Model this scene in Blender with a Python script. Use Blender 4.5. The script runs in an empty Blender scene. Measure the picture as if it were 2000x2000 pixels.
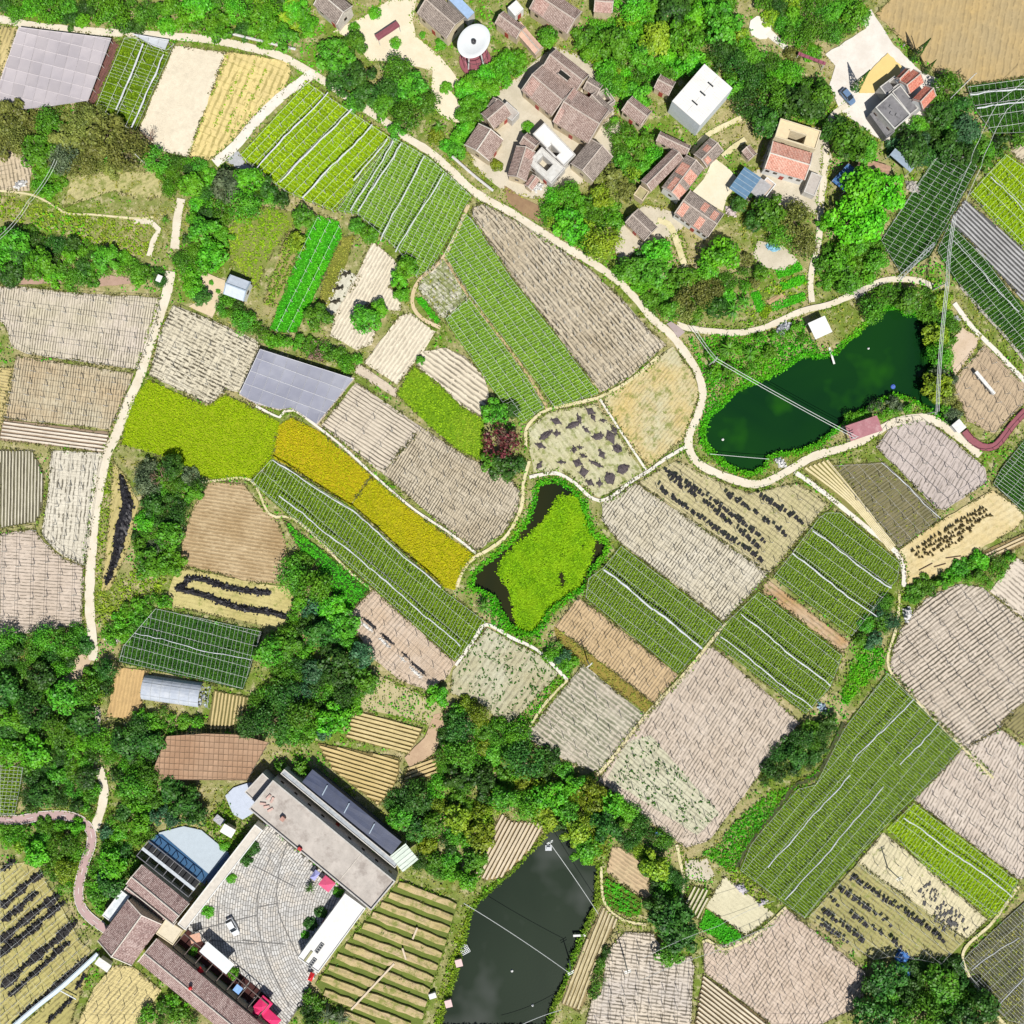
import bpy, bmesh, math, random
import numpy as np
from mathutils import Vector, Matrix

C = bpy.context.scene.collection
rnd = random.Random(7)
rng = np.random.default_rng(11)
S, H = 0.12, 235.0          # metres per unit of the survey grid, camera height
R = math.radians

# ------------------------------------------------------------------ camera, sky, sun, exposure
scn = bpy.context.scene
cd = bpy.data.cameras.new('camera'); cam = bpy.data.objects.new('camera', cd); C.objects.link(cam)
cam.location = (0, 0, H); cam.rotation_euler = (0, 0, 0)
cd.sensor_width = 36; cd.angle = 2 * math.atan(120.0 / H); cd.clip_start = 1; cd.clip_end = 6000
scn.camera = cam
SUN_EL, SUN_DIR = R(57), Vector((0.30, -1.0, 0)).normalized()
wd = bpy.data.worlds.new('World'); scn.world = wd; wd.use_nodes = True
nt = wd.node_tree; nt.nodes.clear()
sky = nt.nodes.new('ShaderNodeTexSky'); sky.sky_type = 'NISHITA'; sky.sun_disc = False
sky.sun_elevation = SUN_EL; sky.sun_rotation = math.atan2(SUN_DIR.x, SUN_DIR.y)
bg = nt.nodes.new('ShaderNodeBackground'); bg.inputs['Strength'].default_value = 0.06
wo = nt.nodes.new('ShaderNodeOutputWorld')
nt.links.new(sky.outputs[0], bg.inputs[0]); nt.links.new(bg.outputs[0], wo.inputs[0])
sd = bpy.data.lights.new('sun', 'SUN'); sd.energy = 4.8; sd.angle = R(0.5); sd.color = (1.0, 0.965, 0.90)
sun = bpy.data.objects.new('sun', sd); C.objects.link(sun)
tosun = Vector((SUN_DIR.x * math.cos(SUN_EL), SUN_DIR.y * math.cos(SUN_EL), math.sin(SUN_EL)))
sun.rotation_euler = tosun.to_track_quat('Z', 'Y').to_euler(); sun.location = tosun * 300
vs = scn.view_settings; vs.view_transform = 'Standard'; vs.look = 'None'; vs.gamma = 1; vs.use_curve_mapping = False
vs.exposure = 0.5

# ------------------------------------------------------------------ survey grid -> metres
def W(p, z=0.0):
    k = (H - z) / H
    return Vector(((p[0] - 1000) * S * k, (1000 - p[1]) * S * k, z))
def dirpx(a): return (math.cos(R(a)), math.sin(R(a)))

# ------------------------------------------------------------------ tags
def tag(o, label=None, cat=None, group=None, kind=None):
    if label: o['label'] = label
    if cat: o['category'] = cat
    if group: o['group'] = group
    if kind: o['kind'] = kind
    return o
def empty(name, loc, rz=0, label=None, cat=None, group=None):
    o = bpy.data.objects.new(name, None); C.objects.link(o); o.location = loc; o.rotation_euler = (0, 0, rz)
    o.empty_display_size = .3
    return tag(o, label, cat, group)

# ------------------------------------------------------------------ materials
MATS = {}
class NT:
    def __init__(s, name):
        s.m = bpy.data.materials.new(name); s.m.use_nodes = True; s.t = s.m.node_tree; s.t.nodes.clear()
        s.out = s.n('ShaderNodeOutputMaterial'); s.b = s.n('ShaderNodeBsdfPrincipled'); s.l(s.b.outputs[0], s.out.inputs[0])
    def n(s, t, **k):
        q = s.t.nodes.new(t)
        for a, v in k.items(): setattr(q, a, v)
        return q
    def l(s, a, b): s.t.links.new(a, b)
    def pos(s, ang=0.0, obj=False):
        if obj: o = s.n('ShaderNodeTexCoord').outputs['Object']
        else: o = s.n('ShaderNodeNewGeometry').outputs['Position']
        mp = s.n('ShaderNodeVectorRotate', rotation_type='Z_AXIS'); s.l(o, mp.inputs['Vector']); mp.inputs['Angle'].default_value = ang
        return mp.outputs[0]
    def noise(s, vec, scale, detail=3, rough=.6, stretch=None, dist=0):
        if stretch:
            v = s.n('ShaderNodeVectorMath', operation='MULTIPLY'); s.l(vec, v.inputs[0]); v.inputs[1].default_value = stretch; vec = v.outputs[0]
        q = s.n('ShaderNodeTexNoise'); s.l(vec, q.inputs['Vector']); q.inputs['Scale'].default_value = scale
        q.inputs['Detail'].default_value = detail; q.inputs['Roughness'].default_value = rough; q.inputs['Distortion'].default_value = dist
        return q.outputs[0]
    def rng(s, v, a, b, c=0.0, d=1.0):
        q = s.n('ShaderNodeMapRange'); s.l(v, q.inputs[0])
        for i, x in enumerate((a, b, c, d)): q.inputs[i + 1].default_value = x
        return q.outputs[0]
    def math(s, op, a, b=None):
        q = s.n('ShaderNodeMath', operation=op)
        for i, x in enumerate((a, b)):
            if x is None: continue
            if isinstance(x, (int, float)): q.inputs[i].default_value = x
            else: s.l(x, q.inputs[i])
        return q.outputs[0]
    def mix(s, f, a, b, mode='MIX'):
        q = s.n('ShaderNodeMix', data_type='RGBA', blend_type=mode)
        for i, x in ((0, f), (6, a), (7, b)):
            if isinstance(x, (int, float)): q.inputs[i].default_value = x
            elif isinstance(x, tuple): q.inputs[i].default_value = (*x[:3], 1)
            else: s.l(x, q.inputs[i])
        return q.outputs[2]
    def sep(s, v):
        q = s.n('ShaderNodeSeparateXYZ'); s.l(v, q.inputs[0]); return q.outputs
    def line(s, x, pitch, lo, hi):      # 1 in the middle of each period, 0 away from it
        f = s.math('FRACT', s.math('DIVIDE', x, pitch)); f = s.math('ABSOLUTE', s.math('SUBTRACT', f, .5))
        return s.rng(f, lo, hi, 1, 0)
    def bump(s, h, strength, dist):
        q = s.n('ShaderNodeBump'); q.inputs['Strength'].default_value = strength; q.inputs['Distance'].default_value = dist
        s.l(h, q.inputs['Height']); s.l(q.outputs[0], s.b.inputs['Normal'])
    def done(s, col, rough=.9, spec=.2):
        if isinstance(col, tuple): s.b.inputs['Base Color'].default_value = (*col, 1)
        else: s.l(col, s.b.inputs['Base Color'])
        if isinstance(rough, (int, float)): s.b.inputs['Roughness'].default_value = rough
        else: s.l(rough, s.b.inputs['Roughness'])
        s.b.inputs['Specular IOR Level'].default_value = spec
        return s.m

def m_soil(c1, c2, ang=0, pitch=.9, dark=.0, cut=.45, xp=0, xdark=0, speck=.5, dc=(.055, .046, .03), fur=0., w=.16, weed=0.):
    """bare ground: mottled soil, rows of stubble (dashes) along ang, cross rows, crumbs"""
    key = ('soil', c1, c2, ang, pitch, dark, cut, xp, xdark, speck, dc, fur, w, weed)
    if key in MATS: return MATS[key]
    def paler(c):
        g = sum(c) / 3; k = .16 if c[2] > .24 else .0; return tuple(min(.75, (q * (1 - k) + g * k) * m) for q, m in zip(c, (1.02, 1.03, 1.03) if k else (1, 1, 1)))
    c1, c2 = paler(c1), paler(c2)
    t = NT('soil'); v = t.pos(R(ang)); x, y, z = t.sep(v)
    big = t.rng(t.noise(v, .09, 4, .6), .35, .65)
    mid = t.noise(v, .8, 4, .7); fine = t.noise(v, 4.5, 3, .75)
    col = t.mix(big, c1, c2)
    col = t.mix(t.rng(t.noise(v, .28, 5, .7), .52, .66, 0, .42), col, tuple(q * .74 for q in c2))
    col = t.mix(t.rng(mid, .3, .7, .0, .5), col, tuple(q * .72 for q in c2))
    col = t.mix(t.rng(fine, .60, .70, 0, speck), col, tuple(q * .34 for q in c2))
    col = t.mix(t.rng(fine, .42, .30, 0, speck * .8), col, tuple(min(.8, q * 1.35) for q in c1))
    yy = t.math('ADD', y, t.math('MULTIPLY', t.math('SUBTRACT', t.noise(v, .35, 2), .5), pitch * .6))
    h = fine
    if fur:
        f = t.line(yy, pitch, .08, .5)
        col = t.mix(t.math('MULTIPLY', t.rng(f, .25, .75, 1, 0), fur * .5), col, tuple(q * .5 for q in c2)); h = t.math('ADD', t.math('MULTIPLY', fine, .4), t.math('MULTIPLY', f, 1.2))
    if dark:
        d = t.rng(t.noise(v, 1.0, 2, .6, stretch=(.7, 1.6 / pitch, 1)), cut - .05, cut + .03)
        d2 = t.rng(t.noise(v, .14, 2, .6), .36, .55, .5, 1)
        msk = t.math('MULTIPLY', t.math('MULTIPLY', t.line(yy, pitch, w * .8, w * 1.7), d), d2)
        col = t.mix(t.math('MULTIPLY', msk, dark), col, dc)
    if xp:
        d = t.rng(t.noise(v, 1.0, 2, .6, stretch=(1.6 / xp, .5, 1)), .42, .56)
        col = t.mix(t.math('MULTIPLY', t.math('MULTIPLY', t.line(x, xp, .05, .12), d), xdark), col, dc)
    if weed:
        wn = t.rng(t.noise(v, .5, 5, .75), .60 - weed * .25, .70 - weed * .2)
        col = t.mix(t.math('MULTIPLY', wn, .8), col, (.13, .16, .03))
    t.bump(h, .7, .12)
    MATS[key] = t.done(col, .95, .08); return MATS[key]

def m_leaf(name, ca, cb, cc, big=.12, gloss=.25, rough=.5, objvar=.35):
    if ('leaf', name) in MATS: return MATS[('leaf', name)]
    t = NT(name); v = t.pos()
    isl = t.n('ShaderNodeNewGeometry').outputs['Random Per Island']
    col = t.mix(t.rng(isl, .0, .85), tuple(q * 1.3 for q in ca), tuple(q * .72 for q in cb))
    col = t.mix(t.rng(t.noise(v, big, 3, .6), .42, .66, 0, .8), col, cc)
    if objvar:
        o = t.n('ShaderNodeObjectInfo').outputs['Random']
        hs = t.n('ShaderNodeHueSaturation'); t.l(col, hs.inputs['Color'])
        t.l(t.rng(o, 0, 1, 1 - objvar, 1 + objvar), hs.inputs['Value']); t.l(t.rng(o, 0, 1, .485, .51), hs.inputs['Hue'])
        col = hs.outputs[0]
    m = t.done(col, rough, gloss)
    tr = t.n('ShaderNodeBsdfTranslucent'); t.l(col, tr.inputs['Color'])
    mx = t.n('ShaderNodeMixShader'); mx.inputs[0].default_value = .10
    t.l(t.b.outputs[0], mx.inputs[1]); t.l(tr.outputs[0], mx.inputs[2]); t.l(mx.outputs[0], t.out.inputs[0])
    MATS[('leaf', name)] = m; return m

def m_plain(name, c, rough=.8, var=.3, scale=1.2, spec=.25, bump=.25, dirt=None, dirtamt=.5, metal=0):
    if name in MATS: return MATS[name]
    if max(c) > .45: k = .45 + (max(c) - .45) * .40; c = tuple(q * k / max(c) for q in c)
    t = NT(name); v = t.pos(0, True)
    n1 = t.noise(v, scale, 5, .7); n2 = t.noise(v, scale * 6, 3, .7)
    col = t.mix(t.rng(n1, .3, .7), tuple(q * (1 - var) for q in c), tuple(min(.85, q * (1 + var * .35)) for q in c))
    col = t.mix(t.rng(n2, .55, .72, 0, var), col, tuple(q * .5 for q in c))
    if dirt: col = t.mix(t.rng(t.noise(v, scale * .6, 5, .75), .5, .64, 0, dirtamt), col, dirt)
    t.bump(n2, bump, .03)
    t.b.inputs['Metallic'].default_value = metal
    MATS[name] = t.done(col, rough, spec); return MATS[name]

def m_tile(name, c1, c2, c3, pitch=.34):
    """rows of half-round clay tiles running down the slope (local y), weathered"""
    if name in MATS: return MATS[name]
    t = NT(name); v = t.pos(0, True); x, y, z = t.sep(v)
    f = t.line(x, pitch, .1, .48)
    crs = t.line(y, .3, .3, .5)
    big = t.rng(t.noise(v, .35, 4, .7), .35, .62); sp = t.noise(v, 3.6, 3, .7)
    col = t.mix(big, c1, c2)
    col = t.mix(t.rng(sp, .50, .60), col, c3)
    col = t.mix(t.rng(t.noise(v, .55, 3, .6, stretch=(2.2, .5, 1)), .52, .66, 0, .6), col, c3)
    col = t.mix(t.rng(sp, .44, .33, 0, .75), col, tuple(q * .38 for q in c1))
    col = t.mix(t.rng(t.noise(v, .8, 4, .75), .56, .66, 0, .6), col, tuple(q * .45 for q in c1))
    col = t.mix(t.math('MULTIPLY', t.rng(f, .0, .35, 1, 0), .75), col, tuple(q * .3 for q in c1))
    t.bump(t.math('ADD', t.math('ADD', f, t.math('MULTIPLY', crs, .3)), t.math('MULTIPLY', sp, .6)), .8, .1)
    MATS[name] = t.done(col, .88, .15); return MATS[name]

# ------------------------------------------------------------------ mesh helpers
def mesh_obj(name, me, mat=None, parent=None):
    o = bpy.data.objects.new(name, me); C.objects.link(o)
    if mat is not None:
        for q in (mat if isinstance(mat, (list, tuple)) else [mat]): me.materials.append(q)
    if parent: o.parent = parent
    return o
class MB:
    def __init__(s): s.v = []; s.f = []; s.mi = []; s.cur = 0
    def add(s, vs, fs):
        b = len(s.v); s.v += [tuple(q) for q in vs]; s.f += [tuple(i + b for i in f) for f in fs]; s.mi += [s.cur] * len(fs); return s
    def poly(s, pts): return s.add(pts, [tuple(range(len(pts)))])
    def prism(s, pts, z0, z1):          # pts: xy outline
        a = sum(pts[i][0] * pts[(i + 1) % len(pts)][1] - pts[(i + 1) % len(pts)][0] * pts[i][1] for i in range(len(pts)))
        if a < 0: pts = pts[::-1]
        n = len(pts); vs = [(p[0], p[1], z0) for p in pts] + [(p[0], p[1], z1) for p in pts]
        return s.add(vs, [tuple(range(n - 1, -1, -1)), tuple(range(n, 2 * n))] + [(i, (i + 1) % n, n + (i + 1) % n, n + i) for i in range(n)])
    def box(s, c, d, rz=0, M=None):
        x, y, z = (q / 2 for q in d); ca, sa = math.cos(rz), math.sin(rz)
        vs = [(sx * x, sy * y, sz * z) for sz in (-1, 1) for sx, sy in ((-1, -1), (1, -1), (1, 1), (-1, 1))]
        if M is not None: vs = [tuple(M @ Vector(q)) for q in vs]
        vs = [(c[0] + q[0] * ca - q[1] * sa, c[1] + q[0] * sa + q[1] * ca, c[2] + q[2]) for q in vs]
        return s.add(vs, [(3, 2, 1, 0), (4, 5, 6, 7), (0, 1, 5, 4), (1, 2, 6, 5), (2, 3, 7, 6), (3, 0, 4, 7)])
    def bar(s, a, b, w, h):             # square bar between two points
        a, b = Vector(a), Vector(b); d = (b - a); 
        if d.length < 1e-4: return s
        up = Vector((0, 0, 1)) if abs(d.normalized().z) < .95 else Vector((1, 0, 0))
        x = d.cross(up).normalized() * w / 2; y = x.cross(d).normalized() * h / 2
        return s.add([p + e for p in (a, b) for e in (-x - y, x - y, x + y, -x + y)], [(0, 1, 2, 3), (7, 6, 5, 4), (0, 4, 5, 1), (1, 5, 6, 2), (2, 6, 7, 3), (3, 7, 4, 0)])
    def tube(s, pts, r, n=5, cap=True):
        pts = [Vector(p) for p in pts]; rs = r if isinstance(r, (list, tuple)) else [r] * len(pts); vs = []; fs = []
        for i, p in enumerate(pts):
            d = (pts[min(i + 1, len(pts) - 1)] - pts[max(i - 1, 0)]).normalized()
            up = Vector((0, 0, 1)) if abs(d.z) < .9 else Vector((1, 0, 0))
            x = d.cross(up).normalized(); y = x.cross(d)
            vs += [p + (x * math.cos(6.2832 * k / n) + y * math.sin(6.2832 * k / n)) * rs[i] for k in range(n)]
        for i in range(len(pts) - 1):
            fs += [(i * n + k, i * n + (k + 1) % n, (i + 1) * n + (k + 1) % n, (i + 1) * n + k) for k in range(n)]
        if cap: fs += [tuple(range(n - 1, -1, -1)), tuple((len(pts) - 1) * n + k for k in range(n))]
        return s.add(vs, fs)
    def lathe(s, c, prof, n=24, sy=1.0):
        vs = []; fs = []; m = len(prof)
        for k in range(n):
            a = 6.283185 * k / n
            vs += [(c[0] + r * math.cos(a), c[1] + r * sy * math.sin(a), c[2] + z) for r, z in prof]
        for k in range(n):
            for i in range(m - 1): fs.append((k * m + i, ((k + 1) % n) * m + i, ((k + 1) % n) * m + i + 1, k * m + i + 1))
        return s.add(vs, fs)
    def build(s, name, mat, parent=None, smooth=False):
        me = bpy.data.meshes.new(name); me.from_pydata(s.v, [], s.f); me.update()
        if isinstance(mat, (list, tuple)): me.polygons.foreach_set('material_index', s.mi)
        if smooth: me.polygons.foreach_set('use_smooth', [True] * len(me.polygons))
        return mesh_obj(name, me, mat, parent)
def quads_mesh(name, v, mat, parent=None):  # v: (n*4, 3) array
    me = bpy.data.meshes.new(name); n = len(v) // 4
    me.vertices.add(4 * n); me.vertices.foreach_set('co', np.asarray(v, np.float32).ravel())
    me.loops.add(4 * n); me.loops.foreach_set('vertex_index', np.arange(4 * n, dtype=np.int32))
    me.polygons.add(n); me.polygons.foreach_set('loop_start', np.arange(0, 4 * n, 4, dtype=np.int32))
    me.update(calc_edges=True)
    return mesh_obj(name, me, mat, parent)

# ------------------------------------------------------------------ polygons on the survey grid
def inside(poly, X, Y):
    p = np.asarray(poly, float); r = np.zeros(np.shape(X), bool); j = len(p) - 1
    for i in range(len(p)):
        xi, yi, xj, yj = *p[i], *p[j]
        c = ((yi > Y) != (yj > Y))
        if yi != yj: r ^= c & (X < (xj - xi) * (Y - yi) / (yj - yi) + xi)
        j = i
    return r
def area(poly): return abs(sum(poly[i][0] * poly[i - 1][1] - poly[i - 1][0] * poly[i][1] for i in range(len(poly)))) / 2
def rand_in(poly, n):
    p = np.asarray(poly, float); lo, hi = p.min(0), p.max(0); out = []; got = 0
    while got < n:
        q = rng.random((max(64, n * 2), 2)) * (hi - lo) + lo; q = q[inside(poly, q[:, 0], q[:, 1])]
        out.append(q); got += len(q)
        if len(out) > 60: break
    return np.concatenate(out)[:n]
def scan(poly, a, pitch, off=.5, jit=0.):
    """parallel lines at angle a clipped to poly: list of (p, q)"""
    d = np.array(dirpx(a)); nrm = np.array((-d[1], d[0])); p = np.asarray(poly, float)
    t = p @ nrm; u = p @ d; segs = []; k = math.floor(t.min() / pitch)
    while (k + off) * pitch < t.max():
        tt = (k + off) * pitch + rnd.uniform(-jit, jit) * pitch; k += 1; xs = []
        for i in range(len(p)):
            a0, a1 = t[i - 1], t[i]
            if (a0 > tt) != (a1 > tt): xs.append(u[i - 1] + (u[i] - u[i - 1]) * (tt - a0) / (a1 - a0))
        xs.sort()
        for i in range(0, len(xs) - 1, 2):
            if xs[i + 1] - xs[i] > pitch * .4: segs.append((tuple(d * xs[i] + nrm * tt), tuple(d * xs[i + 1] + nrm * tt)))
    return segs
def rough(poly, step=14, amp=1.6, closed=True):
    out = []; n = len(poly)
    for i in range(n if closed else n - 1):
        a, b = poly[i], poly[(i + 1) % n]; L = math.dist(a, b); k = max(1, round(L / step))
        for j in range(k):
            f = j / k; q = amp if j else amp * .3
            out.append((a[0] + (b[0] - a[0]) * f + rnd.uniform(-q, q), a[1] + (b[1] - a[1]) * f + rnd.uniform(-q, q)))
    return out
def clip(poly, cell):                    # Sutherland-Hodgman against a convex cell
    out = list(poly); ar = sum(cell[i - 1][0] * cell[i][1] - cell[i][0] * cell[i - 1][1] for i in range(len(cell))); sg = 1 if ar > 0 else -1
    for i in range(len(cell)):
        a, b = cell[i - 1], cell[i]; src, out = out, []
        side = lambda p: sg * ((b[0] - a[0]) * (p[1] - a[1]) - (b[1] - a[1]) * (p[0] - a[0]))
        for k in range(len(src)):
            p, q = src[k - 1], src[k]; sp, sq = side(p), side(q)
            if (sp >= 0) != (sq >= 0):
                f = sp / (sp - sq); out.append((p[0] + (q[0] - p[0]) * f, p[1] + (q[1] - p[1]) * f))
            if sq >= 0: out.append(q)
        if not out: return []
    return out
MASK = np.zeros((1100, 1100), np.uint8)   # what stands where, cells of 2 grid units, origin (-100,-100)
def grow(poly, d):
    n = len(poly); a = sum(poly[i - 1][0] * poly[i][1] - poly[i][0] * poly[i - 1][1] for i in range(n)); sg = 1 if a > 0 else -1; out = []
    for i in range(n):
        p, q, r = poly[i - 1], poly[i], poly[(i + 1) % n]; e1 = (q[0] - p[0], q[1] - p[1]); e2 = (r[0] - q[0], r[1] - q[1]); l1 = math.hypot(*e1) or 1; l2 = math.hypot(*e2) or 1
        nx, ny = e1[1] / l1 + e2[1] / l2, -e1[0] / l1 - e2[0] / l2; L = math.hypot(nx, ny) or 1; k = min(1.6, 2 / L); out.append((q[0] + sg * nx / L * d * k, q[1] + sg * ny / L * d * k))
    return out
def mark(poly, v=1, grow=0):
    p = np.asarray(poly, float); lo = np.clip(((p.min(0) + 100) // 2).astype(int) - 1, 0, 1099); hi = np.clip(((p.max(0) + 100) // 2).astype(int) + 2, 0, 1100)
    if (hi <= lo).any(): return
    X, Y = np.meshgrid(np.arange(lo[0], hi[0]) * 2 - 99, np.arange(lo[1], hi[1]) * 2 - 99)
    MASK[lo[1]:hi[1], lo[0]:hi[0]][inside(poly, X, Y)] = v
def masked(q):
    i = np.clip(((q + 100) // 2).astype(int), 0, 1099); return MASK[i[:, 1], i[:, 0]]
def ribbon(pts, w):                       # outline of a strip along pts
    L, Rr = [], []
    for i, p in enumerate(pts):
        a, b = pts[max(i - 1, 0)], pts[min(i + 1, len(pts) - 1)]; d = (b[0] - a[0], b[1] - a[1]); n = math.hypot(*d) or 1
        ww = (w[i] if isinstance(w, (list, tuple)) else w) / 2
        L.append((p[0] - d[1] / n * ww, p[1] + d[0] / n * ww)); Rr.append((p[0] + d[1] / n * ww, p[1] - d[0] / n * ww))
    return L, Rr
def smooth_line(pts, step=12):
    out = []
    for i in range(len(pts) - 1):
        p0, p1, p2, p3 = (np.array(pts[min(max(i + k, 0), len(pts) - 1)], float) for k in (-1, 0, 1, 2))
        n = max(1, int(math.dist(p1, p2) / step))
        for j in range(n):
            t = j / n; out.append(tuple(.5 * (2 * p1 + (p2 - p0) * t + (2 * p0 - 5 * p1 + 4 * p2 - p3) * t * t + (3 * p1 - p0 - 3 * p2 + p3) * t ** 3)))
    out.append(tuple(pts[-1])); return out

# ------------------------------------------------------------------ tufts: small leaf-sized faces
def tufts(q, size, h0, h1, tilt=.9, per=3, spread=.5):
    """q: (n,2) grid points -> quads of leaf clumps, `per` to a point"""
    n = len(q) * per; c = np.repeat(q, per, 0)
    x = (c[:, 0] - 1000) * S + rng.normal(0, spread, n) * size; y = (1000 - c[:, 1]) * S + rng.normal(0, spread, n) * size
    z = rng.uniform(h0, h1, n)
    return leaf_quads(np.stack((x, y, z), 1), size, tilt)
def leaf_quads(c, size, tilt, outward=None):
    n = len(c); az = rng.uniform(0, 6.2832, n)
    nr = np.stack((rng.normal(0, tilt, n), rng.normal(0, tilt, n), np.ones(n)), 1)
    if outward is not None: nr = outward + rng.normal(0, tilt, (n, 3))
    nr /= np.linalg.norm(nr, axis=1, keepdims=True) + 1e-9
    t = np.stack((np.cos(az), np.sin(az), np.zeros(n)), 1); u = np.cross(nr, t); u /= np.linalg.norm(u, axis=1, keepdims=True) + 1e-9
    w = np.cross(nr, u); s = size * rng.uniform(.55, 1.25, (n, 1)); a = u * s * .5; b = w * s * rng.uniform(.28, .5, (n, 1))
    return np.stack((c - a, c - b * .9 + a * .1, c + a, c + b), 1).reshape(-1, 3)
# ------------------------------------------------------------------ palettes
L_YEL = m_leaf('ripe_rice', (.41, .41, .004), (.30, .34, .004), (.45, .39, .006), .10, .1, .7, 0)
L_YG = m_leaf('yellow_green_rice', (.28, .41, .003), (.20, .33, .003), (.25, .38, .003), .10, .1, .7, 0)
L_NET = m_leaf('young_rice', (.27, .40, .004), (.17, .30, .004), (.22, .37, .004), .10, .1, .7, 0)
L_COOL = m_leaf('cool_green_crop', (.17, .32, .022), (.11, .23, .016), (.19, .33, .018), .08, .1, .7, 0)
L_MID = m_leaf('mid_green_crop', (.16, .26, .008), (.075, .15, .006), (.12, .21, .006), .14, .1, .7, 0)
L_BRI = m_leaf('bright_green_crop', (.05, .36, .008), (.035, .26, .008), (.08, .40, .006), .14, .15, .6, 0)
L_DRK = m_leaf('dark_green_crop', (.035, .12, .010), (.018, .065, .008), (.05, .14, .008), .12, .1, .7, 0)
L_GRS = m_leaf('field_grass', (.20, .34, .008), (.11, .25, .008), (.28, .36, .03), .06, .1, .7, 0)
L_OLV = m_leaf('olive_weeds', (.24, .25, .035), (.14, .20, .02), (.30, .27, .06), .10, .1, .8, 0)
L_LUSH = m_leaf('lush_grass', (.06, .36, .006), (.04, .25, .006), (.12, .40, .008), .06, .15, .6, 0)
L_WEED = m_leaf('verge_weeds', (.14, .28, .012), (.07, .18, .010), (.22, .28, .03), .05, .15, .6, 0)
L_DRY = m_leaf('dry_edge_weeds', (.17, .15, .06), (.075, .075, .025), (.12, .14, .03), .08, .1, .8, 0)
WIRE_W = m_plain('pale_wire', (.66, .68, .66), .6, .1)
WIRE_B = m_plain('dark_wire', (.05, .045, .04), .7, .1)
WIRE_G = m_plain('grey_wire', (.30, .29, .27), .7, .1)
ROLL_W = m_plain('rolled_pale_net', (.62, .64, .66), .8, .35, 2.5)
ROLL_B = m_plain('rolled_black_net', (.018, .017, .02), .8, .4, 2.5)
POST = m_plain('concrete_post', (.55, .54, .50), .9, .2)
# soils
def BEIGE(ang, pitch=.75, dark=.85, **k): return m_soil((.50, .43, .315), (.40, .335, .235), ang, pitch, dark, **k)
def PINK(ang, pitch=.75, dark=.8, **k): return m_soil((.47, .385, .305), (.40, .32, .25), ang, pitch, dark, **k)
def TAN(ang, pitch=.9, dark=.5, **k): return m_soil((.44, .33, .185), (.35, .245, .125), ang, pitch, dark, **k)
def PALE(ang, pitch=.8, dark=.25, **k): return m_soil((.60, .52, .385), (.545, .465, .335), ang, pitch, dark, **k)
def STRAW(ang, pitch=.9, dark=.5, **k): return m_soil((.50, .41, .20), (.38, .31, .13), ang, pitch, dark, **k)
def GREYG(ang, pitch=.9, dark=.5, **k): return m_soil((.42, .41, .29), (.34, .31, .19), ang, pitch, dark, **k)
def WHITE(ang, pitch=.9, dark=.5, **k): return m_soil((.58, .55, .44), (.46, .43, .32), ang, pitch, dark, **k)
EARTH = m_soil((.11, .15, .02), (.07, .11, .015), 0, .8, 0, speck=.4)
SOILOF = {}
EARTH_D = m_soil((.045, .05, .028), (.03, .035, .02), 0, .8, 0, speck=.4)

ZN = [0]
def sheet(name, poly, mat, z=.05, label=None, kind='structure', step=14, amp=1.3, parent=None):
    ZN[0] += 1; zz = z + (ZN[0] % 25) * .0045
    q = rough(poly, step, amp); mb = MB(); top = [W(p, zz) for p in q]; bot = [Vector((p.x, p.y, -.5)) for p in top]; n = len(q)
    mb.add(top + bot, [tuple(range(n))] + [(i, n + i, n + (i + 1) % n, (i + 1) % n) for i in range(n)])
    o = mb.build(name, mat, parent); bm = bmesh.new(); bm.from_mesh(o.data)
    bmesh.ops.recalc_face_normals(bm, faces=bm.faces); bm.to_mesh(o.data); bm.free()
    return tag(o, label, None, None, kind)
def crop(poly, mat, parent, dens=9, size=.5, h=(.1, .4), rows=None, patch=0., name='crop', per=3, tilt=.45):
    """leafy crop: dens leaf clumps per square metre, in rows (angle, pitch) if given"""
    n = int(area(poly) * S * S * dens / per)
    if n < 3: return
    q = rand_in(poly, n)
    if rows:
        d = np.array(dirpx(rows[0])); nr = np.array((-d[1], d[0])); u, v = q @ d, q @ nr
        v = (np.floor(v / rows[1]) + .5) * rows[1] + rng.normal(0, rows[1] * (rows[2] if len(rows) > 2 else .14), len(v))
        q = u[:, None] * d + v[:, None] * nr; q = q[inside(poly, q[:, 0], q[:, 1])]
    if patch:
        f = np.sin(q[:, 0] * .11 + 1.3 * np.sin(q[:, 1] * .07)) + np.sin(q[:, 1] * .13 + 1.7 * np.sin(q[:, 0] * .05)) + rng.normal(0, .7, len(q)); q = q[f > -2 + 3 * patch]
    o = quads_mesh(name, tufts(q, size, h[0], h[1], tilt, per, .45), mat, parent)
    o['kind'] = 'stuff'
def weeds_edge(poly, mat, parent, width=3, dens=.55, size=.42, h=.4, name='edge_weeds', closed=True):
    pts = []; n = len(poly)
    for i in range(n if closed else n - 1):
        a, b = np.array(poly[i]), np.array(poly[(i + 1) % n]); L = np.linalg.norm(b - a); k = int(L * dens)
        if k: t = rng.random((k, 1)); pts.append(a + (b - a) * t + rng.normal(0, width * .5, (k, 2)))
    q = np.concatenate(pts); f = np.sin(q[:, 0] * .09) + np.sin(q[:, 1] * .08 + 1) + rng.normal(0, .6, len(q)); q = q[f > -.7]
    if len(q): o = quads_mesh(name, tufts(q, size, .02, h, .9, 3, .5), mat, parent); o['kind'] = 'stuff'
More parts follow.
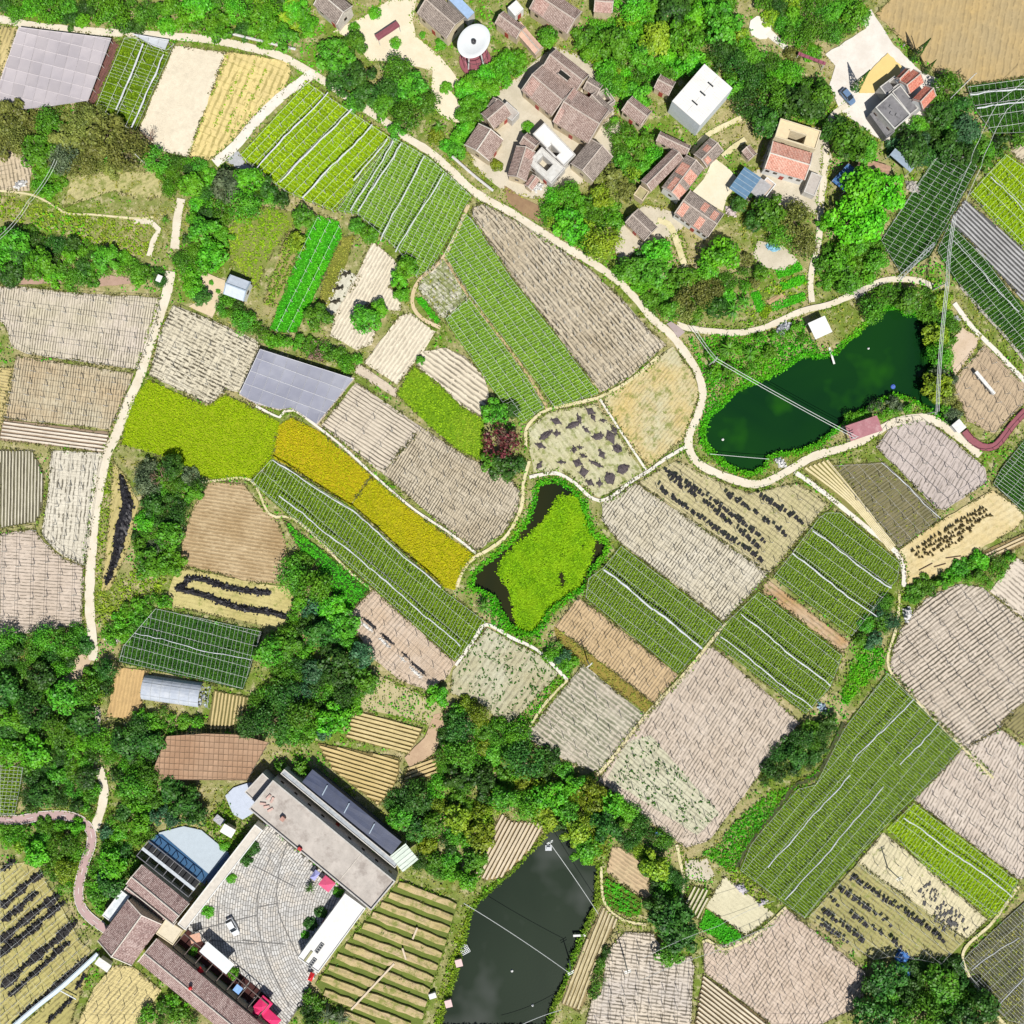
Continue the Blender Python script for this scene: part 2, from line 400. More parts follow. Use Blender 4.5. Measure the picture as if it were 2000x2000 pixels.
def wires(mb, segs, z, r, sag=.12, jit=.12, seg=7.0):
    for p, q in segs:
        a, b = W(p, z), W(q, z); L = (b - a).length; n = max(2, int(L / seg) + 1); d = (b - a).normalized(); s = Vector((-d.y, d.x, 0))
        pts = []
        for i in range(n + 1):
            t = i / n; e = 0 if i in (0, n) else 1
            pts.append(a.lerp(b, t) + s * rnd.uniform(-jit, jit) * e + Vector((0, 0, rnd.uniform(-sag, 0) * e)))
        mb.tube(pts, r, 3, False)
def frame(poly, label, dense=None, long=None, rolls=(), h=2.3, col=WIRE_W, r=.032, lr=.05, roll=ROLL_W, rr=.22, post=30, cat='shade frame', group=None, jit=.06, edge=True, drop=0.):
    sc = .5 if col is WIRE_W else .75; r *= sc; lr *= sc; rr *= .85
    cx = sum(p[0] for p in poly) / len(poly); cy = sum(p[1] for p in poly) / len(poly)
    root = empty('trellis', W((cx, cy), 0), 0, label, cat, group)
    off = Vector((-root.location.x, -root.location.y, 0))
    def fin(mb, name, m, stuff=False):
        mb.v = [(x + off.x, y + off.y, z) for x, y, z in mb.v]
        o = mb.build(name, m, root)
        if stuff: o['kind'] = 'stuff'
        return o
    mb = MB()
    if dense:
        sg = scan(poly, dense[0], dense[1], .5, .12)
        if drop: sg = [q for q in sg if rnd.random() > drop]
        wires(mb, sg, h, r, jit=jit)
    if long:
        ls = scan(poly, long[0], long[1], .5, .06); wires(mb, ls, h + .06, lr, jit=jit * .8)
    if edge:
        for i in range(len(poly)): wires(mb, [(poly[i - 1], poly[i])], h + .02, lr, jit=.05)
    fin(mb, 'wire', col, True)
    pm = MB()
    if post:
        base = scan(poly, long[0], long[1], .5) if long else scan(poly, dense[0], post, .5)
        for p, q in base:
            L = math.dist(p, q); k = max(1, int(L / post))
            for i in range(k + 1):
                t = i / k; g = W((p[0] + (q[0] - p[0]) * t, p[1] + (q[1] - p[1]) * t), h); pm.box((g.x, g.y, h / 2), (.12, .12, h + .15), rnd.random())
        fin(pm, 'post', POST, True)
    for p, q in rolls:
        a, b = W(p, h + .1), W(q, h + .1); L = (b - a).length; n = max(3, int(L / 1.6)); d = (b - a).normalized(); s = Vector((-d.y, d.x, 0))
        if roll is ROLL_B:
            m2 = MB(); az = math.atan2(d.y, d.x); k = int(L / .95)
            for i in range(k):
                if rnd.random() < .12: continue
                c = a.lerp(b, (i + .5) / k) + s * rnd.uniform(-.25, .25); m2.box((c.x, c.y, h * rnd.uniform(.3, .8)), (rnd.uniform(.45, .85), rnd.uniform(.6, 1.25), rnd.uniform(.25, .5)), az + rnd.uniform(-.4, .4))
            fin(m2, 'net_bundle', roll, True); continue
        pts = [a.lerp(b, i / n) + s * (rnd.uniform(-.14, .14) + .18 * math.sin(i * .5)) + Vector((0, 0, rnd.uniform(-.15, .05))) for i in range(n + 1)]
        m2 = MB().tube(pts, [rr * rnd.uniform(.65, 1.3) for _ in pts], 6); fin(m2, 'rolled_net', roll)
    return root
FIELDS = []
for lf, c in ((L_NET, (.18, .29, .006)), (L_COOL, (.115, .23, .014)), (L_MID, (.085, .15, .007)), (L_BRI, (.035, .25, .008)), (L_DRK, (.018, .06, .008)), (L_GRS, (.13, .25, .010)), (L_OLV, (.17, .18, .03))):
    SOILOF[lf.name] = m_soil(c, tuple(q * .78 for q in c), 0, .8, 0, speck=.3)
def field(label, poly, mat, leaf=None, edge=L_DRY, name='field', **k):
    if leaf is not None and mat in (EARTH, EARTH_D): mat = SOILOF[leaf.name]; k['dens'] = k.get('dens', 9) * 1.35
    poly = grow(poly, 2.2)
    o = sheet(name, poly, mat, label=label); mark(poly)
    if leaf is not None: crop(poly, leaf, o, **k)
    if edge is not None: weeds_edge(rough(poly, 30, 1), edge, o, 2.2, .38)
    FIELDS.append(o); return o
def beds(o, poly, a, pitch, width, h, mat, off=.5, name='raised_bed', jit=.03, leaf=None, lk={}):
    """each raised bed a part of its field"""
    d = dirpx(a); nx = (-d[1], d[0])
    for p, q in scan(poly, a, pitch, off, jit):
        L = math.dist(p, q); n = max(2, int(L / 16)); mb = MB(); ring = []
        for i in range(n + 1):
            t = i / n; c = (p[0] + (q[0] - p[0]) * t, p[1] + (q[1] - p[1]) * t); w = width / 2 * rnd.uniform(.88, 1.1) * (.8 if i in (0, n) else 1); e = rnd.uniform(-.04, .04) * pitch
            for k, (wx, hz) in enumerate(((1, .02), (.72, h), (-.72, h), (-1, .02))):
                ring.append(W((c[0] + nx[0] * (w * wx + e), c[1] + nx[1] * (w * wx + e)), .17 + hz * rnd.uniform(.85, 1.1)))
        fs = []
        for i in range(n):
            for k in range(3): fs.append((i * 4 + k, i * 4 + 4 + k, i * 4 + 5 + k, i * 4 + 1 + k))
        fs += [(0, 1, 2, 3), (n * 4 + 3, n * 4 + 2, n * 4 + 1, n * 4)]
        b = mb.add(ring, fs).build(name, mat, o)
        if leaf is not None:
            _, r2 = 0, [(p[0] + nx[0] * width * .45, p[1] + nx[1] * width * .45), (q[0] + nx[0] * width * .45, q[1] + nx[1] * width * .45), (q[0] - nx[0] * width * .45, q[1] - nx[1] * width * .45), (p[0] - nx[0] * width * .45, p[1] - nx[1] * width * .45)]
            crop(r2, leaf, b, **{**dict(h=(.2 + h, .45 + h), size=.4, dens=8), **lk})

# ------------------------------------------------------------------ ground with hollows for the ponds
POND1 = [(1409, 795), (1427, 774), (1445, 759), (1466, 752), (1500, 738), (1540, 715), (1565, 697), (1609, 697), (1635, 691), (1655, 666), (1676, 652), (1692, 635), (1707, 614), (1733, 603), (1754, 601), (1769, 614), (1790, 614), (1808, 627), (1821, 629), (1834, 666), (1831, 707), (1824, 746), (1829, 780), (1846, 806), (1856, 822), (1846, 820), (1812, 795), (1780, 777), (1746, 769), (1725, 777), (1697, 795), (1666, 811), (1648, 824), (1635, 836), (1619, 847), (1604, 862), (1578, 873), (1552, 883), (1521, 886), (1500, 891), (1490, 914), (1466, 925), (1440, 921), (1414, 904), (1390, 883), (1375, 862), (1374, 836), (1388, 811)]
POND2 = [(1052, 947), (1080, 937), (1110, 952), (1133, 972), (1146, 1010), (1156, 1044), (1185, 1062), (1180, 1080), (1155, 1112), (1142, 1145), (1110, 1165), (1072, 1192), (1060, 1215), (1040, 1240), (1012, 1233), (988, 1210), (965, 1165), (922, 1145), (926, 1122), (965, 1087), (1000, 1062), (1030, 1022), (1045, 985)]
POND3 = [(1072, 1622), (1108, 1612), (1126, 1640), (1150, 1682), (1168, 1692), (1164, 1765), (1148, 1800), (1122, 1860), (1103, 1920), (1083, 1960), (1064, 2012), (856, 2012), (872, 1960), (892, 1900), (906, 1840), (917, 1790), (934, 1760), (968, 1730), (1003, 1700), (1034, 1665), (1062, 1638)]
PONDS = [POND1, POND2, POND3]
def m_ground():
    t = NT('ground'); v = t.pos()
    a = t.noise(v, .06, 5, .65); b = t.noise(v, .5, 5, .7); c = t.noise(v, 3.5, 3, .75)
    col = t.mix(t.rng(a, .40, .58), (.29, .25, .12), (.12, .17, .025))
    col = t.mix(t.rng(b, .52, .64, 0, .75), col, (.42, .36, .22))
    col = t.mix(t.rng(b, .42, .32, 0, .8), col, (.07, .12, .015))
    col = t.mix(t.rng(c, .56, .68, 0, .7), col, (.05, .05, .02))
    t.bump(t.math('ADD', b, c), .8, .2); return t.done(col, .95, .1)
G = 420; gx = np.linspace(-126, 126, G + 1); X, Y = np.meshgrid(gx, gx)
dep = np.zeros_like(X)
for P in PONDS: dep[inside(P, X / S + 1000, 1000 - Y / S)] = 1
for _ in range(2):
    d2 = dep.copy(); d2[1:-1, 1:-1] = (dep[1:-1, 1:-1] * 2 + dep[:-2, 1:-1] + dep[2:, 1:-1] + dep[1:-1, :-2] + dep[1:-1, 2:]) / 6; dep = d2
Z = -.08 + .035 * np.sin(X * .31 + 1.7 * np.sin(Y * .17)) + .03 * np.sin(Y * .43 + X * .11) - 1.7 * dep
gm = bpy.data.meshes.new('ground'); n = G + 1
idx = np.arange(n * n).reshape(n, n)
gm.vertices.add(n * n); gm.vertices.foreach_set('co', np.stack((X, Y, Z), 2).astype(np.float32).ravel())
qd = np.stack((idx[:-1, :-1], idx[:-1, 1:], idx[1:, 1:], idx[1:, :-1]), 2).reshape(-1).astype(np.int32)
gm.loops.add(len(qd)); gm.loops.foreach_set('vertex_index', qd); gm.polygons.add(len(qd) // 4)
gm.polygons.foreach_set('loop_start', np.arange(0, len(qd), 4, dtype=np.int32)); gm.update(calc_edges=True)
gm.polygons.foreach_set('use_smooth', np.ones(len(qd) // 4, bool))
GROUND = m_ground()
tag(mesh_obj('ground', gm, GROUND), 'grassy olive brown ground between the fields', kind='structure')
mb = MB()
for x0, x1, y0, y1 in ((-3000, -126, -3000, 3000), (126, 3000, -3000, 3000), (-126, 126, 126, 3000), (-126, 126, -3000, -126)):
    mb.poly([(x0, y0, -.1), (x1, y0, -.1), (x1, y1, -.1), (x0, y1, -.1)])
tag(mb.build('ground', GROUND), 'farmland stretching away beyond the picture', kind='structure')
def m_water(name, c1, c2, c3, sc=.03, rough=.12):
    t = NT(name); v = t.pos(); a = t.noise(v, sc, 3, .55, dist=.8)
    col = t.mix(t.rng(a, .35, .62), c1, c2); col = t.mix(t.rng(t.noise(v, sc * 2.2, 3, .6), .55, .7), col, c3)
    t.bump(t.noise(v, 2.2, 3, .6), .10, .05); return t.done(col, rough, .14)
for P, m, lb in ((POND1, m_water('green_water', (.0030, .022, .006), (.005, .034, .005), (.010, .062, .004)), 'deep green pond with a white-roofed hut on its bank'),
                 (POND2, m_water('brown_water', (.010, .014, .006), (.020, .020, .006), (.026, .024, .008)), 'murky pond half covered with a bright green weed mat'),
                 (POND3, m_water('dark_water', (.012, .019, .012), (.018, .027, .017), (.045, .052, .045), .022, .1), 'dark smooth pond reaching the bottom edge')):  # dark pond: lifted base and paler noise colour paint in the reflected sky sheen
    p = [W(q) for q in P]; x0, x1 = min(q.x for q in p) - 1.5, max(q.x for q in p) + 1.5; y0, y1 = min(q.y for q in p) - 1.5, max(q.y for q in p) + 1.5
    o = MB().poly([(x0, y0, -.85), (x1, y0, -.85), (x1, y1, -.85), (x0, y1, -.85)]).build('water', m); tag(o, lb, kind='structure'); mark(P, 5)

# ------------------------------------------------------------------ roads, paths
def m_road(name, c, c2, c3, rough=.9):
    t = NT(name); v = t.pos(); a = t.noise(v, .25, 5, .7); b = t.noise(v, 2.5, 4, .75)
    col = t.mix(t.rng(a, .38, .62), c, c2); col = t.mix(t.rng(b, .58, .70, 0, .6), col, c3)
    t.bump(b, .5, .05); return t.done(col, rough, .1)
DIRT = m_road('pale_dirt', (.52, .475, .385), (.47, .42, .325), (.42, .33, .2))
CONC = m_road('pale_concrete', (.55, .52, .465), (.50, .465, .40), (.42, .38, .30))
BUND = m_road('bund_earth', (.52, .46, .30), (.42, .38, .20), (.2, .19, .07))
PINKR = m_road('pink_asphalt', (.36, .25, .24), (.32, .23, .22), (.22, .16, .15))
GREYR = m_road('grey_concrete', (.40, .37, .32), (.33, .29, .26), (.22, .20, .17))
RZ = [0]
def road(name, label, pts, w, mat, z=.16, weeds=L_WEED, step=10, jit=.10, dens=.45):
    RZ[0] += 1; zz = z + (RZ[0] % 12) * .006
    sp = smooth_line(pts, step); ws = [w * rnd.uniform(1 - jit, 1 + jit) for _ in sp]
    if isinstance(w, tuple): ws = [w[0] + (w[1] - w[0]) * i / len(sp) for i in range(len(sp))]
    L_, R_ = ribbon(sp, ws); n = len(sp); vs = []; fs = []
    for l, r in zip(L_, R_): vs += [W(l, -.2), W(l, zz), W(r, zz), W(r, -.2)]
    for i in range(n - 1):
        for k in range(3): fs.append((i * 4 + k, i * 4 + 4 + k, i * 4 + 5 + k, i * 4 + 1 + k))
    o = MB().add(vs, fs).build(name, mat); bm = bmesh.new(); bm.from_mesh(o.data); bmesh.ops.recalc_face_normals(bm, faces=bm.faces)
    if sum(f.normal.z for f in bm.faces) < 0: bmesh.ops.reverse_faces(bm, faces=bm.faces)
    bm.to_mesh(o.data); bm.free()
    tag(o, label, kind='structure')
    for i in range(n - 1): mark([L_[i], L_[i + 1], R_[i + 1], R_[i]], 2)
    if weeds:
        for e in ribbon(sp, [q + 4.5 for q in ws]): weeds_edge(e, weeds, o, 3.0, dens, .42, .35, closed=False)
    return o, sp, ws
road('road', 'main pale dirt road curving past the village to the green pond', [(-10, 35), (60, 49), (110, 55), (207, 63), (310, 69), (414, 78), (500, 96), (552, 111), (590, 132), (620, 150), (655, 173), (705, 207), (746, 233), (785, 263), (836, 294), (875, 327), (927, 375), (1000, 416), (1052, 450), (1104, 482), (1160, 515), (1207, 549), (1248, 590), (1272, 620), (1312, 655), (1336, 686), (1360, 722), (1372, 759), (1371, 785), (1358, 823), (1345, 854), (1349, 884), (1370, 909), (1414, 930), (1466, 945), (1500, 940), (1552, 912), (1590, 891), (1642, 876), (1681, 862), (1720, 838), (1759, 821), (1810, 816), (1849, 836), (1878, 858), (1914, 890)], 15, DIRT)
road('road', 'white concrete road forking down beside the yellow stubble field', [(612, 142), (586, 162), (552, 186), (500, 236), (461, 283), (419, 319)], 19, CONC, jit=.05)
road('path', 'long pale dirt path running down between the fields to the wood', [(333, 530), (327, 567), (308, 629), (285, 697), (272, 738), (251, 785), (228, 847), (210, 883), (199, 927), (190, 979), (184, 1026), (179, 1078), (176, 1129), (175, 1181), (179, 1233), (183, 1268), (181, 1290)], 18, DIRT)
road('path', 'short pale dirt stretch of path among the trees above the grass plot', [(354, 388), (346, 430), (341, 486)], 16, DIRT)
road('path', 'short pale path inside the dark wood', [(185, 1378), (191, 1392), (189, 1424), (186, 1452)], 12, DIRT)
road('path', 'pale path joining the pink cycle path', [(193, 1500), (203, 1535), (200, 1572), (190, 1604), (184, 1622)], 17, DIRT)
o, sp, ws = road('road', 'winding pink asphalt cycle path', [(-10, 1600), (39, 1601), (78, 1594), (129, 1593), (160, 1604), (177, 1624), (178, 1650), (166, 1683), (156, 1720), (153, 1746), (160, 1774), (181, 1797), (212, 1818)], 17, PINKR, jit=.02)
WHITE_P = m_plain('white_paint', (.75, .72, .68), .7, .15)
for e in ribbon(sp, 17.5):
    L_, R_ = ribbon(e, 1.1); MB().add([W(p, .255) for p in L_ + R_], [(i, i + 1, len(e) + i + 1, len(e) + i) for i in range(len(e) - 1)]).build('edge_line', WHITE_P, o)
for i in range(2, len(sp) - 2, 3):
    L_, R_ = ribbon([sp[i], sp[i + 1]], .9); MB().add([W(p, .252) for p in L_ + R_[::-1]], [(0, 1, 2, 3)]).build('lane_dash', WHITE_P, o)
road('path', 'pale village lane along the top of the green pond', [(1322, 634), (1350, 642), (1388, 647), (1440, 650), (1492, 640), (1539, 619), (1578, 604), (1616, 596), (1655, 580), (1686, 566), (1722, 549), (1759, 545), (1798, 549), (1822, 560)], 12, DIRT)
road('path', 'village lane climbing from the pond to the square', [(1586, 590), (1583, 552), (1587, 521), (1594, 495), (1600, 460), (1604, 396), (1611, 336), (1614, 298), (1614, 250), (1632, 220), (1656, 205)], 12, DIRT)
road('path', 'curved earth lane beside the big white building', [(1352, 300), (1362, 282), (1386, 261), (1414, 246), (1448, 230)], 10, BUND)
road('path', 'earth lane leading to the sunny yard', [(1412, 306), (1432, 288), (1456, 272)], 11, BUND)
road('path', 'earth lane winding below the small dark-roofed house', [(1284, 430), (1305, 437), (1318, 461), (1328, 490), (1338, 522)], 12, BUND)
road('path', 'thin earth footpath across the rough grass', [(-8, 372), (60, 380), (104, 401), (132, 417), (181, 419), (259, 426), (300, 424)], 4, BUND, dens=.2)
road('path', 'hooked white track in the rough grass', [(262, 432), (296, 434), (310, 448), (300, 468), (291, 500)], 10, DIRT)
road('path', 'white bund path between the weedy pond and the burnt heaps', [(1034, 932), (1062, 926), (1085, 924), (1104, 931), (1130, 949), (1148, 967), (1171, 978), (1197, 968), (1233, 940), (1267, 920), (1298, 897), (1340, 872)], 6.5, CONC)
road('path', 'white bund path above the field of burnt heaps', [(1027, 872), (1028, 838), (1047, 814), (1070, 800), (1116, 789), (1171, 776), (1186, 768), (1234, 740), (1286, 696)], 6, BUND)
road('path', 'straight white bund between the fan field and the burnt heaps', [(1172, 780), (1222, 857), (1262, 918)], 4, CONC, dens=.2)
road('path', 'pale bund path round the end of the rice fields', [(1034, 900), (1022, 945), (1018, 990), (992, 1043), (955, 1073), (926, 1089), (906, 1111), (892, 1146)], 6.5, BUND)
road('path', 'thin bund between the shade cloth and the golden rice', [(500, 793), (546, 815), (556, 803), (574, 801), (617, 831), (668, 871), (728, 926), (805, 992), (883, 1044), (930, 1081)], 4.5, CONC, dens=.3)
road('path', 'thin pale bund below the lime green rice field', [(388, 944), (417, 939), (489, 938), (526, 1004), (565, 1010), (603, 1037), (645, 1078), (681, 1115), (725, 1151)], 4.5, BUND, dens=.3)
road('path', 'pale bund curving round the whitish weedy field', [(890, 1300), (924, 1252), (950, 1220), (1000, 1246), (1052, 1272), (1108, 1328)], 6.5, CONC)
road('path', 'pale bund below the grassy edge of the beige field', [(1108, 1328), (1060, 1380), (1022, 1440)], 5, BUND)
road('path', 'cream bund between the tan field and the big pinkish one', [(1418, 1216), (1340, 1312), (1262, 1396), (1190, 1488), (1166, 1512)], 6, BUND, dens=.2)
road('path', 'dark trodden bund between the straw field and the two green crops', [(1632, 985), (1560, 1068), (1500, 1128), (1416, 1216)], 4, m_road('dark_bund', (.14, .13, .05), (.09, .10, .03), (.04, .05, .02)))
road('path', 'pale bund along the very large pinkish field', [(1757, 1160), (1752, 1220), (1735, 1300), (1786, 1364), (1884, 1464), (1940, 1520)], 5, BUND)
road('path', 'pale track between the cream beds and the green crop', [(1552, 922), (1600, 955), (1680, 1020), (1756, 1086), (1766, 1146)], 9, CONC)
road('path', 'thin brown footpath between the two cool green strips', [(868, 502), (917, 580), (1000, 690), (1050, 765), (1068, 798)], 6, m_road('brown_path', (.40, .29, .17), (.33, .25, .13), (.2, .2, .07)), dens=.25)
road('path', 'pinkish earth path between the crop and the bushes by the sand plots', [(915, 400), (868, 500), (818, 548), (805, 590), (822, 620), (860, 640)], 7, m_road('pinkish_path', (.48, .38, .26), (.42, .34, .2), (.25, .22, .1)), dens=.25)
road('path', 'pale track beside the tan field by the maroon walkway', [(1864, 592), (1900, 640), (1950, 690), (2005, 748)], 9, CONC)
road('path', 'narrow concrete ditch edge along the dark green netted crop', [(1876, 560), (1920, 610), (1970, 665), (2005, 710)], 5, GREYR, dens=.3)
road('path', 'thin pale path past the little beds near the big dark tree', [(1322, 1650), (1330, 1690), (1336, 1720), (1328, 1770)], 6, BUND)
road('path', 'pale bund round the dark green plot near the big dark tree', [(1372, 1840), (1382, 1836), (1414, 1854), (1460, 1836), (1500, 1806), (1535, 1772)], 5, BUND)
road('path', 'narrow earth path above the garden by the bottom pond', [(1174, 1692), (1180, 1760), (1215, 1796), (1262, 1806)], 5, BUND)
road('path', 'long dark ditch bund beside the large white grid', [(1648, 1412), (1600, 1508), (1552, 1536), (1504, 1600), (1458, 1656), (1440, 1695)], 8, m_road('ditch_earth', (.06, .07, .03), (.04, .05, .02), (.02, .03, .01)))
road('path', 'pale wheel track down to the shadowed tree', [(1990, 1730), (1940, 1800), (1880, 1868), (1930, 1960), (1965, 2004)], 6, BUND)
# ------------------------------------------------------------------ yards
def yard(label, poly, mat, z=.11, v=3, weeds=None):
    o = sheet('yard', poly, mat, z, label, step=16, amp=1.2); mark(poly, v)
    if weeds: weeds_edge(poly, weeds, o, 4, .4, .5, .4)
    return o
SANDY = m_road('village_sand', (.44, .395, .31), (.37, .33, .25), (.25, .215, .15))
yard('pale sandy village square round the dish tower', [(650, 62), (700, 38), (760, 0), (815, -5), (805, 40), (812, 70), (860, 110), (900, 160), (880, 175), (902, 210), (900, 240), (870, 232), (848, 210), (842, 165), (845, 138), (770, 120), (720, 118), (692, 78)], m_road('square_sand', (.55, .49, .37), (.50, .44, .32), (.48, .40, .25)), weeds=L_WEED)
yard('concrete square above the red-roofed houses', [(1612, 106), (1692, 55), (1680, 28), (1702, 18), (1745, 88), (1800, 140), (1850, 160), (1838, 212), (1760, 290), (1716, 270), (1640, 215), (1620, 165), (1632, 128)], m_road('square_concrete', (.54, .51, .46), (.48, .44, .39), (.46, .38, .3)), weeds=None)
yard('sunny bare yard beside the red-patched roofs', [(1374, 350), (1395, 308), (1424, 330), (1443, 352), (1420, 385), (1412, 412), (1372, 390), (1350, 378)], m_road('yard_sand', (.54, .49, .38), (.50, .45, .33), (.4, .33, .2)))
yard('bare earth of the old village among the tiled houses', [(900, 260), (960, 190), (1010, 150), (1080, 90), (1165, 120), (1200, 215), (1215, 250), (1195, 330), (1130, 360), (1050, 390), (980, 370), (930, 330)], SANDY, .05, 3, L_OLV)
yard('trodden earth between the small houses and the trees', [(1215, 430), (1260, 400), (1320, 415), (1340, 440), (1300, 470), (1240, 490), (1210, 520), (1200, 480)], SANDY, .05, 3, L_OLV)
yard('earth yard round the red-and-cream house', [(1480, 330), (1520, 240), (1610, 250), (1625, 310), (1600, 420), (1540, 410), (1470, 390), (1440, 400), (1450, 345)], SANDY, .05, 3, L_OLV)
yard('sand yard with potted bushes and a white hut', [(398, 531), (440, 547), (436, 578), (428, 592), (414, 621), (368, 598), (384, 590), (404, 580), (406, 563), (381, 552)], m_road('orange_sand', (.50, .41, .28), (.45, .36, .24), (.34, .26, .16)), v=1)
yard('round white threshing floor in the village wood', [(1466, 40), (1478, 31), (1495, 32), (1506, 42), (1506, 62), (1498, 75), (1484, 76), (1468, 68), (1463, 54)], m_road('white_floor', (.60, .57, .50), (.56, .52, .45), (.5, .45, .36)), v=1)
yard('white lane from the threshing floor to the maroon pergola', [(1495, 68), (1506, 58), (1556, 104), (1548, 110)], CONC, v=1)
yard('pale sand below the maroon house ridge terraces', [(1488, 520), (1470, 500), (1480, 470), (1530, 480), (1560, 510), (1530, 530)], SANDY, v=1, weeds=L_WEED)
yard('pinkish wasteland by the pond and the tan field', [(1855, 700), (1862, 660), (1880, 640), (1915, 660), (1900, 690), (1865, 735)], m_road('pink_waste', (.45, .36, .27), (.4, .31, .22), (.2, .16, .1)), weeds=L_OLV)
yard('brown waste slope between the road and the village trees', [(985, 362), (1010, 380), (1050, 400), (1075, 430), (1078, 445), (1020, 418), (990, 392)], m_road('brown_waste', (.24, .16, .09), (.19, .12, .07), (.12, .08, .04)), v=1)
yard('earth clearing in the dark wood at the end of the dirt path', [(170, 1275), (178, 1290), (150, 1340), (130, 1375), (128, 1340), (102, 1330), (140, 1300), (160, 1262)], m_road('wood_earth', (.44, .34, .24), (.38, .29, .2), (.25, .2, .13)), v=1)
yard('scrubby waste between the torn field and the straw beds', [(718, 1330), (745, 1322), (820, 1355), (868, 1380), (850, 1420), (780, 1400), (700, 1382)], m_road('scrub_earth', (.36, .31, .18), (.3, .26, .14), (.16, .16, .06)), .05, 0, L_WEED)
yard('earthy bank between the big wood and the straw beds', [(848, 1396), (872, 1390), (860, 1440), (850, 1470), (800, 1500), (790, 1480), (830, 1440)], m_road('reddish_earth', (.40, .29, .19), (.33, .23, .15), (.2, .13, .08)), v=1)
yard('brown waste ground at the top of the pinkish field', [(26, 546), (60, 540), (115, 540), (120, 552), (40, 556)], m_road('mauve_earth', (.33, .22, .17), (.28, .19, .14), (.2, .13, .09)), v=1)
yard('mauve earth patch under the row of bushes', [(172, 540), (190, 536), (240, 540), (280, 552), (240, 555), (180, 560)], m_road('mauve_earth2', (.34, .23, .18), (.28, .19, .14), (.2, .13, .09)), v=1)
yard('bare sandy waste above the white grid by the pond bank', [(1338, 1682), (1380, 1676), (1396, 1710), (1378, 1722), (1340, 1716)], SANDY, v=0, weeds=L_WEED)
yard('purple concrete apron where the village lane leaves the road', [(1302, 632), (1312, 628), (1338, 648), (1324, 660)], m_road('mauve_apron', (.33, .27, .26), (.28, .23, .22), (.2, .17, .15)), .3)
# ------------------------------------------------------------------ houses
T_OLD = m_tile('old_clay_tiles', (.24, .165, .14), (.30, .22, .185), (.40, .315, .275))
T_GREY = m_tile('grey_clay_tiles', (.185, .15, .13), (.25, .205, .175), (.34, .285, .245))
T_PINK = m_tile('pink_clay_tiles', (.34, .20, .165), (.40, .26, .22), (.48, .35, .30))
T_RED = m_tile('red_clay_tiles', (.46, .14, .095), (.50, .18, .125), (.56, .27, .2))
T_SALMON = m_tile('salmon_tiles', (.50, .22, .16), (.54, .27, .20), (.6, .38, .3))
T_MAU = m_tile('mauve_clay_tiles', (.215, .135, .125), (.29, .195, .175), (.46, .36, .33))
RIDGE = m_plain('ridge_mortar', (.42, .36, .31), .9, .35)
RIDGE_W = m_plain('pale_ridge_mortar', (.62, .57, .50), .9, .3)
W_MUD = m_plain('mud_wall', (.52, .43, .29), .95, .3, .8)
W_WHITE = m_plain('white_wall', (.74, .74, .72), .85, .12, .6, dirt=(.4, .36, .3), dirtamt=.3)
W_GREY = m_plain('grey_wall', (.46, .44, .41), .9, .25)
W_CREAM = m_plain('cream_wall', (.64, .55, .38), .9, .2)
CONCR = m_plain('weathered_concrete', (.38, .345, .31), .95, .22, .35, dirt=(.20, .17, .15), dirtamt=.7)
CONCR_D = m_plain('dark_concrete', (.17, .165, .17), .95, .3, .5, dirt=(.06, .06, .065), dirtamt=.8)
CONCR_W = m_plain('white_concrete', (.72, .71, .68), .9, .1, .5, dirt=(.45, .42, .38), dirtamt=.35)
GLASS = m_plain('dark_glass', (.02, .025, .03), .2, .2, spec=.5)
WOOD = m_plain('dark_wood', (.11, .065, .04), .8, .3)
DOOR = m_plain('red_door', (.30, .05, .04), .6, .2)
BLUE_S = m_plain('blue_steel', (.10, .18, .27), .5, .2, 1.0)
BLUEGREY = m_plain('blue_grey_steel', (.25, .31, .37), .5, .15, 1.0)
MAROON = m_plain('maroon_paint', (.22, .07, .085), .7, .2, .8)
PINKP = m_plain('faded_pink_roof', (.33, .145, .16), .8, .2, .5, dirt=(.45, .3, .3), dirtamt=.5)
STEEL = m_plain('galvanised_steel', (.45, .47, .48), .45, .15, metal=.3)
def fit(quad, z, ridge='long'):
    p = [W(q, z) for q in quad]; c = sum(p, Vector()) / 4
    e1 = ((p[1] - p[0]) + (p[2] - p[3])) / 2; e2 = ((p[2] - p[1]) + (p[3] - p[0])) / 2
    if (e1.length < e2.length) != (ridge == 'short'): e1, e2 = e2, e1
    mark(quad, 4); g = Vector((c.x, c.y)); q = [((v.x) / S + 1000, 1000 - v.y / S) for v in p]; mark(q, 4)
    return c, e1.length, e2.length, math.atan2(e1.y, e1.x)
def slab_grid(mb, f, nx, ny, th):
    """top surface f(u,v) on a grid with thickness th below it"""
    top = [f(i / nx, j / ny) for j in range(ny + 1) for i in range(nx + 1)]; n = len(top); m = nx + 1
    fs = [(j * m + i, j * m + i + 1, (j + 1) * m + i + 1, (j + 1) * m + i) for j in range(ny) for i in range(nx)]
    fs2 = [tuple(n + k for k in q[::-1]) for q in fs]
    rim = [i for i in range(m)] + [j * m + nx for j in range(1, ny + 1)] + [ny * m + i for i in range(nx - 1, -1, -1)] + [j * m for j in range(ny - 1, 0, -1)]
    fs3 = [(rim[k], n + rim[k], n + rim[(k + 1) % len(rim)], rim[(k + 1) % len(rim)]) for k in range(len(rim))]
    return mb.add(top + [(x, y, z - th) for x, y, z in top], fs + fs2 + fs3)
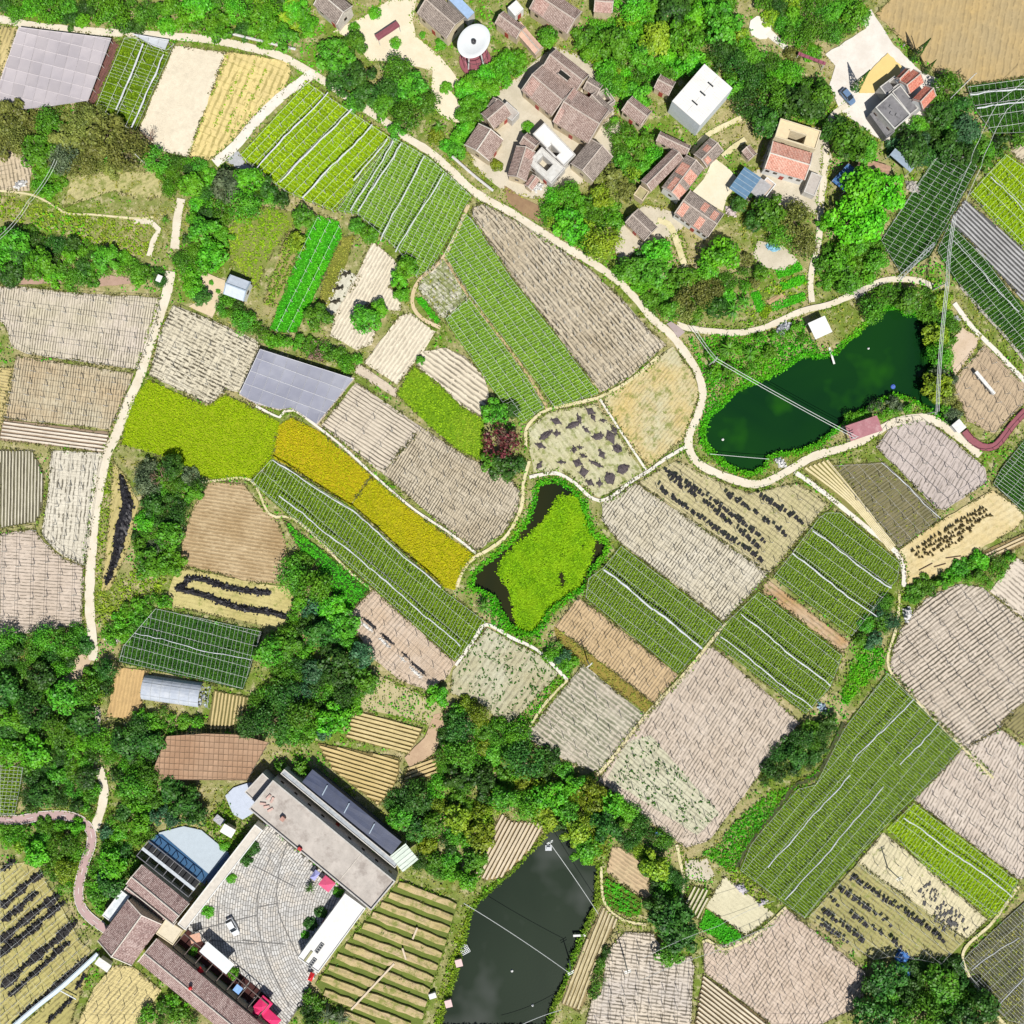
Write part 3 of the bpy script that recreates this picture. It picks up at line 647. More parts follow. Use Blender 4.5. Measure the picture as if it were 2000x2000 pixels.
def openings(root, L, w, h, n, both=False, door=True, inset=.0, gl=None, size=(.9, 1.0)):
    """windows and a door on the walls that face the middle of the valley"""
    to = -Vector((root.location.x, root.location.y, 0)); a = root.rotation_euler.z
    for ax, (nx, ny, ln, dd) in enumerate(((0, 1, L, w / 2), (1, 0, w, L / 2))):
        s = 1 if (nx * math.cos(a) - ny * math.sin(a)) * to.x + (nx * math.sin(a) + ny * math.cos(a)) * to.y > 0 else -1
        k = n if ax == 0 else (1 if ln > 3 else 0)
        for i in range(k):
            t = (i + .5) / k * ln - ln / 2; isd = door and ax == 0 and i == k // 2
            sz = (1.0, 2.0) if isd else size; zc = 1.0 if isd else h * .58
            off = s * (dd + .02)
            c = (t, off, zc) if ax == 0 else (off, t, zc); d = (sz[0], .10, sz[1]) if ax == 0 else (.10, sz[0], sz[1])
            o = MB().box(c, d).build('door' if isd else 'window', DOOR if isd else WOOD, root)
            if not isd:
                c2 = (t, off + s * .045, zc) if ax == 0 else (off + s * .045, t, zc); d2 = (sz[0] - .2, .04, sz[1] - .2) if ax == 0 else (.04, sz[0] - .2, sz[1] - .2)
                MB().box(c2, d2).build('pane', gl or GLASS, o)
def house(label, quad, he=3.2, rise=1.4, roof=T_OLD, wall=W_MUD, ridge='long', over=.35, win=3, patch=(), cap=RIDGE, name='house', cat='house', skew=0., worn=1.0, group=None, ridge_at=0.):
    c, L, w, a = fit(quad, he, ridge); root = empty(name, (c.x, c.y, 0), a, label, cat, group)
    l2, w2 = L / 2 - over * .6, w / 2 - over; ry = ridge_at * w / 2
    zr = lambda y: he + rise * (1 - abs(y - ry) / (w / 2 + (ry if y < ry else -ry)))
    mb = MB(); top = zr(ry) - .16; sd_ = zr(w2) - .16; sd2 = zr(-w2) - .16
    vs = []
    for x in (-l2, l2): vs += [(x, -w2, 0), (x, w2, 0), (x, w2, sd_), (x, ry, top), (x, -w2, sd2)]
    mb.add(vs, [(4, 3, 2, 1, 0), (5, 6, 7, 8, 9), (0, 5, 9, 4), (1, 2, 7, 6), (0, 1, 6, 5)]).build('wall', wall, root)
    for s in (-1, 1):
        ph = rnd.uniform(0, 6)
        def f(u, v, s=s):
            x = (u - .5) * L; y = ry + (s * w / 2 - ry) * v; z = he + rise * (1 - v) + worn * (.05 * math.sin(u * 9 + ph) * v + .04 * math.sin(v * 5 + u * 4 + ph) + rnd.uniform(-.02, .02)) - .12 * worn * math.sin(u * math.pi) * (1 - v * .5)
            if s > 0: x = -x
            return (x, y, z)
        o = slab_grid(MB(), f, max(4, int(L / 1.2)), 5, .14).build('roof_slope', roof, root)
        for (side, u0, u1, v0, v1, m) in patch:
            if side != s: continue
            def g(u, v):
                x, y, z = f(u0 + (u1 - u0) * u, v0 + (v1 - v0) * v); return (x, y, z + .06)
            slab_grid(MB(), g, 4, 3, .05).build('roof_patch', m, o)
    n = max(4, int(L / 1.2)); mb = MB(); 
    mb.tube([(-L / 2 - .05 + (L + .1) * i / n, ry, he + rise + .08 - .12 * worn * math.sin(i / n * math.pi)) for i in range(n + 1)], .17, 6); mb.build('ridge_cap', cap, root)
    for x in (-L / 2 + .1, L / 2 - .1):
        MB().bar((x, -w / 2, he + .14), (x, ry, he + rise + .14), .2, .14).bar((x, ry, he + rise + .14), (x, w / 2, he + .14), .2, .14).build('gable_trim', cap, root)
    if win: openings(root, L - 2 * over * .6, w - 2 * over, he, win)
    return root
def flat(label, quad, h=3.5, roof=CONCR, wall=W_GREY, par=.35, pw=.22, win=3, hole=None, name='house', cat='house', group=None, parm=None):
    c, L, w, a = fit(quad, h); root = empty(name, (c.x, c.y, 0), a, label, cat, group); l2, w2 = L / 2, w / 2
    mb = MB()
    if hole:      # (x0,x1,y0,y1) fractions -.5..+.5
        x0, x1, y0, y1 = hole[0] * L, hole[1] * L, hole[2] * w, hole[3] * w
        parts = ((-l2, l2, -w2, y0), (-l2, l2, y1, w2), (-l2, x0, y0, y1), (x1, l2, y0, y1))
    else: parts = ((-l2, l2, -w2, w2),)
    for xa, xb, ya, yb in parts: mb.box(((xa + xb) / 2, (ya + yb) / 2, (h - .2) / 2), (xb - xa, yb - ya, h - .2))
    mb.build('wall', wall, root); mb = MB()
    for xa, xb, ya, yb in parts: mb.box(((xa + xb) / 2, (ya + yb) / 2, h - .1), (xb - xa, yb - ya, .196))
    mb.build('roof', roof, root)
    if par:
        for s in (-1, 1):
            MB().box((0, s * (w2 - pw / 2), h + par / 2), (L, pw, par)).build('parapet', parm or wall, root)
            MB().box((s * (l2 - pw / 2), 0, h + par / 2), (pw, w - 2 * pw - .004, par)).build('parapet', parm or wall, root)
        if hole:
            for s in (y0 - .1, y1 + .1): MB().box(((x0 + x1) / 2, s, h + .12), (x1 - x0 + .4, .2, .24)).build('parapet', parm or wall, root)
    if win: openings(root, L, w, h, win)
    return root
def T(c, r, *pts):      # survey points read from the quarter sheets
    return [(c * 500 + x / 3.864, r * 500 + y / 3.864) for x, y in pts]
# the old village
house('mauve tiled house behind a pale gable just above the hedge row', T(2, 0, (60, 668), (292, 872), (472, 690), (240, 500)), 4.2, 1.6, T_OLD, patch=((-1, .05, .3, .1, .9, T_PINK),))
r = house('topmost roof of the joined old houses, with a dark light well', T(2, 0, (236, 496), (470, 690), (600, 572), (330, 372)), 4.2, 1.5, T_OLD, win=2)
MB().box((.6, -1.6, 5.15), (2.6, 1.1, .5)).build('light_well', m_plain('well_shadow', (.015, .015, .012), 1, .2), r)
for yy in (-2.2, -1.0): MB().box((.6, yy, 5.3), (2.9, .16, .55)).build('well_kerb', RIDGE, r)
house('long old house with a broad mottled roof and a pink patched corner', T(2, 0, (300, 890), (545, 1085), (770, 832), (470, 690)), 4.4, 1.8, T_OLD, patch=((-1, .02, .14, .3, .98, T_PINK), (1, .86, .98, .3, .98, T_PINK)))
house('ruined grey-roofed shed behind the long old house', T(2, 0, (520, 660), (600, 590), (690, 640), (640, 730)), 3.0, .8, T_GREY, win=1)
house('small dark-tiled lean-to at the corner of the long old house', T(2, 0, (560, 750), (640, 700), (775, 830), (700, 900)), 3.0, .7, T_GREY, win=0)
r = flat('house with a white flat concrete roof and a small courtyard', T(2, 0, (150, 985), (250, 955), (490, 1160), (385, 1265)), 3.6, CONCR_W, W_GREY, .25, hole=(-.05, .22, -.5, -.12))
flat('pale walled terrace with an open court joining the concrete-roofed house', T(2, 0, (120, 1230), (222, 1110), (400, 1268), (300, 1395)), 3.2, m_plain('pale_terrace', (.50, .49, .46), .9, .2, dirt=(.3, .27, .23)), W_GREY, .25, win=2, hole=(-.3, .12, -.2, .25))
flat('ruined roofless room between the long old house and the hedge side', T(2, 0, (640, 730), (700, 650), (770, 760), (715, 830)), 2.4, m_plain('ruin_floor', (.30, .27, .23), .95, .4), RIDGE, .5, win=0, hole=(-.25, .25, -.25, .25))
house('low grey roof between the hedge row and the brown tiled house', T(1, 0, (1740, 800), (1790, 740), (1850, 770), (1800, 850)), 2.8, .6, T_GREY, win=0)
house('brown tiled wing in front of the white concrete roof', T(2, 0, (-30, 1290), (60, 1080), (150, 1165), (100, 1410)), 3.4, 1.3, T_OLD, win=2, patch=((-1, .7, .95, .1, .9, T_PINK),))
house('short brown roof between the white concrete roof and the bushes', T(2, 0, (55, 1080), (115, 1005), (215, 1075), (150, 1160)), 3.4, 1.0, T_OLD, win=0)
house('pink-edged tiled shed by the white rubble heap', T(2, 0, (90, 1400), (150, 1320), (215, 1350), (150, 1440)), 2.6, .6, T_PINK, win=0)
house('old house with two brown slopes split by a pale ridge, beside the hedge', T(1, 0, (1595, 1085), (1668, 925), (1880, 1060), (1735, 1230)), 3.8, 1.5, T_OLD, cap=RIDGE_W, ridge='short')
house('brown tiled house just above the pale-ridged one', T(1, 0, (1700, 850), (1840, 745), (1920, 860), (1790, 985)), 3.8, 1.3, T_OLD, win=2)
flat('small grey flat-roofed hut behind the pale-ridged house', T(1, 0, (1840, 830), (1890, 770), (1990, 850), (1930, 920)), 3.0, CONCR, W_GREY, .2, win=1)
house('dark gabled house with a framed end wall near the olive trees', T(2, 0, (432, 1255), (575, 1065), (780, 1165), (618, 1355)), 3.8, 1.5, T_GREY, W_CREAM)
house('small tiled house with a tall pale gable beside the green gardens', T(2, 0, (828, 822), (905, 738), (1075, 842), (958, 950)), 4.0, 1.2, T_OLD, W_CREAM)
house('half-hidden tiled hut beside the big white building', T(2, 0, (1080, 650), (1110, 575), (1230, 600), (1190, 745)), 3.2, 1.0, T_OLD, win=1)
r = flat('big white building with small black roof vents', T(2, 0, (1450, 492), (1668, 655), (1430, 940), (1198, 770)), 6.5, CONCR_W, m_plain('pale_grey_wall', (.58, .62, .64), .8, .12), 0, win=0)
for i, (fx, fy) in enumerate(((-.28, .04), (-.28, -.06), (-.02, .04), (-.02, -.06), (.25, .05), (.25, -.06))):
    MB().box((fx * 10.4, fy * 8, 6.62), (.28, .75, .24)).build('roof_vent', GLASS, r)
for k in range(-9, 10): MB().box((k * .55, 0, 6.53), (.05, 8.0, .06)).build('roof_seam', m_plain('roof_seam', (.6, .6, .58), .8, .1), r)
MB().box((0, 0, 6.54), (10.6, .14, .09)).build('ridge_cap', CONCR_W, r)
house('curved brown roof wing above the red-patched houses', T(2, 0, (1085, 1060), (1120, 995), (1350, 1095), (1320, 1180)), 3.2, .9, T_OLD, win=2)
house('long narrow brown roof beside the red-patched houses', T(2, 0, (960, 1372), (1210, 1130), (1300, 1190), (1058, 1440)), 3.4, 1.1, T_OLD)
house('end house of the patched row, with two pink roof patches', T(2, 0, (1385, 1145), (1490, 1048), (1600, 1130), (1455, 1290)), 3.6, 1.0, T_GREY, win=2, patch=((-1, .1, .35, .2, .8, T_SALMON), (1, .3, .6, .1, .7, T_SALMON)))
r = house('long house with grey tiles and large salmon red roof patches', T(2, 0, (1130, 1420), (1310, 1170), (1455, 1270), (1262, 1512)), 3.6, 1.2, T_GREY, W_WHITE, patch=((-1, .03, .3, .05, .95, T_SALMON), (-1, .45, .75, .1, .95, T_SALMON), (1, .2, .5, .05, .9, T_SALMON), (1, .6, .95, .1, .6, T_SALMON)))
house('white-walled house with a row of windows and red-patched roof', T(2, 0, (1218, 1605), (1350, 1440), (1612, 1622), (1470, 1785)), 4.2, 1.2, T_GREY, W_WHITE, win=6, patch=((-1, .04, .22, .1, .9, T_SALMON), (-1, .55, .72, .2, .95, T_SALMON), (1, .1, .25, .1, .8, T_SALMON), (1, .4, .55, .2, .9, T_SALMON)))
house('small dark-roofed house above the winding lane', T(2, 0, (845, 1672), (960, 1580), (1110, 1725), (990, 1810)), 3.2, 1.0, T_GREY)
flat('roofless brick shed below the long narrow brown roof', T(2, 0, (915, 1475), (965, 1400), (1035, 1450), (985, 1520)), 2.2, m_plain('shed_floor', (.3, .27, .14), .95), W_MUD, .4, win=0)
def shed(label, quad, h, roof, posts=True, tilt=.4, th=.08, ribs=0, ribm=None, name='shed', cat='shed', wall=None, group=None, long='long'):
    c, L, w, a = fit(quad, h, long); root = empty(name, (c.x, c.y, 0), a, label, cat, group)
    slab_grid(MB(), lambda u, v: ((u - .5) * L, (v - .5) * w, h + tilt * (.5 - v) + rnd.uniform(-.03, .03)), 6, 4, th).build('roof', roof, root)
    for k in range(ribs):
        x = ((k + .5) / ribs - .5) * L; MB().bar((x, -w / 2, h + tilt / 2 + .05), (x, w / 2, h - tilt / 2 + .05), .12, .1).build('roof_rib', ribm or roof, root)
    if wall: 
        MB().box((0, 0, (h - .35) / 2), (L - .7, w - .7, h - .35 - tilt / 2)).build('wall', wall, root)
    elif posts:
        for x in (-L / 2 + .15, L / 2 - .15):
            for y in (-w / 2 + .15, w / 2 - .15): MB().box((x, y, (h - .1) / 2 - .1), (.14, .14, h - .1)).build('post', POST, root)
    return root
shed('blue-grey steel shed roof at the edge of the sunny yard', T(2, 0, (1640, 1412), (1752, 1270), (1885, 1330), (1762, 1512)), 2.8, BLUE_S, ribs=5, ribm=BLUEGREY)
shed('small grey roof leaning against the blue-grey steel shed', T(2, 0, (1790, 1450), (1880, 1345), (1960, 1400), (1880, 1500)), 2.5, m_plain('grey_sheet', (.34, .33, .33), .7), wall=W_GREY)
house('little brown tiled hut beside the orchard lane', T(2, 0, (1740, 1150), (1785, 1085), (1850, 1160), (1790, 1215)), 2.6, .7, T_OLD, win=0)
r = house('house with a salmon red roof and white window wall', T(3, 0, (48, 1068), (358, 1165), (262, 1352), (-42, 1265)), 4.6, 1.1, T_SALMON, W_WHITE, win=5, cap=RIDGE_W, worn=.4)
r = flat('cream flat-roofed block with a dark light well behind the salmon roof', T(3, 0, (95, 895), (402, 992), (355, 1130), (48, 1035)), 4.8, m_plain('cream_roof', (.66, .54, .34), .9, .12), W_CREAM, .3, hole=(-.2, .2, -.42, .05), win=2)
flat('small grey yard hut beside the salmon-roofed house', T(3, 0, (270, 1440), (330, 1300), (410, 1330), (350, 1490)), 2.4, CONCR, W_GREY, .15, win=0)
flat('broken white-walled yard enclosure below the salmon-roofed house', T(3, 0, (-100, 1460), (-10, 1330), (60, 1400), (-30, 1500)), 2.0, m_plain('pink_floor', (.5, .4, .33), .9), W_WHITE, .3, win=0)
# square with the red roofs
house('small red tiled roof nearest the yellow grain floor', T(3, 0, (960, 590), (1040, 515), (1075, 550), (1000, 630)), 4.2, .9, T_RED, W_WHITE, win=0)
house('red tiled house between two taller red roofs', T(3, 0, (985, 620), (1085, 530), (1190, 612), (1070, 705)), 4.6, 1.3, T_RED, W_WHITE)
house('steep red tiled house end at the corner of the square', T(3, 0, (1105, 745), (1205, 625), (1250, 745), (1150, 835)), 5.0, 1.5, T_RED, W_WHITE, win=2)
r = flat('dark stained concrete house beside the red roofs', T(3, 0, (800, 800), (935, 720), (1075, 868), (950, 982)), 4.6, CONCR_D, W_GREY, .35, parm=m_plain('pale_coping', (.5, .49, .46), .9))
for x, y in ((-1, .4), (.2, -.5), (1.4, .2)): MB().box((x, y, 4.75), (.9, .6, .3), .3).build('roof_rubble', CONCR_D, r)
flat('lower dark concrete wing behind the stained house', T(3, 0, (930, 700), (1000, 640), (1130, 820), (1075, 868)), 3.8, CONCR_D, W_GREY, .2, win=0)
flat('small dark concrete annexe at the yellow grain floor', T(3, 0, (840, 660), (950, 575), (1000, 640), (890, 720)), 3.2, CONCR_D, W_GREY, .3, win=0, hole=(.1, .4, -.3, .3))
flat('dark walled lean-to under the stained concrete house', T(3, 0, (775, 870), (820, 810), (950, 985), (900, 1050)), 2.6, CONCR_D, CONCR_D, .2, win=0)
sheet('yard', T(3, 0, (690, 610), (905, 400), (1012, 505), (990, 570), (800, 700), (690, 700)), m_plain('yellow_grain', (.66, .50, .20), .95, .08, .6), .26, 'yellow floor of drying grain in the square', step=8, amp=.8)
shed('blue tarpaulin roof with loose flaps beside the bright tree', T(3, 0, (480, 1365), (605, 1235), (712, 1312), (585, 1448)), 2.6, m_plain('blue_tarp', (.05, .13, .30), .6, .4, 1.6), ribs=6, ribm=m_plain('blue_tarp_fold', (.16, .26, .42), .6, .4, 2), tilt=.7)
shed('grey-blue lean-to roof with open stalls under it', T(3, 0, (912, 1165), (968, 1120), (1120, 1250), (1070, 1302)), 3.0, BLUEGREY, tilt=.5)
shed('rusty brown sheet roof behind the blue tarpaulin', T(3, 0, (650, 1230), (720, 1200), (940, 1260), (900, 1310)), 2.2, m_plain('rusty_sheet', (.36, .22, .15), .9, .4), tilt=.3)
# along the top edge
house('grey tiled house with curved wall at the top edge', T(1, 0, (425, 45), (560, -110), (700, 40), (642, 200)), 4.0, 1.5, T_GREY, RIDGE_W, cap=RIDGE_W, win=2)
house('large brown tiled hall beside the dish tower', T(1, 0, (1218, 110), (1350, -70), (1585, 145), (1430, 285)), 4.6, 1.6, T_GREY, W_CREAM)
flat('pale blue steel roof strip along the large brown hall', T(1, 0, (1440, -20), (1500, -60), (1650, 95), (1595, 140)), 3.6, m_plain('blue_sheet', (.30, .42, .60), .5, .15), W_GREY, 0, win=0)
house('brown tiled house half under the tree beside the dish tower', T(1, 0, (1810, 170), (1860, 90), (2030, 190), (1970, 310)), 3.6, 1.1, T_OLD, win=1)
house('pink roofed ledge behind the round dark tree', T(2, 0, (10, 205), (60, 175), (230, 340), (185, 435)), 3.2, .4, m_plain('pink_render', (.56, .37, .28), .9, .2), W_MUD, win=0)
house('long mauve tiled house with a red painted eave at the top edge', T(2, 0, (100, 40), (270, -80), (530, 85), (418, 262)), 4.2, 1.5, T_OLD, patch=((-1, .05, .35, .1, .9, T_PINK),))
house('mauve roof cut by the top edge beside the village wood', T(2, 0, (580, 85), (660, -40), (790, -20), (735, 85)), 3.8, 1.0, T_PINK, win=0)
flat('white flat hut with a dark doorway at the top edge', T(2, 0, (-40, 60), (30, 10), (90, 60), (30, 120)), 2.8, CONCR_W, W_WHITE, .15, win=1)
shed('maroon roofed notice pergola in the sandy square', T(1, 0, (900, 262), (1062, 150), (1085, 205), (918, 312)), 2.8, MAROON, ribs=0)
shed('maroon pergola walk at the edge of the village wood', T(3, 0, (220, 405), (238, 398), (438, 455), (432, 508), (250, 462))[:1] + T(3, 0, (240, 400), (438, 455), (432, 508)), 2.8, m_plain('rose_paint', (.30, .09, .13), .7, .2), ribs=6, ribm=MAROON)
# pond side
shed('white-roofed open hut on the pond bank', T(3, 1, (302, 505), (432, 450), (482, 572), (358, 632)), 3.0, m_plain('white_sheet', (.78, .78, .76), .6, .03), tilt=.2)
shed('faded pink roof standing over the pond edge', T(3, 1, (568, 1270), (832, 1218), (856, 1300), (640, 1412)), 3.0, PINKP, tilt=.3)
house('white hut with a pale folded roof on the sand yard', T(0, 1, (1688, 285), (1735, 140), (1895, 195), (1840, 345)), 2.6, .9, m_plain('white_blue_sheet', (.50, .55, .62), .5, .15), W_WHITE, win=2, cap=BLUEGREY, worn=.2)
shed('small white box hut beside the long dirt path', T(0, 1, (1170, 185), (1192, 140), (1228, 150), (1208, 200)), 2.0, CONCR_W, wall=W_WHITE, tilt=.05)
shed('little pump house at the start of the maroon walkway', T(3, 1, (1390, 1280), (1440, 1225), (1498, 1290), (1440, 1345)), 2.6, CONCR_W, wall=W_WHITE, tilt=.1)
# ------------------------------------------------------------------ the tiled courtyard complex
NAVY = m_plain('navy_glass_roof', (.035, .045, .085), .35, .25, .5, spec=.5)
r = flat('long weathered grey flat-roofed building along the stone courtyard', T(1, 3, (120, 82), (1060, 850), (866, 1072), (-40, 310)), 5.2, CONCR, W_GREY, .45, .3, win=9, parm=m_plain('grey_coping', (.40, .385, .36), .9))
MB().box((-.3 * 36, -1, 5.7), (1.0, 1.0, 1.0)).build('roof_tank', m_plain('rusty_tank', (.35, .2, .16), .8), r)
MB().box((-3.4, -3.9, 5.55), (.9, .7, .7)).build('red_box', m_plain('red_box', (.4, .03, .03), .6), r)
MB().box((8.2, 0, 5.24), (.12, 9, .1)).build('roof_joint', RIDGE_W, r)
for k in range(5): MB().box((-16.5 + (k % 3) * 1.1, -1.4 + (k // 3) * 2.0, 5.35), (1.4, .5, .35), .6 + k * .3).build('pink_rubble', m_plain('pink_plaster', (.52, .36, .31), .95, .4), r)
flat('narrow dark walkway roof between the grey building and the navy roof', T(1, 3, (185, 38), (215, 10), (1075, 715), (1050, 760)), 3.4, m_plain('ledge_grey', (.30, .32, .34), .8), W_GREY, .2, win=0)
r = shed('long navy glazed roof beside the big wood', T(1, 3, (335, 95), (440, 20), (1092, 560), (1028, 652)), 4.0, NAVY, tilt=.4, wall=m_plain('navy_wall', (.06, .07, .1), .6))
for x in (-8, -1.5, 6): MB().box((x, 0, 4.16), (.25, 2.6, .2), .2).build('glazing_bar', BLUEGREY, r)
r = shed('pale green translucent panel roof at the end of the navy roof', T(1, 3, (1030, 665), (1110, 568), (1222, 670), (1112, 805)), 4.0, m_plain('pale_green_panel', (.46, .52, .45), .4, .08, 2), ribs=5, ribm=m_plain('panel_rib', (.52, .57, .5), .5), tilt=.2)
r = flat('long white flat-roofed building between the courtyard and the orchard', T(1, 3, (680, 940), (822, 1062), (470, 1552), (318, 1422)), 3.6, CONCR_W, W_WHITE, .25, win=5)
for x, y in ((4.5, -.2), (8.3, .5)):
    o = MB().box((x, y, 3.75), (2.6, .9, .3)).build('skylight', m_plain('skylight_frame', (.28, .28, .27), .6), r)
    for k in range(4): MB().box((x - .9 + k * .6, y, 3.92), (.4, .6, .06)).build('pane', GLASS, o)
MB().box((7.5, -1.2, 3.72), (2.8, .5, .24)).build('roof_duct', m_plain('olive_duct', (.25, .24, .13), .7), r)
house('upper tiled wing of the courtyard complex beside the pergola bays', T(0, 3, (952, 872), (1070, 728), (1432, 1022), (1310, 1172)), 4.0, 1.6, T_MAU, W_CREAM, win=0, cap=RIDGE_W, worn=.5, ridge_at=0)
house('low tiled eave below the upper wing of the courtyard complex', T(0, 3, (940, 915), (975, 868), (1335, 1155), (1305, 1205)), 3.0, .5, T_MAU, W_CREAM, win=0, cap=RIDGE_W, worn=.5)
house('middle tiled hall of the courtyard complex with a pale diagonal ridge', T(0, 3, (745, 1300), (965, 985), (1225, 1180), (985, 1495)), 4.4, 1.9, T_MAU, W_CREAM, win=0, cap=RIDGE_W, worn=.5)
r = house('long tiled wing of the courtyard complex with a red lantern on it', T(0, 3, (1040, 1455), (1180, 1288), (2080, 2020), (1930, 2200)), 4.2, 1.7, T_MAU, W_CREAM, win=0, cap=RIDGE_W, worn=.5)
MB().lathe((-4.5, .6, 5.75), [(.02, 0), (.35, .1), (.48, .4), (.35, .7), (.02, .8)], 10).build('red_lantern', m_plain('red_lantern', (.5, .01, .012), .5), r)
flat('cream paved terrace roof linking the tiled wings', T(0, 3, (1180, 1235), (1250, 1150), (1392, 1215), (1295, 1345)), 3.4, m_plain('cream_paving', (.58, .51, .38), .9, .15), W_CREAM, .15, win=0)
flat('pale roofed corridor running down beside the stone courtyard', T(0, 3, (1340, 1175), (1925, 425), (1985, 470), (1400, 1225)), 3.2, m_plain('corridor_roof', (.50, .46, .40), .9, .2), W_WHITE, .12, win=0)
flat('grey concrete stair block at the corner of the courtyard', T(0, 3, (1840, 180), (1985, 40), (2080, 120), (1950, 270)), 3.6, CONCR, W_GREY, .3, win=0)
flat('white flat strip roof behind the middle tiled hall', T(0, 3, (765, 1110), (925, 920), (972, 970), (842, 1160)), 2.6, m_plain('white_strip', (.62, .66, .68), .6), W_WHITE, .15, win=0)
sheet('yard', T(0, 3, (1195, 490), (1385, 440), (1520, 470), (1725, 640), (1560, 822)), m_plain('pale_blue_deck', (.33, .38, .42), .6, .08), .30, 'pale pool deck beside the pergola bays', step=12, amp=.2)
for q, lb in ((((1180, 500), (1225, 500), (1575, 800), (1545, 880), (1120, 560)), 'long blue channel edging the pale pool deck'), (((1560, 820), (1720, 640), (1735, 665), (1570, 880)), 'short blue channel edging the pale pool deck')):
    sheet('water', T(0, 3, *q), m_plain('pool_blue', (.03, .085, .17), .25, .1, spec=.5), .33, lb, step=20, amp=.1)
sheet('yard', T(0, 3, (1700, 210), (1760, 150), (1880, 110), (1932, 120), (1932, 330), (1830, 390), (1760, 350)), m_plain('blue_grey_deck', (.40, .44, .52), .7, .1), .28, 'blue-grey deck by the curved garden', step=12, amp=.3)
mark(T(0, 3, (1180, 490), (1385, 440), (1520, 470), (1725, 640), (1560, 860), (1000, 660)), 4); mark(T(0, 3, (1700, 210), (1760, 150), (1932, 120), (1932, 330), (1830, 390)), 4)
def pergola(label, quad, h, n, fm, bm_=None, rails=3, group=None, name='pergola', slab=None):
    c, L, w, a = fit(quad, h); root = empty(name, (c.x, c.y, 0), a, label, 'pergola', group)
    for k in range(rails):
        y = (k / (rails - 1) - .5) * (w - .2); MB().box((0, y, h), (L, .18, .2)).build('rail', fm, root)
    for k in range(n + 1):
        x = (k / n - .5) * (L - .2); MB().box((x, 0, h - .12), (.16, w, .18)).build('crossbeam', fm, root)
        for y in (-w / 2 + .1, w / 2 - .1): MB().box((x, y, h / 2 - .1), (.16, .16, h - .12)).build('post', fm, root)
    if bm_:
        for k in range(n): MB().box(((k + .5) / n * (L - .2) - (L - .2) / 2, 0, .32 + .002 * k), ((L - .2) / n - .3, w - .5, .12)).build('bay_floor', bm_, root)
    if slab: MB().box((0, 0, h + .14), (L, w * .16, .1)).build('centre_slab', slab, root)
    return root
pergola('pergola with square dark bays between the pool deck and the tiled wing', T(0, 3, (1030, 660), (1120, 545), (1510, 850), (1430, 985)), 3.2, 6, m_plain('dark_frame', (.13, .13, .14), .6), m_plain('dark_slate', (.022, .023, .026), .9), 2, slab=m_plain('grey_slab', (.42, .45, .48), .7))
pergola('dark brown stall frame in front of the long tiled wing', T(0, 3, (1295, 1345), (1395, 1255), (2040, 1790), (1930, 1890)), 3.0, 8, m_plain('brown_frame', (.12, .09, .08), .7), m_plain('maroon_floor', (.045, .014, .012), .9), 2)
shed('white and blue canopy over the brown stall frame', T(0, 3, (1510, 1375), (1560, 1320), (1775, 1480), (1700, 1560)), 3.5, m_plain('white_canopy', (.66, .69, .70), .5, .05), tilt=.3)
shed('small bright blue umbrella-like roof in front of the long tiled wing', T(0, 3, (1755, 1670), (1790, 1635), (1835, 1660), (1800, 1715)), 2.8, m_plain('sky_blue', (.22, .40, .72), .5, .05), tilt=.1)
shed('salmon awning at the end of the brown stall frame', T(0, 3, (1405, 1265), (1500, 1260), (1525, 1290), (1470, 1325)), 2.8, m_plain('salmon_awning', (.58, .33, .23), .7, .1), tilt=.2)
shed('white garden hut in the curved garden', T(0, 3, (1652, 475), (1700, 425), (1785, 475), (1740, 525)), 2.6, m_plain('hut_white', (.78, .76, .72), .5, .03), wall=W_CREAM, tilt=.15)
shed('grey skylight table in the curved garden', T(0, 3, (1605, 390), (1640, 350), (1700, 395), (1665, 440)), 1.0, m_plain('grey_lattice', (.32, .32, .34), .6, .4, 4), tilt=.02)
shed('white box roof at the end of the pale blue channel', T(0, 3, (715, 1470), (745, 1435), (850, 1490), (800, 1545)), 2.2, CONCR_W, wall=W_WHITE, tilt=.05)
# ------------------------------------------------------------------ fields of the upper left
field('narrow straw-coloured field at the top end of the long dirt road', [(0, 55), (36, 54), (10, 140), (0, 165)], STRAW(-70))
f2 = [(37, 53), (217, 75), (172, 196), (100, 207), (0, 218), (0, 160)]
field('bare ground under the lilac grey shade cloth below the road', f2, PINK(0, dark=0))
f3 = [(243, 74), (262, 74), (325, 98), (340, 85), (262, 258), (188, 206)]
field('green crop between the lilac shade cloth and the bare beige plot', f3, EARTH, L_MID, dens=14, size=.42, rows=(18, 4.5, .2))
frame(f3, 'shade frame with two crumpled white nets over the small green plot', (18, 6.5), (-66, 24), [((278, 85), (228, 215)), ((318, 105), (258, 250))], drop=.25)
o = field('dark reddish strip of old beds beside the lilac shade cloth', [(219, 76), (231, 90), (187, 204), (174, 197)], m_soil((.20, .10, .075), (.13, .06, .05), -63, 1, .6))
beds(o, [(219, 76), (231, 90), (187, 204), (174, 197)], -63, 4.6, 2.8, .18, m_plain('reddish_net', (.16, .07, .065), .8, .4))
field('bare beige plot between the green crop and the yellow stubble', [(342, 92), (440, 104), (368, 305), (310, 291), (274, 252)], PALE(-70, dark=0, speck=.22))
o = field('yellow stubble field with thin green weed lines', [(442, 104), (500, 110), (562, 124), (566, 142), (552, 180), (500, 222), (415, 310), (370, 305)], m_soil((.60, .48, .20), (.52, .42, .19), -67, 1.5, .65, dc=(.2, .17, .05), xp=1.6, xdark=.4))
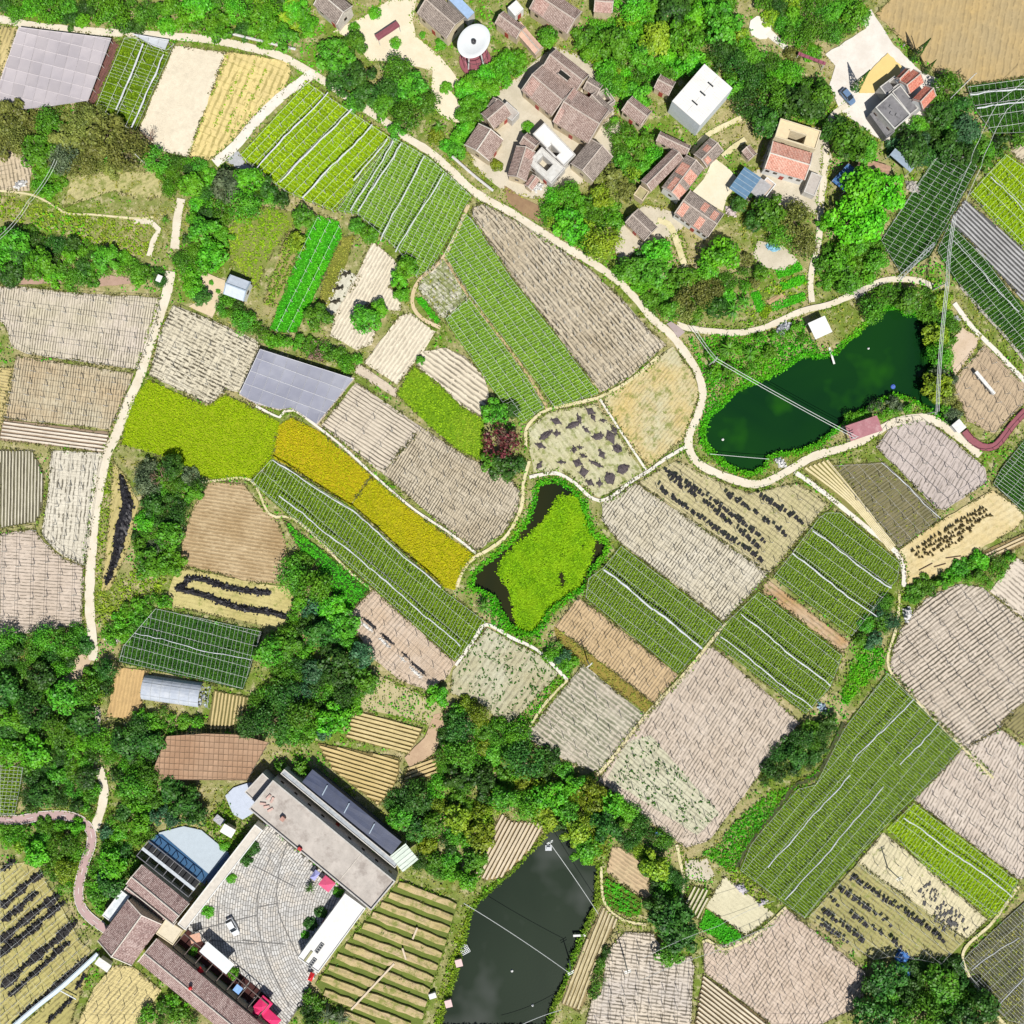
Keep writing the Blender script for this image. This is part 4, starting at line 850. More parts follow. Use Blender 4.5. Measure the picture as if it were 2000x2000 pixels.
for p, q in (((478, 122), (418, 250)), ((500, 118), (440, 262)), ((522, 135), (455, 262)), ((444, 106), (372, 296))):
    weeds_edge([p, q], L_GRS, o, 2.5, .5, .4, .3, closed=False)
f6 = [(600, 162), (766, 272), (700, 350), (655, 412), (560, 374), (500, 332), (470, 303)]
field('large yellow-green crop below the forked white roads', f6, EARTH, L_NET, dens=15, size=.45, rows=(-46, 6, .25))
frame(f6, 'shade frame with white nets rolled in slanting lines over the yellow-green crop', (38, 9), (-46, 19), [((640, 180), (500, 328)), ((686, 212), (546, 356)), ((727, 243), (590, 386)), ((757, 272), (690, 352))], r=.02, rr=.2)
field('grey ground in the corner of the white concrete road', [(438, 312), (463, 295), (468, 303), (500, 334), (488, 342)], m_soil((.36, .37, .38), (.30, .30, .31), 0, 1, 0))
f7 = [(770, 270), (836, 308), (880, 345), (920, 383), (905, 406), (862, 486), (842, 525), (812, 538), (780, 490), (745, 457), (700, 418), (660, 410), (704, 350)]
field('fresh green crop beside the curving road below the village', f7, EARTH, L_COOL, dens=16, size=.42, rows=(-62, 5, .25))
frame(f7, 'shade frame of steep white lines over the fresh green crop', (28, 6), (-63, 13), [((828, 305), (742, 470)), ((866, 338), (772, 492)), ((768, 275), (686, 412)), ((782, 280), (700, 414))], r=.026, rr=.17)
f8 = [(907, 418), (921, 428), (1000, 547), (1078, 647), (1128, 713), (1168, 768), (1082, 794), (1052, 748), (1000, 680), (919, 577), (868, 496)]
field('long cool green strip of crop running from the road to the field path', f8, EARTH, L_COOL, dens=17, size=.4, rows=(-27, 3.4, .2))
frame(f8, 'shade frame of fine white lines over the long cool green strip', (-27, 6.4), (53, 18), [], r=.036)
f9 = [(925, 406), (945, 400), (1010, 434), (1100, 492), (1158, 533), (1222, 595), (1268, 648), (1299, 673), (1282, 687), (1230, 733), (1174, 763), (1129, 706), (1080, 640), (1002, 540), (924, 424)]
field('pale stubble field ruled with dark lines, inside the bend of the road', f9, BEIGE(50, .85, .9, xp=.95, xdark=.35))
frame(f9, 'bare dark wire frame over the stubble in the bend of the road', (-36, 13), (50, 14), col=WIRE_B, r=.022, lr=.04)
f10 = [(858, 511), (868, 503), (917, 577), (872, 620), (860, 616), (818, 566), (822, 546)]
field('small pale plot with weedy tufts at the head of the green strip', f10, WHITE(40, 1, .6, weed=.7), L_OLV, dens=1.2, size=.45)
frame(f10, 'small bare wire frame over the pale weedy plot', (-30, 8), (45, 16), col=WIRE_B, r=.025, lr=.035, post=24)
field('thin dark green row beside the pale weedy plot', [(814, 584), (822, 582), (858, 627), (853, 632)], EARTH, L_BRI, dens=18, size=.4)
f11 = [(871, 623), (917, 583), (1000, 697), (1040, 755), (1062, 795), (1022, 824), (985, 790), (940, 725), (901, 668)]
field('shorter cool green strip beside the long one', f11, EARTH, L_COOL, dens=17, size=.4, rows=(-27, 3.6, .2))
frame(f11, 'shade frame of fine white lines over the shorter green strip', (-27, 6.6), (54, 20), [], r=.036)
f12 = [(1314, 680), (1332, 706), (1353, 730), (1363, 765), (1355, 800), (1335, 853), (1268, 910), (1240, 875), (1184, 788), (1181, 772), (1222, 749), (1280, 706)]
field('fan-shaped mown field of straw and grey green inside the road bend', f12, m_soil((.42, .40, .25), (.47, .36, .15), -50, .8, .35, speck=.9, weed=.35))
f13 = [(1164, 792), (1244, 908), (1255, 925), (1197, 958), (1168, 968), (1148, 953), (1108, 921), (1044, 920), (1036, 880), (1035, 838), (1074, 806)]
field('pale green-grey field dotted with black burnt heaps', f13, m_soil((.46, .44, .28), (.40, .37, .20), 52, 1.3, .25, speck=.8, weed=.4, fur=.25))
f14 = [(620, 424), (660, 434), (666, 462), (637, 522), (600, 602), (577, 648), (530, 643), (545, 600), (575, 522), (600, 452)]
field('vivid green vegetable plot with white post lines', f14, EARTH, L_BRI, dens=17, size=.45, rows=(-64, 6, .2))
frame(f14, 'post and wire rows over the vivid green vegetable plot', (-64, 21), None, col=WIRE_W, r=.045, post=21, edge=False)
field('olive strip beside the vivid green vegetable plot', [(668, 466), (690, 462), (672, 520), (640, 600), (622, 602), (640, 530)], EARTH, L_OLV, dens=14, size=.4)
field('white sandy bed with three dark tufts', [(668, 527), (700, 541), (655, 618), (636, 600)], WHITE(-60, 1.2, .2), None)
f17 = [(728, 473), (765, 505), (777, 520), (772, 535), (755, 562), (780, 576), (780, 604), (760, 603), (725, 588), (692, 615), (690, 645), (733, 645), (725, 671), (697, 681), (647, 655), (657, 615), (702, 532)]
field('bare cream plot wrapped round a single round tree', f17, PALE(-60, .8, .35, fur=.12), None)
f18 = [(780, 621), (800, 613), (848, 648), (832, 675), (815, 700), (808, 706), (775, 748), (714, 708)]
field('bare cream ploughed plot above the grey shade cloth', f18, PALE(-55, .9, .35, fur=.14), None)
f19 = [(822, 690), (870, 681), (905, 697), (944, 736), (953, 770), (940, 813), (900, 789), (850, 744), (817, 714)]
field('cream plot with long black furrow lines', f19, PALE(36, 1.1, .75, fur=.15, cut=.38), None)
field('narrow pinkish cream strip beside the grey shade cloth', [(700, 712), (773, 760), (772, 774), (695, 726)], m_soil((.52, .43, .32), (.46, .37, .27), 33, .8, .1), None)
field('lush green grass field below the cream furrowed plot', [(808, 718), (850, 746), (900, 796), (942, 820), (944, 900), (900, 880), (840, 830), (777, 770)], EARTH, L_GRS, dens=15, size=.45, rows=(40, 7, .3))
f22 = [(508, 682), (690, 740), (618, 828), (570, 796), (545, 799), (500, 788), (468, 769)]
field('ground under the slate grey shade cloth', f22, PINK(0, dark=0))
f23 = [(697, 750), (820, 835), (747, 921), (630, 831)]
field('cream field with even black furrows beside the grey shade cloth', f23, m_soil((.54, .46, .35), (.49, .41, .31), 33, .85, .85, cut=.25, w=.12), None)
frame(f23, 'bare dark wire frame over the evenly furrowed cream field', (33, 14), (-54, 42), col=WIRE_B, r=.03, lr=.04)
f24 = [(823, 837), (900, 887), (998, 940), (1014, 962), (1008, 1000), (983, 1038), (932, 1074), (850, 1010), (750, 925)]
field('beige field of fine cross dashes reaching the weedy pond', f24, BEIGE(-58, .62, .9, cut=.4, xp=1.9, xdark=.5))
frame(f24, 'bare dark wire frame over the finely dashed beige field', (-58, 13), (37, 21), col=WIRE_B, r=.025, lr=.04)
field('golden yellow ripe rice field', [(546, 832), (570, 818), (625, 846), (722, 928), (684, 984), (560, 905), (534, 892)], m_soil((.36, .28, .01), (.29, .24, .01), 40, .8, 0), L_YEL, dens=34, size=.27, rows=(37, 3.2, .3))
field('mustard yellow-green rice field next to the ripe golden one', [(727, 934), (805, 1000), (925, 1085), (900, 1115), (887, 1150), (870, 1146), (690, 986)], m_soil((.32, .28, .01), (.26, .24, .01), 40, .8, 0), L_YEL, dens=34, size=.27, rows=(37, 3.2, .3))
field('large lime green rice field beside the long dirt path', [(290, 744), (404, 796), (418, 788), (440, 773), (500, 801), (544, 826), (532, 890), (525, 912), (490, 933), (415, 936), (330, 892), (239, 866), (256, 790)], m_soil((.24, .31, .01), (.19, .26, .01), 25, .8, 0), L_YG, dens=34, size=.27, rows=(28, 4, .3))
f28 = [(530, 898), (560, 916), (690, 996), (870, 1157), (948, 1215), (938, 1237), (888, 1288), (800, 1210), (700, 1120), (600, 1035), (490, 941)]
field('long dark-flecked green crop below the golden rice', f28, EARTH, L_MID, dens=13, size=.45, rows=(-63, 7, .18))
frame(f28, 'shade frame with one long white rolled net over the green crop below the golden rice', (-63, 6.6), (40, 30), [((545, 968), (645, 1047)), ((645, 1047), (723, 1111)), ((723, 1111), (836, 1207)), ((836, 1207), (899, 1262)), ((532, 899), (686, 996)), ((686, 996), (860, 1148))], r=.036, rr=.19)
f29 = [(339, 598), (420, 630), (500, 666), (508, 681), (467, 764), (440, 759), (408, 788), (294, 732), (316, 645)]
field('cream stubble field with rows of black dashes by the dirt path', f29, m_soil((.55, .49, .36), (.48, .42, .29), 27, .85, .95, cut=.5, w=.22, xp=1.1, xdark=.4))
frame(f29, 'bare dark wire frame over the cream stubble by the dirt path', (-62, 16), (27, 36), col=WIRE_B, r=.026, lr=.045)
f30 = [(0, 562), (34, 562), (176, 577), (311, 583), (305, 625), (289, 668), (267, 720), (52, 689), (26, 677), (12, 634), (0, 625)]
field('pinkish beige field of upright dashes above the others along the path', f30, m_soil((.50, .42, .35), (.47, .41, .28), 98, .6, .85, cut=.42, w=.13))
frame(f30, 'bare dark wire frame over the pinkish beige field by the path', (98, 12), (8, 30), col=WIRE_B, r=.022, lr=.045)
f31 = [(34, 698), (258, 731), (232, 800), (213, 836), (8, 816), (16, 768)]
field('greenish grey field of upright dashes with a brown stain', f31, m_soil((.45, .41, .29), (.41, .32, .20), 98, .62, .85, cut=.42, w=.14))
frame(f31, 'bare dark wire frame over the greenish grey field by the path', (98, 14), (8, 24), col=WIRE_B, r=.024, lr=.045)
o = field('field of wide white and brown beds lying along the path', [(8, 820), (213, 846), (202, 881), (0, 857)], m_soil((.27, .20, .14), (.22, .16, .11), 8, 1, 0))
beds(o, [(8, 820), (213, 846), (202, 881), (0, 857)], 7.5, 7.2, 4.6, .25, m_soil((.6, .52, .41), (.53, .45, .35), 0, 1, 0))
field('narrow straw strip with cross lines at the photograph edge', [(0, 721), (25, 721), (10, 810), (0, 835)], STRAW(10, .7, .7))
f34 = [(0, 881), (62, 881), (84, 930), (79, 1000), (68, 1018), (0, 1030)]
o = field('field of narrow upright beds with black gaps', f34, m_soil((.20, .19, .12), (.10, .09, .06), 92, 1, .7))
beds(o, f34, 91, 6.3, 3.4, .3, m_soil((.52, .47, .36), (.44, .40, .28), 0, 1, 0, speck=.8))
f35 = [(102, 882), (200, 886), (190, 930), (165, 1104), (150, 1097), (111, 1074), (84, 1044), (97, 950)]
field('pale field with black dots between the beds and the path', f35, m_soil((.55, .50, .40), (.48, .43, .33), 96, 1.0, .85, cut=.5, w=.15, speck=.6, xp=.8, xdark=.3))
frame(f35, 'sparse bare wire frame over the pale dotted field', (6, 22), (96, 22), col=WIRE_B, r=.022, lr=.04)
f36 = [(0, 1046), (65, 1036), (85, 1062), (124, 1095), (162, 1108), (157, 1221), (0, 1242)]
field('pinkish beige field with upright black lines above the dark wood', f36, m_soil((.50, .41, .33), (.44, .35, .27), 4, .75, .7, cut=.46, w=.12))
frame(f36, 'bare dark wire frame over the pinkish field above the dark wood', (4, 13), (92, 28), col=WIRE_B, r=.024, lr=.05)
field('sandy clearing with a long black heap beside the dirt path', [(222, 905), (245, 935), (268, 980), (252, 1060), (212, 1150), (200, 1152), (212, 1050), (220, 960)], m_soil((.42, .36, .16), (.36, .30, .12), -70, 1, .2), L_OLV, dens=1.2, size=.4)
field('tan ploughed field with wavy brown furrows', [(410, 944), (474, 946), (500, 985), (540, 1020), (554, 1055), (560, 1090), (550, 1138), (500, 1136), (356, 1101), (358, 1060), (381, 990)], m_soil((.44, .345, .21), (.31, .22, .115), 9, .85, .55, fur=.32, dc=(.15, .09, .04), speck=1.0), None)
field('straw field crossed by two black heap rows', [(348, 1110), (500, 1140), (555, 1147), (574, 1165), (556, 1229), (500, 1217), (323, 1178)], m_soil((.46, .40, .18), (.38, .33, .13), 12, .9, .2, weed=.2))
f40 = [(304, 1189), (510, 1234), (500, 1266), (474, 1345), (233, 1291), (241, 1262)]
field('deep green crop above the plastic tunnel', f40, EARTH_D, L_DRK, dens=14, size=.45, rows=(101, 8, .2))
frame(f40, 'upright white wire frame over the deep green crop above the plastic tunnel', (101, 8.2), (15, 22), [((262, 1237), (490, 1291))], r=.055, lr=.06, rr=.12)
field('tan tilled plot beside the plastic tunnel', [(230, 1304), (292, 1314), (278, 1335), (275, 1378), (250, 1403), (211, 1398)], m_soil((.48, .33, .15), (.42, .28, .13), -80, .8, .2, fur=.2))
o = field('small plot of upright beds at the open end of the plastic tunnel', [(420, 1350), (484, 1363), (472, 1400), (445, 1424), (405, 1424)], m_soil((.16, .14, .05), (.12, .11, .04), 0, 1, 0))
beds(o, [(420, 1350), (484, 1363), (472, 1400), (445, 1424), (405, 1424)], 98, 7, 4.6, .2, m_soil((.50, .40, .20), (.42, .34, .16), 0, 1, 0))
f45 = [(555, 1017), (722, 1148), (678, 1199), (641, 1142), (649, 1128), (592, 1079)]
field('wedge of bright green vegetable rows', f45, m_soil((.03, .07, .01), (.02, .05, .01), 0, 1, 0), L_BRI, dens=24, size=.4, rows=(40, 7.5, .17))
f46 = [(729, 1154), (800, 1217), (887, 1295), (869, 1325), (834, 1346), (780, 1325), (724, 1280), (682, 1202)]
field('pinkish field with torn holes in its cover beside the round wood', f46, m_soil((.48, .39, .31), (.45, .34, .24), -50, 1, .3))
frame(f46, 'thin dark wire grid over the pinkish field with torn holes', (-51, 8), (40, 26), col=WIRE_B, r=.03, lr=.035)
f47 = [(952, 1229), (1000, 1254), (1052, 1281), (1088, 1316), (1060, 1345), (1000, 1408), (985, 1412), (940, 1372), (882, 1352), (887, 1310)]
field('whitish field covered with dark weed clumps', f47, GREYG(-55, 1.3, .4, speck=.9), L_DRK, dens=3.2, size=.5, rows=(-52, 9, .22), patch=.45)
f48 = [(687, 1386), (823, 1425), (799, 1470), (677, 1439)]
o = field('upper plot of straw-coloured raised beds above the glass roof', f48, m_soil((.20, .15, .05), (.15, .12, .05), 0, 1, 0))
beds(o, f48, 15, 8, 5.8, .28, m_soil((.52, .43, .23), (.45, .36, .17), 0, 1, 0))
f49 = [(622, 1454), (778, 1482), (777, 1510), (766, 1540), (738, 1570), (650, 1502)]
o = field('lower plot of straw-coloured raised beds above the glass roof', f49, m_soil((.20, .15, .05), (.15, .12, .05), 0, 1, 0))
beds(o, f49, 17, 8, 5.8, .28, m_soil((.52, .41, .21), (.44, .34, .15), 0, 1, 0))
f50 = [(797, 1500), (850, 1478), (855, 1515), (790, 1522)]
o = field('tiny plot of slanting straw beds next to the big wood', f50, m_soil((.22, .16, .05), (.15, .12, .05), 0, 1, 0))
beds(o, f50, -20, 8, 5.8, .28, m_soil((.50, .39, .20), (.44, .34, .16), 0, 1, 0))
# ------------------------------------------------------------------ middle right
f51a = [(1248, 943), (1322, 902), (1370, 928), (1462, 966), (1556, 945), (1612, 984), (1502, 1118)]
field('straw field carrying rows of black net bundles', f51a, m_soil((.45, .40, .24), (.38, .34, .18), 37, 1, .4, xp=.9, xdark=.3, weed=.1))
frame(f51a, 'bare wire frame holding rows of black net bundles', (-54, 12), (37, 25), [((1300, 918), (1378, 967)), ((1386, 970), (1500, 1060)), ((1310, 932), (1370, 975)), ((1376, 978), (1488, 1072)), ((1282, 944), (1360, 1005)), ((1366, 1008), (1494, 1098)), ((1420, 962), (1490, 1010)), ((1496, 1012), (1540, 1048)), ((1484, 965), (1538, 1000)), ((1546, 1002), (1574, 1024))], col=WIRE_B, r=.02, lr=.03, roll=ROLL_B, rr=.4)
f51b = [(1178, 985), (1242, 946), (1500, 1121), (1414, 1211), (1214, 1060), (1177, 1015)]
field('greyish cream field of fine dashes next to the black net bundles', f51b, m_soil((.51, .46, .36), (.46, .40, .28), -55, .72, .9, cut=.44, w=.14, xp=1.9, xdark=.4))
frame(f51b, 'bare dark wire frame over the greyish cream field', (-55, 14), (38, 22), col=WIRE_B, r=.024, lr=.045)
f52 = [(1213, 1067), (1410, 1219), (1325, 1314), (1144, 1166), (1150, 1130), (1180, 1108)]
field('green crop with one white net between cream and tan fields', f52, EARTH, L_MID, dens=15, size=.42, rows=(-58, 5, .22))
frame(f52, 'shade frame with one straight white net beside the weedy pond', (-58, 5.6), (38, 31), [((1180, 1112), (1276, 1190)), ((1276, 1190), (1372, 1266))], r=.036, rr=.27)
f53 = [(1130, 1170), (1322, 1318), (1279, 1373), (1087, 1222)]
field('tan field of fine dashes next to the weedy pond', f53, m_soil((.47, .35, .21), (.40, .29, .16), -54, .72, .75, cut=.42, w=.14))
frame(f53, 'bare dark wire frame over the tan field by the weedy pond', (-54, 14), (38, 22), col=WIRE_B, r=.022, lr=.035)
field('olive yellow verge along the tan field', [(1084, 1226), (1276, 1376), (1264, 1392), (1140, 1296), (1090, 1250)], m_soil((.24, .20, .04), (.20, .15, .04), 0, 1, 0), L_OLV, dens=8, size=.4)
f54 = [(1140, 1300), (1257, 1398), (1219, 1444), (1165, 1508), (1100, 1480), (1028, 1438)]
field('beige field with faint dark green dotted rows above the dark hedge', f54, m_soil((.45, .41, .31), (.43, .36, .28), 38, 1.0, .75, cut=.42, w=.25, dc=(.07, .09, .04), speck=.6))
frame(f54, 'bare grey wire frame over the beige field above the dark hedge', (-54, 12), (38, 34), col=WIRE_B, r=.022, lr=.03)
f55 = [(1388, 1263), (1560, 1412), (1500, 1480), (1476, 1520), (1384, 1640), (1340, 1653), (1290, 1618), (1172, 1524), (1262, 1402)]
field('big pinkish beige field above the wooded stream', f55, m_soil((.485, .40, .32), (.44, .35, .265), -58, .78, .8, cut=.45, w=.12))
frame(f55, 'bare dark wire frame over the big pinkish beige field', (-58, 13), (39, 24), col=WIRE_B, r=.022, lr=.04)
f56 = [(1226, 1452), (1270, 1438), (1402, 1588), (1362, 1628), (1188, 1520)]
field('corner of cream soil with dotted green rows in the big pinkish field', f56, m_soil((.46, .45, .31), (.42, .39, .26), 40, 1, .4), L_DRK, edge=None, dens=3.2, size=.45, rows=(41, 9, .13), patch=.42)
f57 = [(1613, 1002), (1640, 1002), (1757, 1100), (1753, 1130), (1664, 1242), (1512, 1126), (1600, 1012)]
field('olive green crop with two white nets below the cream beds', f57, EARTH, L_MID, dens=15, size=.42, rows=(-57, 5, .22))
frame(f57, 'shade frame with two thick white nets on the olive green crop', (-57, 5.4), (36, 28), [((1587, 1037), (1740, 1150)), ((1547, 1081), (1712, 1206))], r=.03, rr=.2)
field('rusty bare strip between two netted green crops', [(1500, 1136), (1658, 1255), (1645, 1271), (1488, 1150)], m_soil((.45, .36, .25), (.36, .22, .10), 38, 1, .4, weed=.2))
f59 = [(1482, 1157), (1500, 1170), (1644, 1281), (1634, 1310), (1619, 1345), (1574, 1393), (1396, 1255), (1411, 1223)]
field('green crop with white nets beside the bright grass strip', f59, EARTH, L_MID, dens=15, size=.42, rows=(-57, 5, .22))
frame(f59, 'shade frame with white nets beside the bright grass strip', (-57, 5.4), (38, 27), [((1447, 1200), (1622, 1340)), ((1408, 1243), (1587, 1384))], r=.03, rr=.19)
f60 = [(1873, 1143), (1915, 1147), (2000, 1216), (2000, 1368), (1955, 1418), (1886, 1458), (1786, 1359), (1740, 1308), (1745, 1270), (1757, 1238), (1787, 1195), (1812, 1169)]
field('very large pinkish beige field with long black rows', f60, m_soil((.50, .42, .335), (.455, .375, .29), -37, .95, .9, cut=.38, w=.16, xp=.9, xdark=.45))
frame(f60, 'bare dark wire frame over the very large pinkish beige field', (-37, 24), (52, 36), col=WIRE_B, r=.04, lr=.03)
f61 = [(2000, 1100), (1985, 1092), (1937, 1155), (2000, 1207)]
field('cream corner field beyond the very large pinkish beige one', f61, m_soil((.54, .46, .37), (.50, .42, .33), 40, 1, .6))
f62 = [(1734, 1315), (1876, 1460), (1843, 1500), (1722, 1620), (1610, 1746), (1572, 1793), (1506, 1745), (1447, 1700), (1467, 1650), (1502, 1608), (1558, 1542), (1594, 1533), (1641, 1440), (1652, 1420)]
field('large green crop under white grid lines running down to the stream', f62, EARTH, L_MID, dens=14, size=.43, rows=(40, 5.7, .2))
frame(f62, 'large white wire frame with slanting nets over the green crop by the stream', (40, 5.7), (-50, 30), [((1660, 1513), (1580, 1603)), ((1580, 1603), (1500, 1694)), ((1725, 1536), (1640, 1638)), ((1640, 1638), (1534, 1759)), ((1785, 1365), (1665, 1487)), ((1834, 1411), (1759, 1494))], r=.034, rr=.17)
f63 = [(1880, 1467), (1955, 1427), (2000, 1461), (2000, 1713), (1990, 1715), (1788, 1562), (1832, 1515)]
field('pinkish beige field of short dashes beyond the white grid', f63, m_soil((.49, .415, .345), (.455, .37, .30), -62, .8, .85, cut=.46, w=.12))
frame(f63, 'bare dark wire frame over the pinkish field beyond the white grid', (-62, 17), (37, 26), col=WIRE_B, r=.02, lr=.045)
field('olive brown corner plot between two pinkish fields', [(1957, 1410), (2000, 1374), (2000, 1442)], m_soil((.26, .23, .11), (.2, .18, .08), -40, .8, .8))
f64 = [(1785, 1569), (1988, 1722), (1960, 1776), (1935, 1790), (1810, 1693), (1735, 1619)]
field('narrow yellow-green crop below the pinkish field', f64, EARTH, L_NET, dens=14, size=.43, rows=(-55, 6, .25))
frame(f64, 'white wire frame with one rolled net over the narrow yellow-green crop', (-55, 7), (37, 30), [((1765, 1597), (1870, 1672)), ((1870, 1672), (1978, 1750))], r=.038, rr=.16)
f65 = [(1725, 1629), (1808, 1694), (1925, 1796), (1887, 1832), (1678, 1685)]
field('cream field scattered with black chips', f65, m_soil((.58, .50, .29), (.50, .44, .26), -58, 1, .25, weed=.1))
frame(f65, 'thin dark wire frame over the cream field with black chips', (-60, 13), (38, 24), col=WIRE_B, r=.022, lr=.03)
f66 = [(1676, 1688), (1883, 1835), (1838, 1884), (1800, 1875), (1740, 1868), (1707, 1874), (1580, 1792), (1630, 1738)]
field('olive field with black net rows beside the shadowed tree', f66, m_soil((.34, .31, .13), (.27, .25, .10), 38, 1, .5, weed=.2))
frame(f66, 'wire frame with black net rows beside the shadowed tree', (-56, 9), (38, 26), [((1662, 1714), (1760, 1778)), ((1768, 1782), (1850, 1842)), ((1645, 1742), (1745, 1812)), ((1625, 1762), (1642, 1776)), ((1660, 1788), (1765, 1854)), ((1612, 1784), (1700, 1850)), ((1596, 1800), (1660, 1846))], col=WIRE_W, r=.02, lr=.035, roll=ROLL_B, rr=.36)
f67 = [(2000, 1764), (1895, 1860), (1876, 1883), (1922, 1940), (1968, 1992), (2000, 2000)]
field('dark olive field under a pale wire grid in the lower corner', f67, m_soil((.09, .09, .045), (.06, .065, .03), -40, .8, .5), L_OLV, dens=5, size=.4)
frame(f67, 'pale wire grid over the dark olive corner field', (45, 6), (-42, 28), [((1897, 1895), (1990, 1830)), ((1950, 1964), (2000, 1912))], r=.045, rr=.12)
f68 = [(1535, 1777), (1688, 1900), (1691, 1938), (1667, 1968), (1600, 2000), (1510, 2000), (1378, 1898), (1376, 1842), (1415, 1848), (1490, 1815)]
field('pinkish tan field between the striped beds and the shadowed tree', f68, m_soil((.50, .395, .31), (.45, .34, .25), -56, .85, .75, cut=.46, w=.12))
frame(f68, 'bare dark wire frame over the pinkish tan field', (-56, 16), (38, 18), col=WIRE_B, r=.022, lr=.05)
f69 = [(1374, 1906), (1498, 1996), (1500, 2005), (1359, 2005)]
o = field('field of slanting white and brown beds at the bottom edge', f69, m_soil((.17, .12, .07), (.12, .09, .05), 0, 1, 0))
beds(o, f69, 38, 7.6, 4.8, .28, m_soil((.58, .50, .36), (.50, .42, .29), 0, 1, 0))
f70 = [(1220, 1824), (1275, 1824), (1300, 1872), (1350, 1870), (1354, 1890), (1346, 2004), (1146, 2004), (1158, 1955), (1177, 1940), (1184, 1875), (1196, 1850)]
field('lilac beige field of upright dashes below the big dark tree', f70, m_soil((.44, .385, .34), (.54, .45, .34), 8, .85, .8, cut=.44, w=.2, xp=1.8, xdark=.6))
frame(f70, 'bare dark wire frame over the lilac beige field', None, (92, 26), col=WIRE_B, lr=.045)
f71 = [(1178, 1772), (1206, 1796), (1166, 1870), (1140, 1960), (1131, 1972), (1099, 1960), (1112, 1915), (1152, 1825)]
o = field('long tongue of straw beds beside the dark bottom pond', f71, m_soil((.26, .2, .09), (.2, .16, .08), 0, 1, 0))
beds(o, f71, -69, 7.6, 5.6, .25, m_soil((.50, .42, .25), (.43, .36, .20), -69, .5, .5))
field('small tan tilled plot above the dark bottom pond', [(1197, 1657), (1213, 1657), (1261, 1690), (1271, 1747), (1256, 1754), (1187, 1702)], m_soil((.42, .34, .20), (.45, .32, .20), 35, .9, .4, fur=.3))
o = field('small garden of bright green rows above the dark bottom pond', [(1182, 1716), (1250, 1752), (1252, 1784), (1226, 1789), (1181, 1760)], EARTH)
beds(o, [(1182, 1716), (1250, 1752), (1252, 1784), (1226, 1789), (1181, 1760)], 30, 9, 6, .15, EARTH, leaf=L_BRI, lk=dict(dens=20))
f73 = [(977, 1587), (1000, 1606), (1061, 1607), (1057, 1625), (1030, 1664), (980, 1713), (950, 1718), (929, 1709), (946, 1670), (966, 1620)]
o = field('rounded plot of steep straw beds at the head of the dark pond', f73, m_soil((.27, .2, .1), (.2, .15, .08), 0, 1, 0))
beds(o, f73, -62, 7.6, 5.6, .25, m_soil((.54, .44, .30), (.47, .38, .25), 0, 1, 0))
f74 = [(782, 1722), (893, 1762), (868, 1850), (838, 1938), (822, 2003), (692, 2003), (618, 1922), (662, 1862), (722, 1792)]
o = field('orchard plot of tan beds between green water channels', f74, m_soil((.13, .17, .03), (.10, .13, .03), 20, 1, 0, speck=.2), edge=L_WEED)
beds(o, f74, 21, 25, 15.5, .45, m_soil((.44, .34, .21), (.36, .29, .13), 20, 1.6, .3, weed=.45), off=.3)
field('pale sandy plot below the long grass by the grid', [(1415, 1714), (1508, 1785), (1457, 1825), (1382, 1771)], m_soil((.54, .49, .32), (.48, .43, .27), 40, 1, .1))
field('dark green plot next to the pale sandy one', [(1380, 1778), (1454, 1829), (1420, 1844), (1367, 1810)], EARTH_D, L_BRI, dens=14, size=.4, rows=(38, 5, .2))
f76 = [(1350, 1730), (1388, 1740), (1365, 1796), (1335, 1770)]
o = field('little plot of pale beds near the big dark tree', f76, EARTH)
beds(o, f76, -62, 8, 4.5, .2, m_soil((.54, .49, .33), (.46, .41, .26), 0, 1, 0))
f77 = [(0, 1692), (58, 1684), (75, 1692), (95, 1735), (120, 1775), (158, 1842), (176, 1856), (160, 1882), (28, 2003), (0, 2003)]
field('straw field striped with heaps of black netting', f77, m_soil((.40, .36, .14), (.33, .29, .11), -42, 1, .5, weed=.15))
frame(f77, 'pale wire frame with black net heaps over the striped straw field', (48, 15), (-40, 18), [], col=WIRE_W, r=.035, lr=.03)
field('small straw plot beyond the pale blue channel', [(176, 1884), (134, 2003), (45, 2003)], m_soil((.38, .34, .13), (.30, .27, .10), -42, 1, .5))
f78 = [(222, 1888), (258, 1890), (312, 1935), (262, 2003), (152, 2003), (186, 1930)]
field('straw yellow field behind the red tiled wing', f78, m_soil((.55, .46, .22), (.48, .40, .19), -48, 1, .5))
frame(f78, 'bare dark wire frame over the straw yellow field behind the tiled wing', (20, 13), (-50, 20), col=WIRE_B, r=.024, lr=.035)
# ------------------------------------------------------------------ upper right
field('very large bare tan ploughed field above the village square', [(1747, -5), (2005, -5), (2005, 150), (1890, 162), (1880, 146), (1846, 152), (1812, 124), (1714, 27)], m_soil((.40, .285, .125), (.335, .26, .14), -80, 1.6, .3, speck=.2, fur=.18, w=.1), None)
f80 = [(1890, 170), (2002, 154), (2002, 258), (1940, 260), (1906, 215)]
field('dark green crop under white lines next to the tan ploughed field', f80, EARTH_D, L_DRK, dens=14, size=.45)
frame(f80, 'white post rows over the dark green crop next to the tan field', (82, 12), (-8, 24), [((1908, 211), (2000, 200)), ((1895, 185), (2000, 173))], r=.03, rr=.18, lr=.06)
f81 = [(1850, 300), (1898, 310), (1908, 326), (1861, 415), (1815, 498), (1790, 514), (1760, 533), (1722, 470), (1773, 390), (1825, 312)]
field('nearly black crop under dark netting beside the bright tree', f81, EARTH_D, L_DRK, dens=8, size=.45)
frame(f81, 'pale grid of wires over the nearly black crop beside the bright tree', (28, 9), (-56, 20), [], r=.035, col=WIRE_W)
f82 = [(1965, 302), (2003, 330), (2003, 490), (1895, 379)]
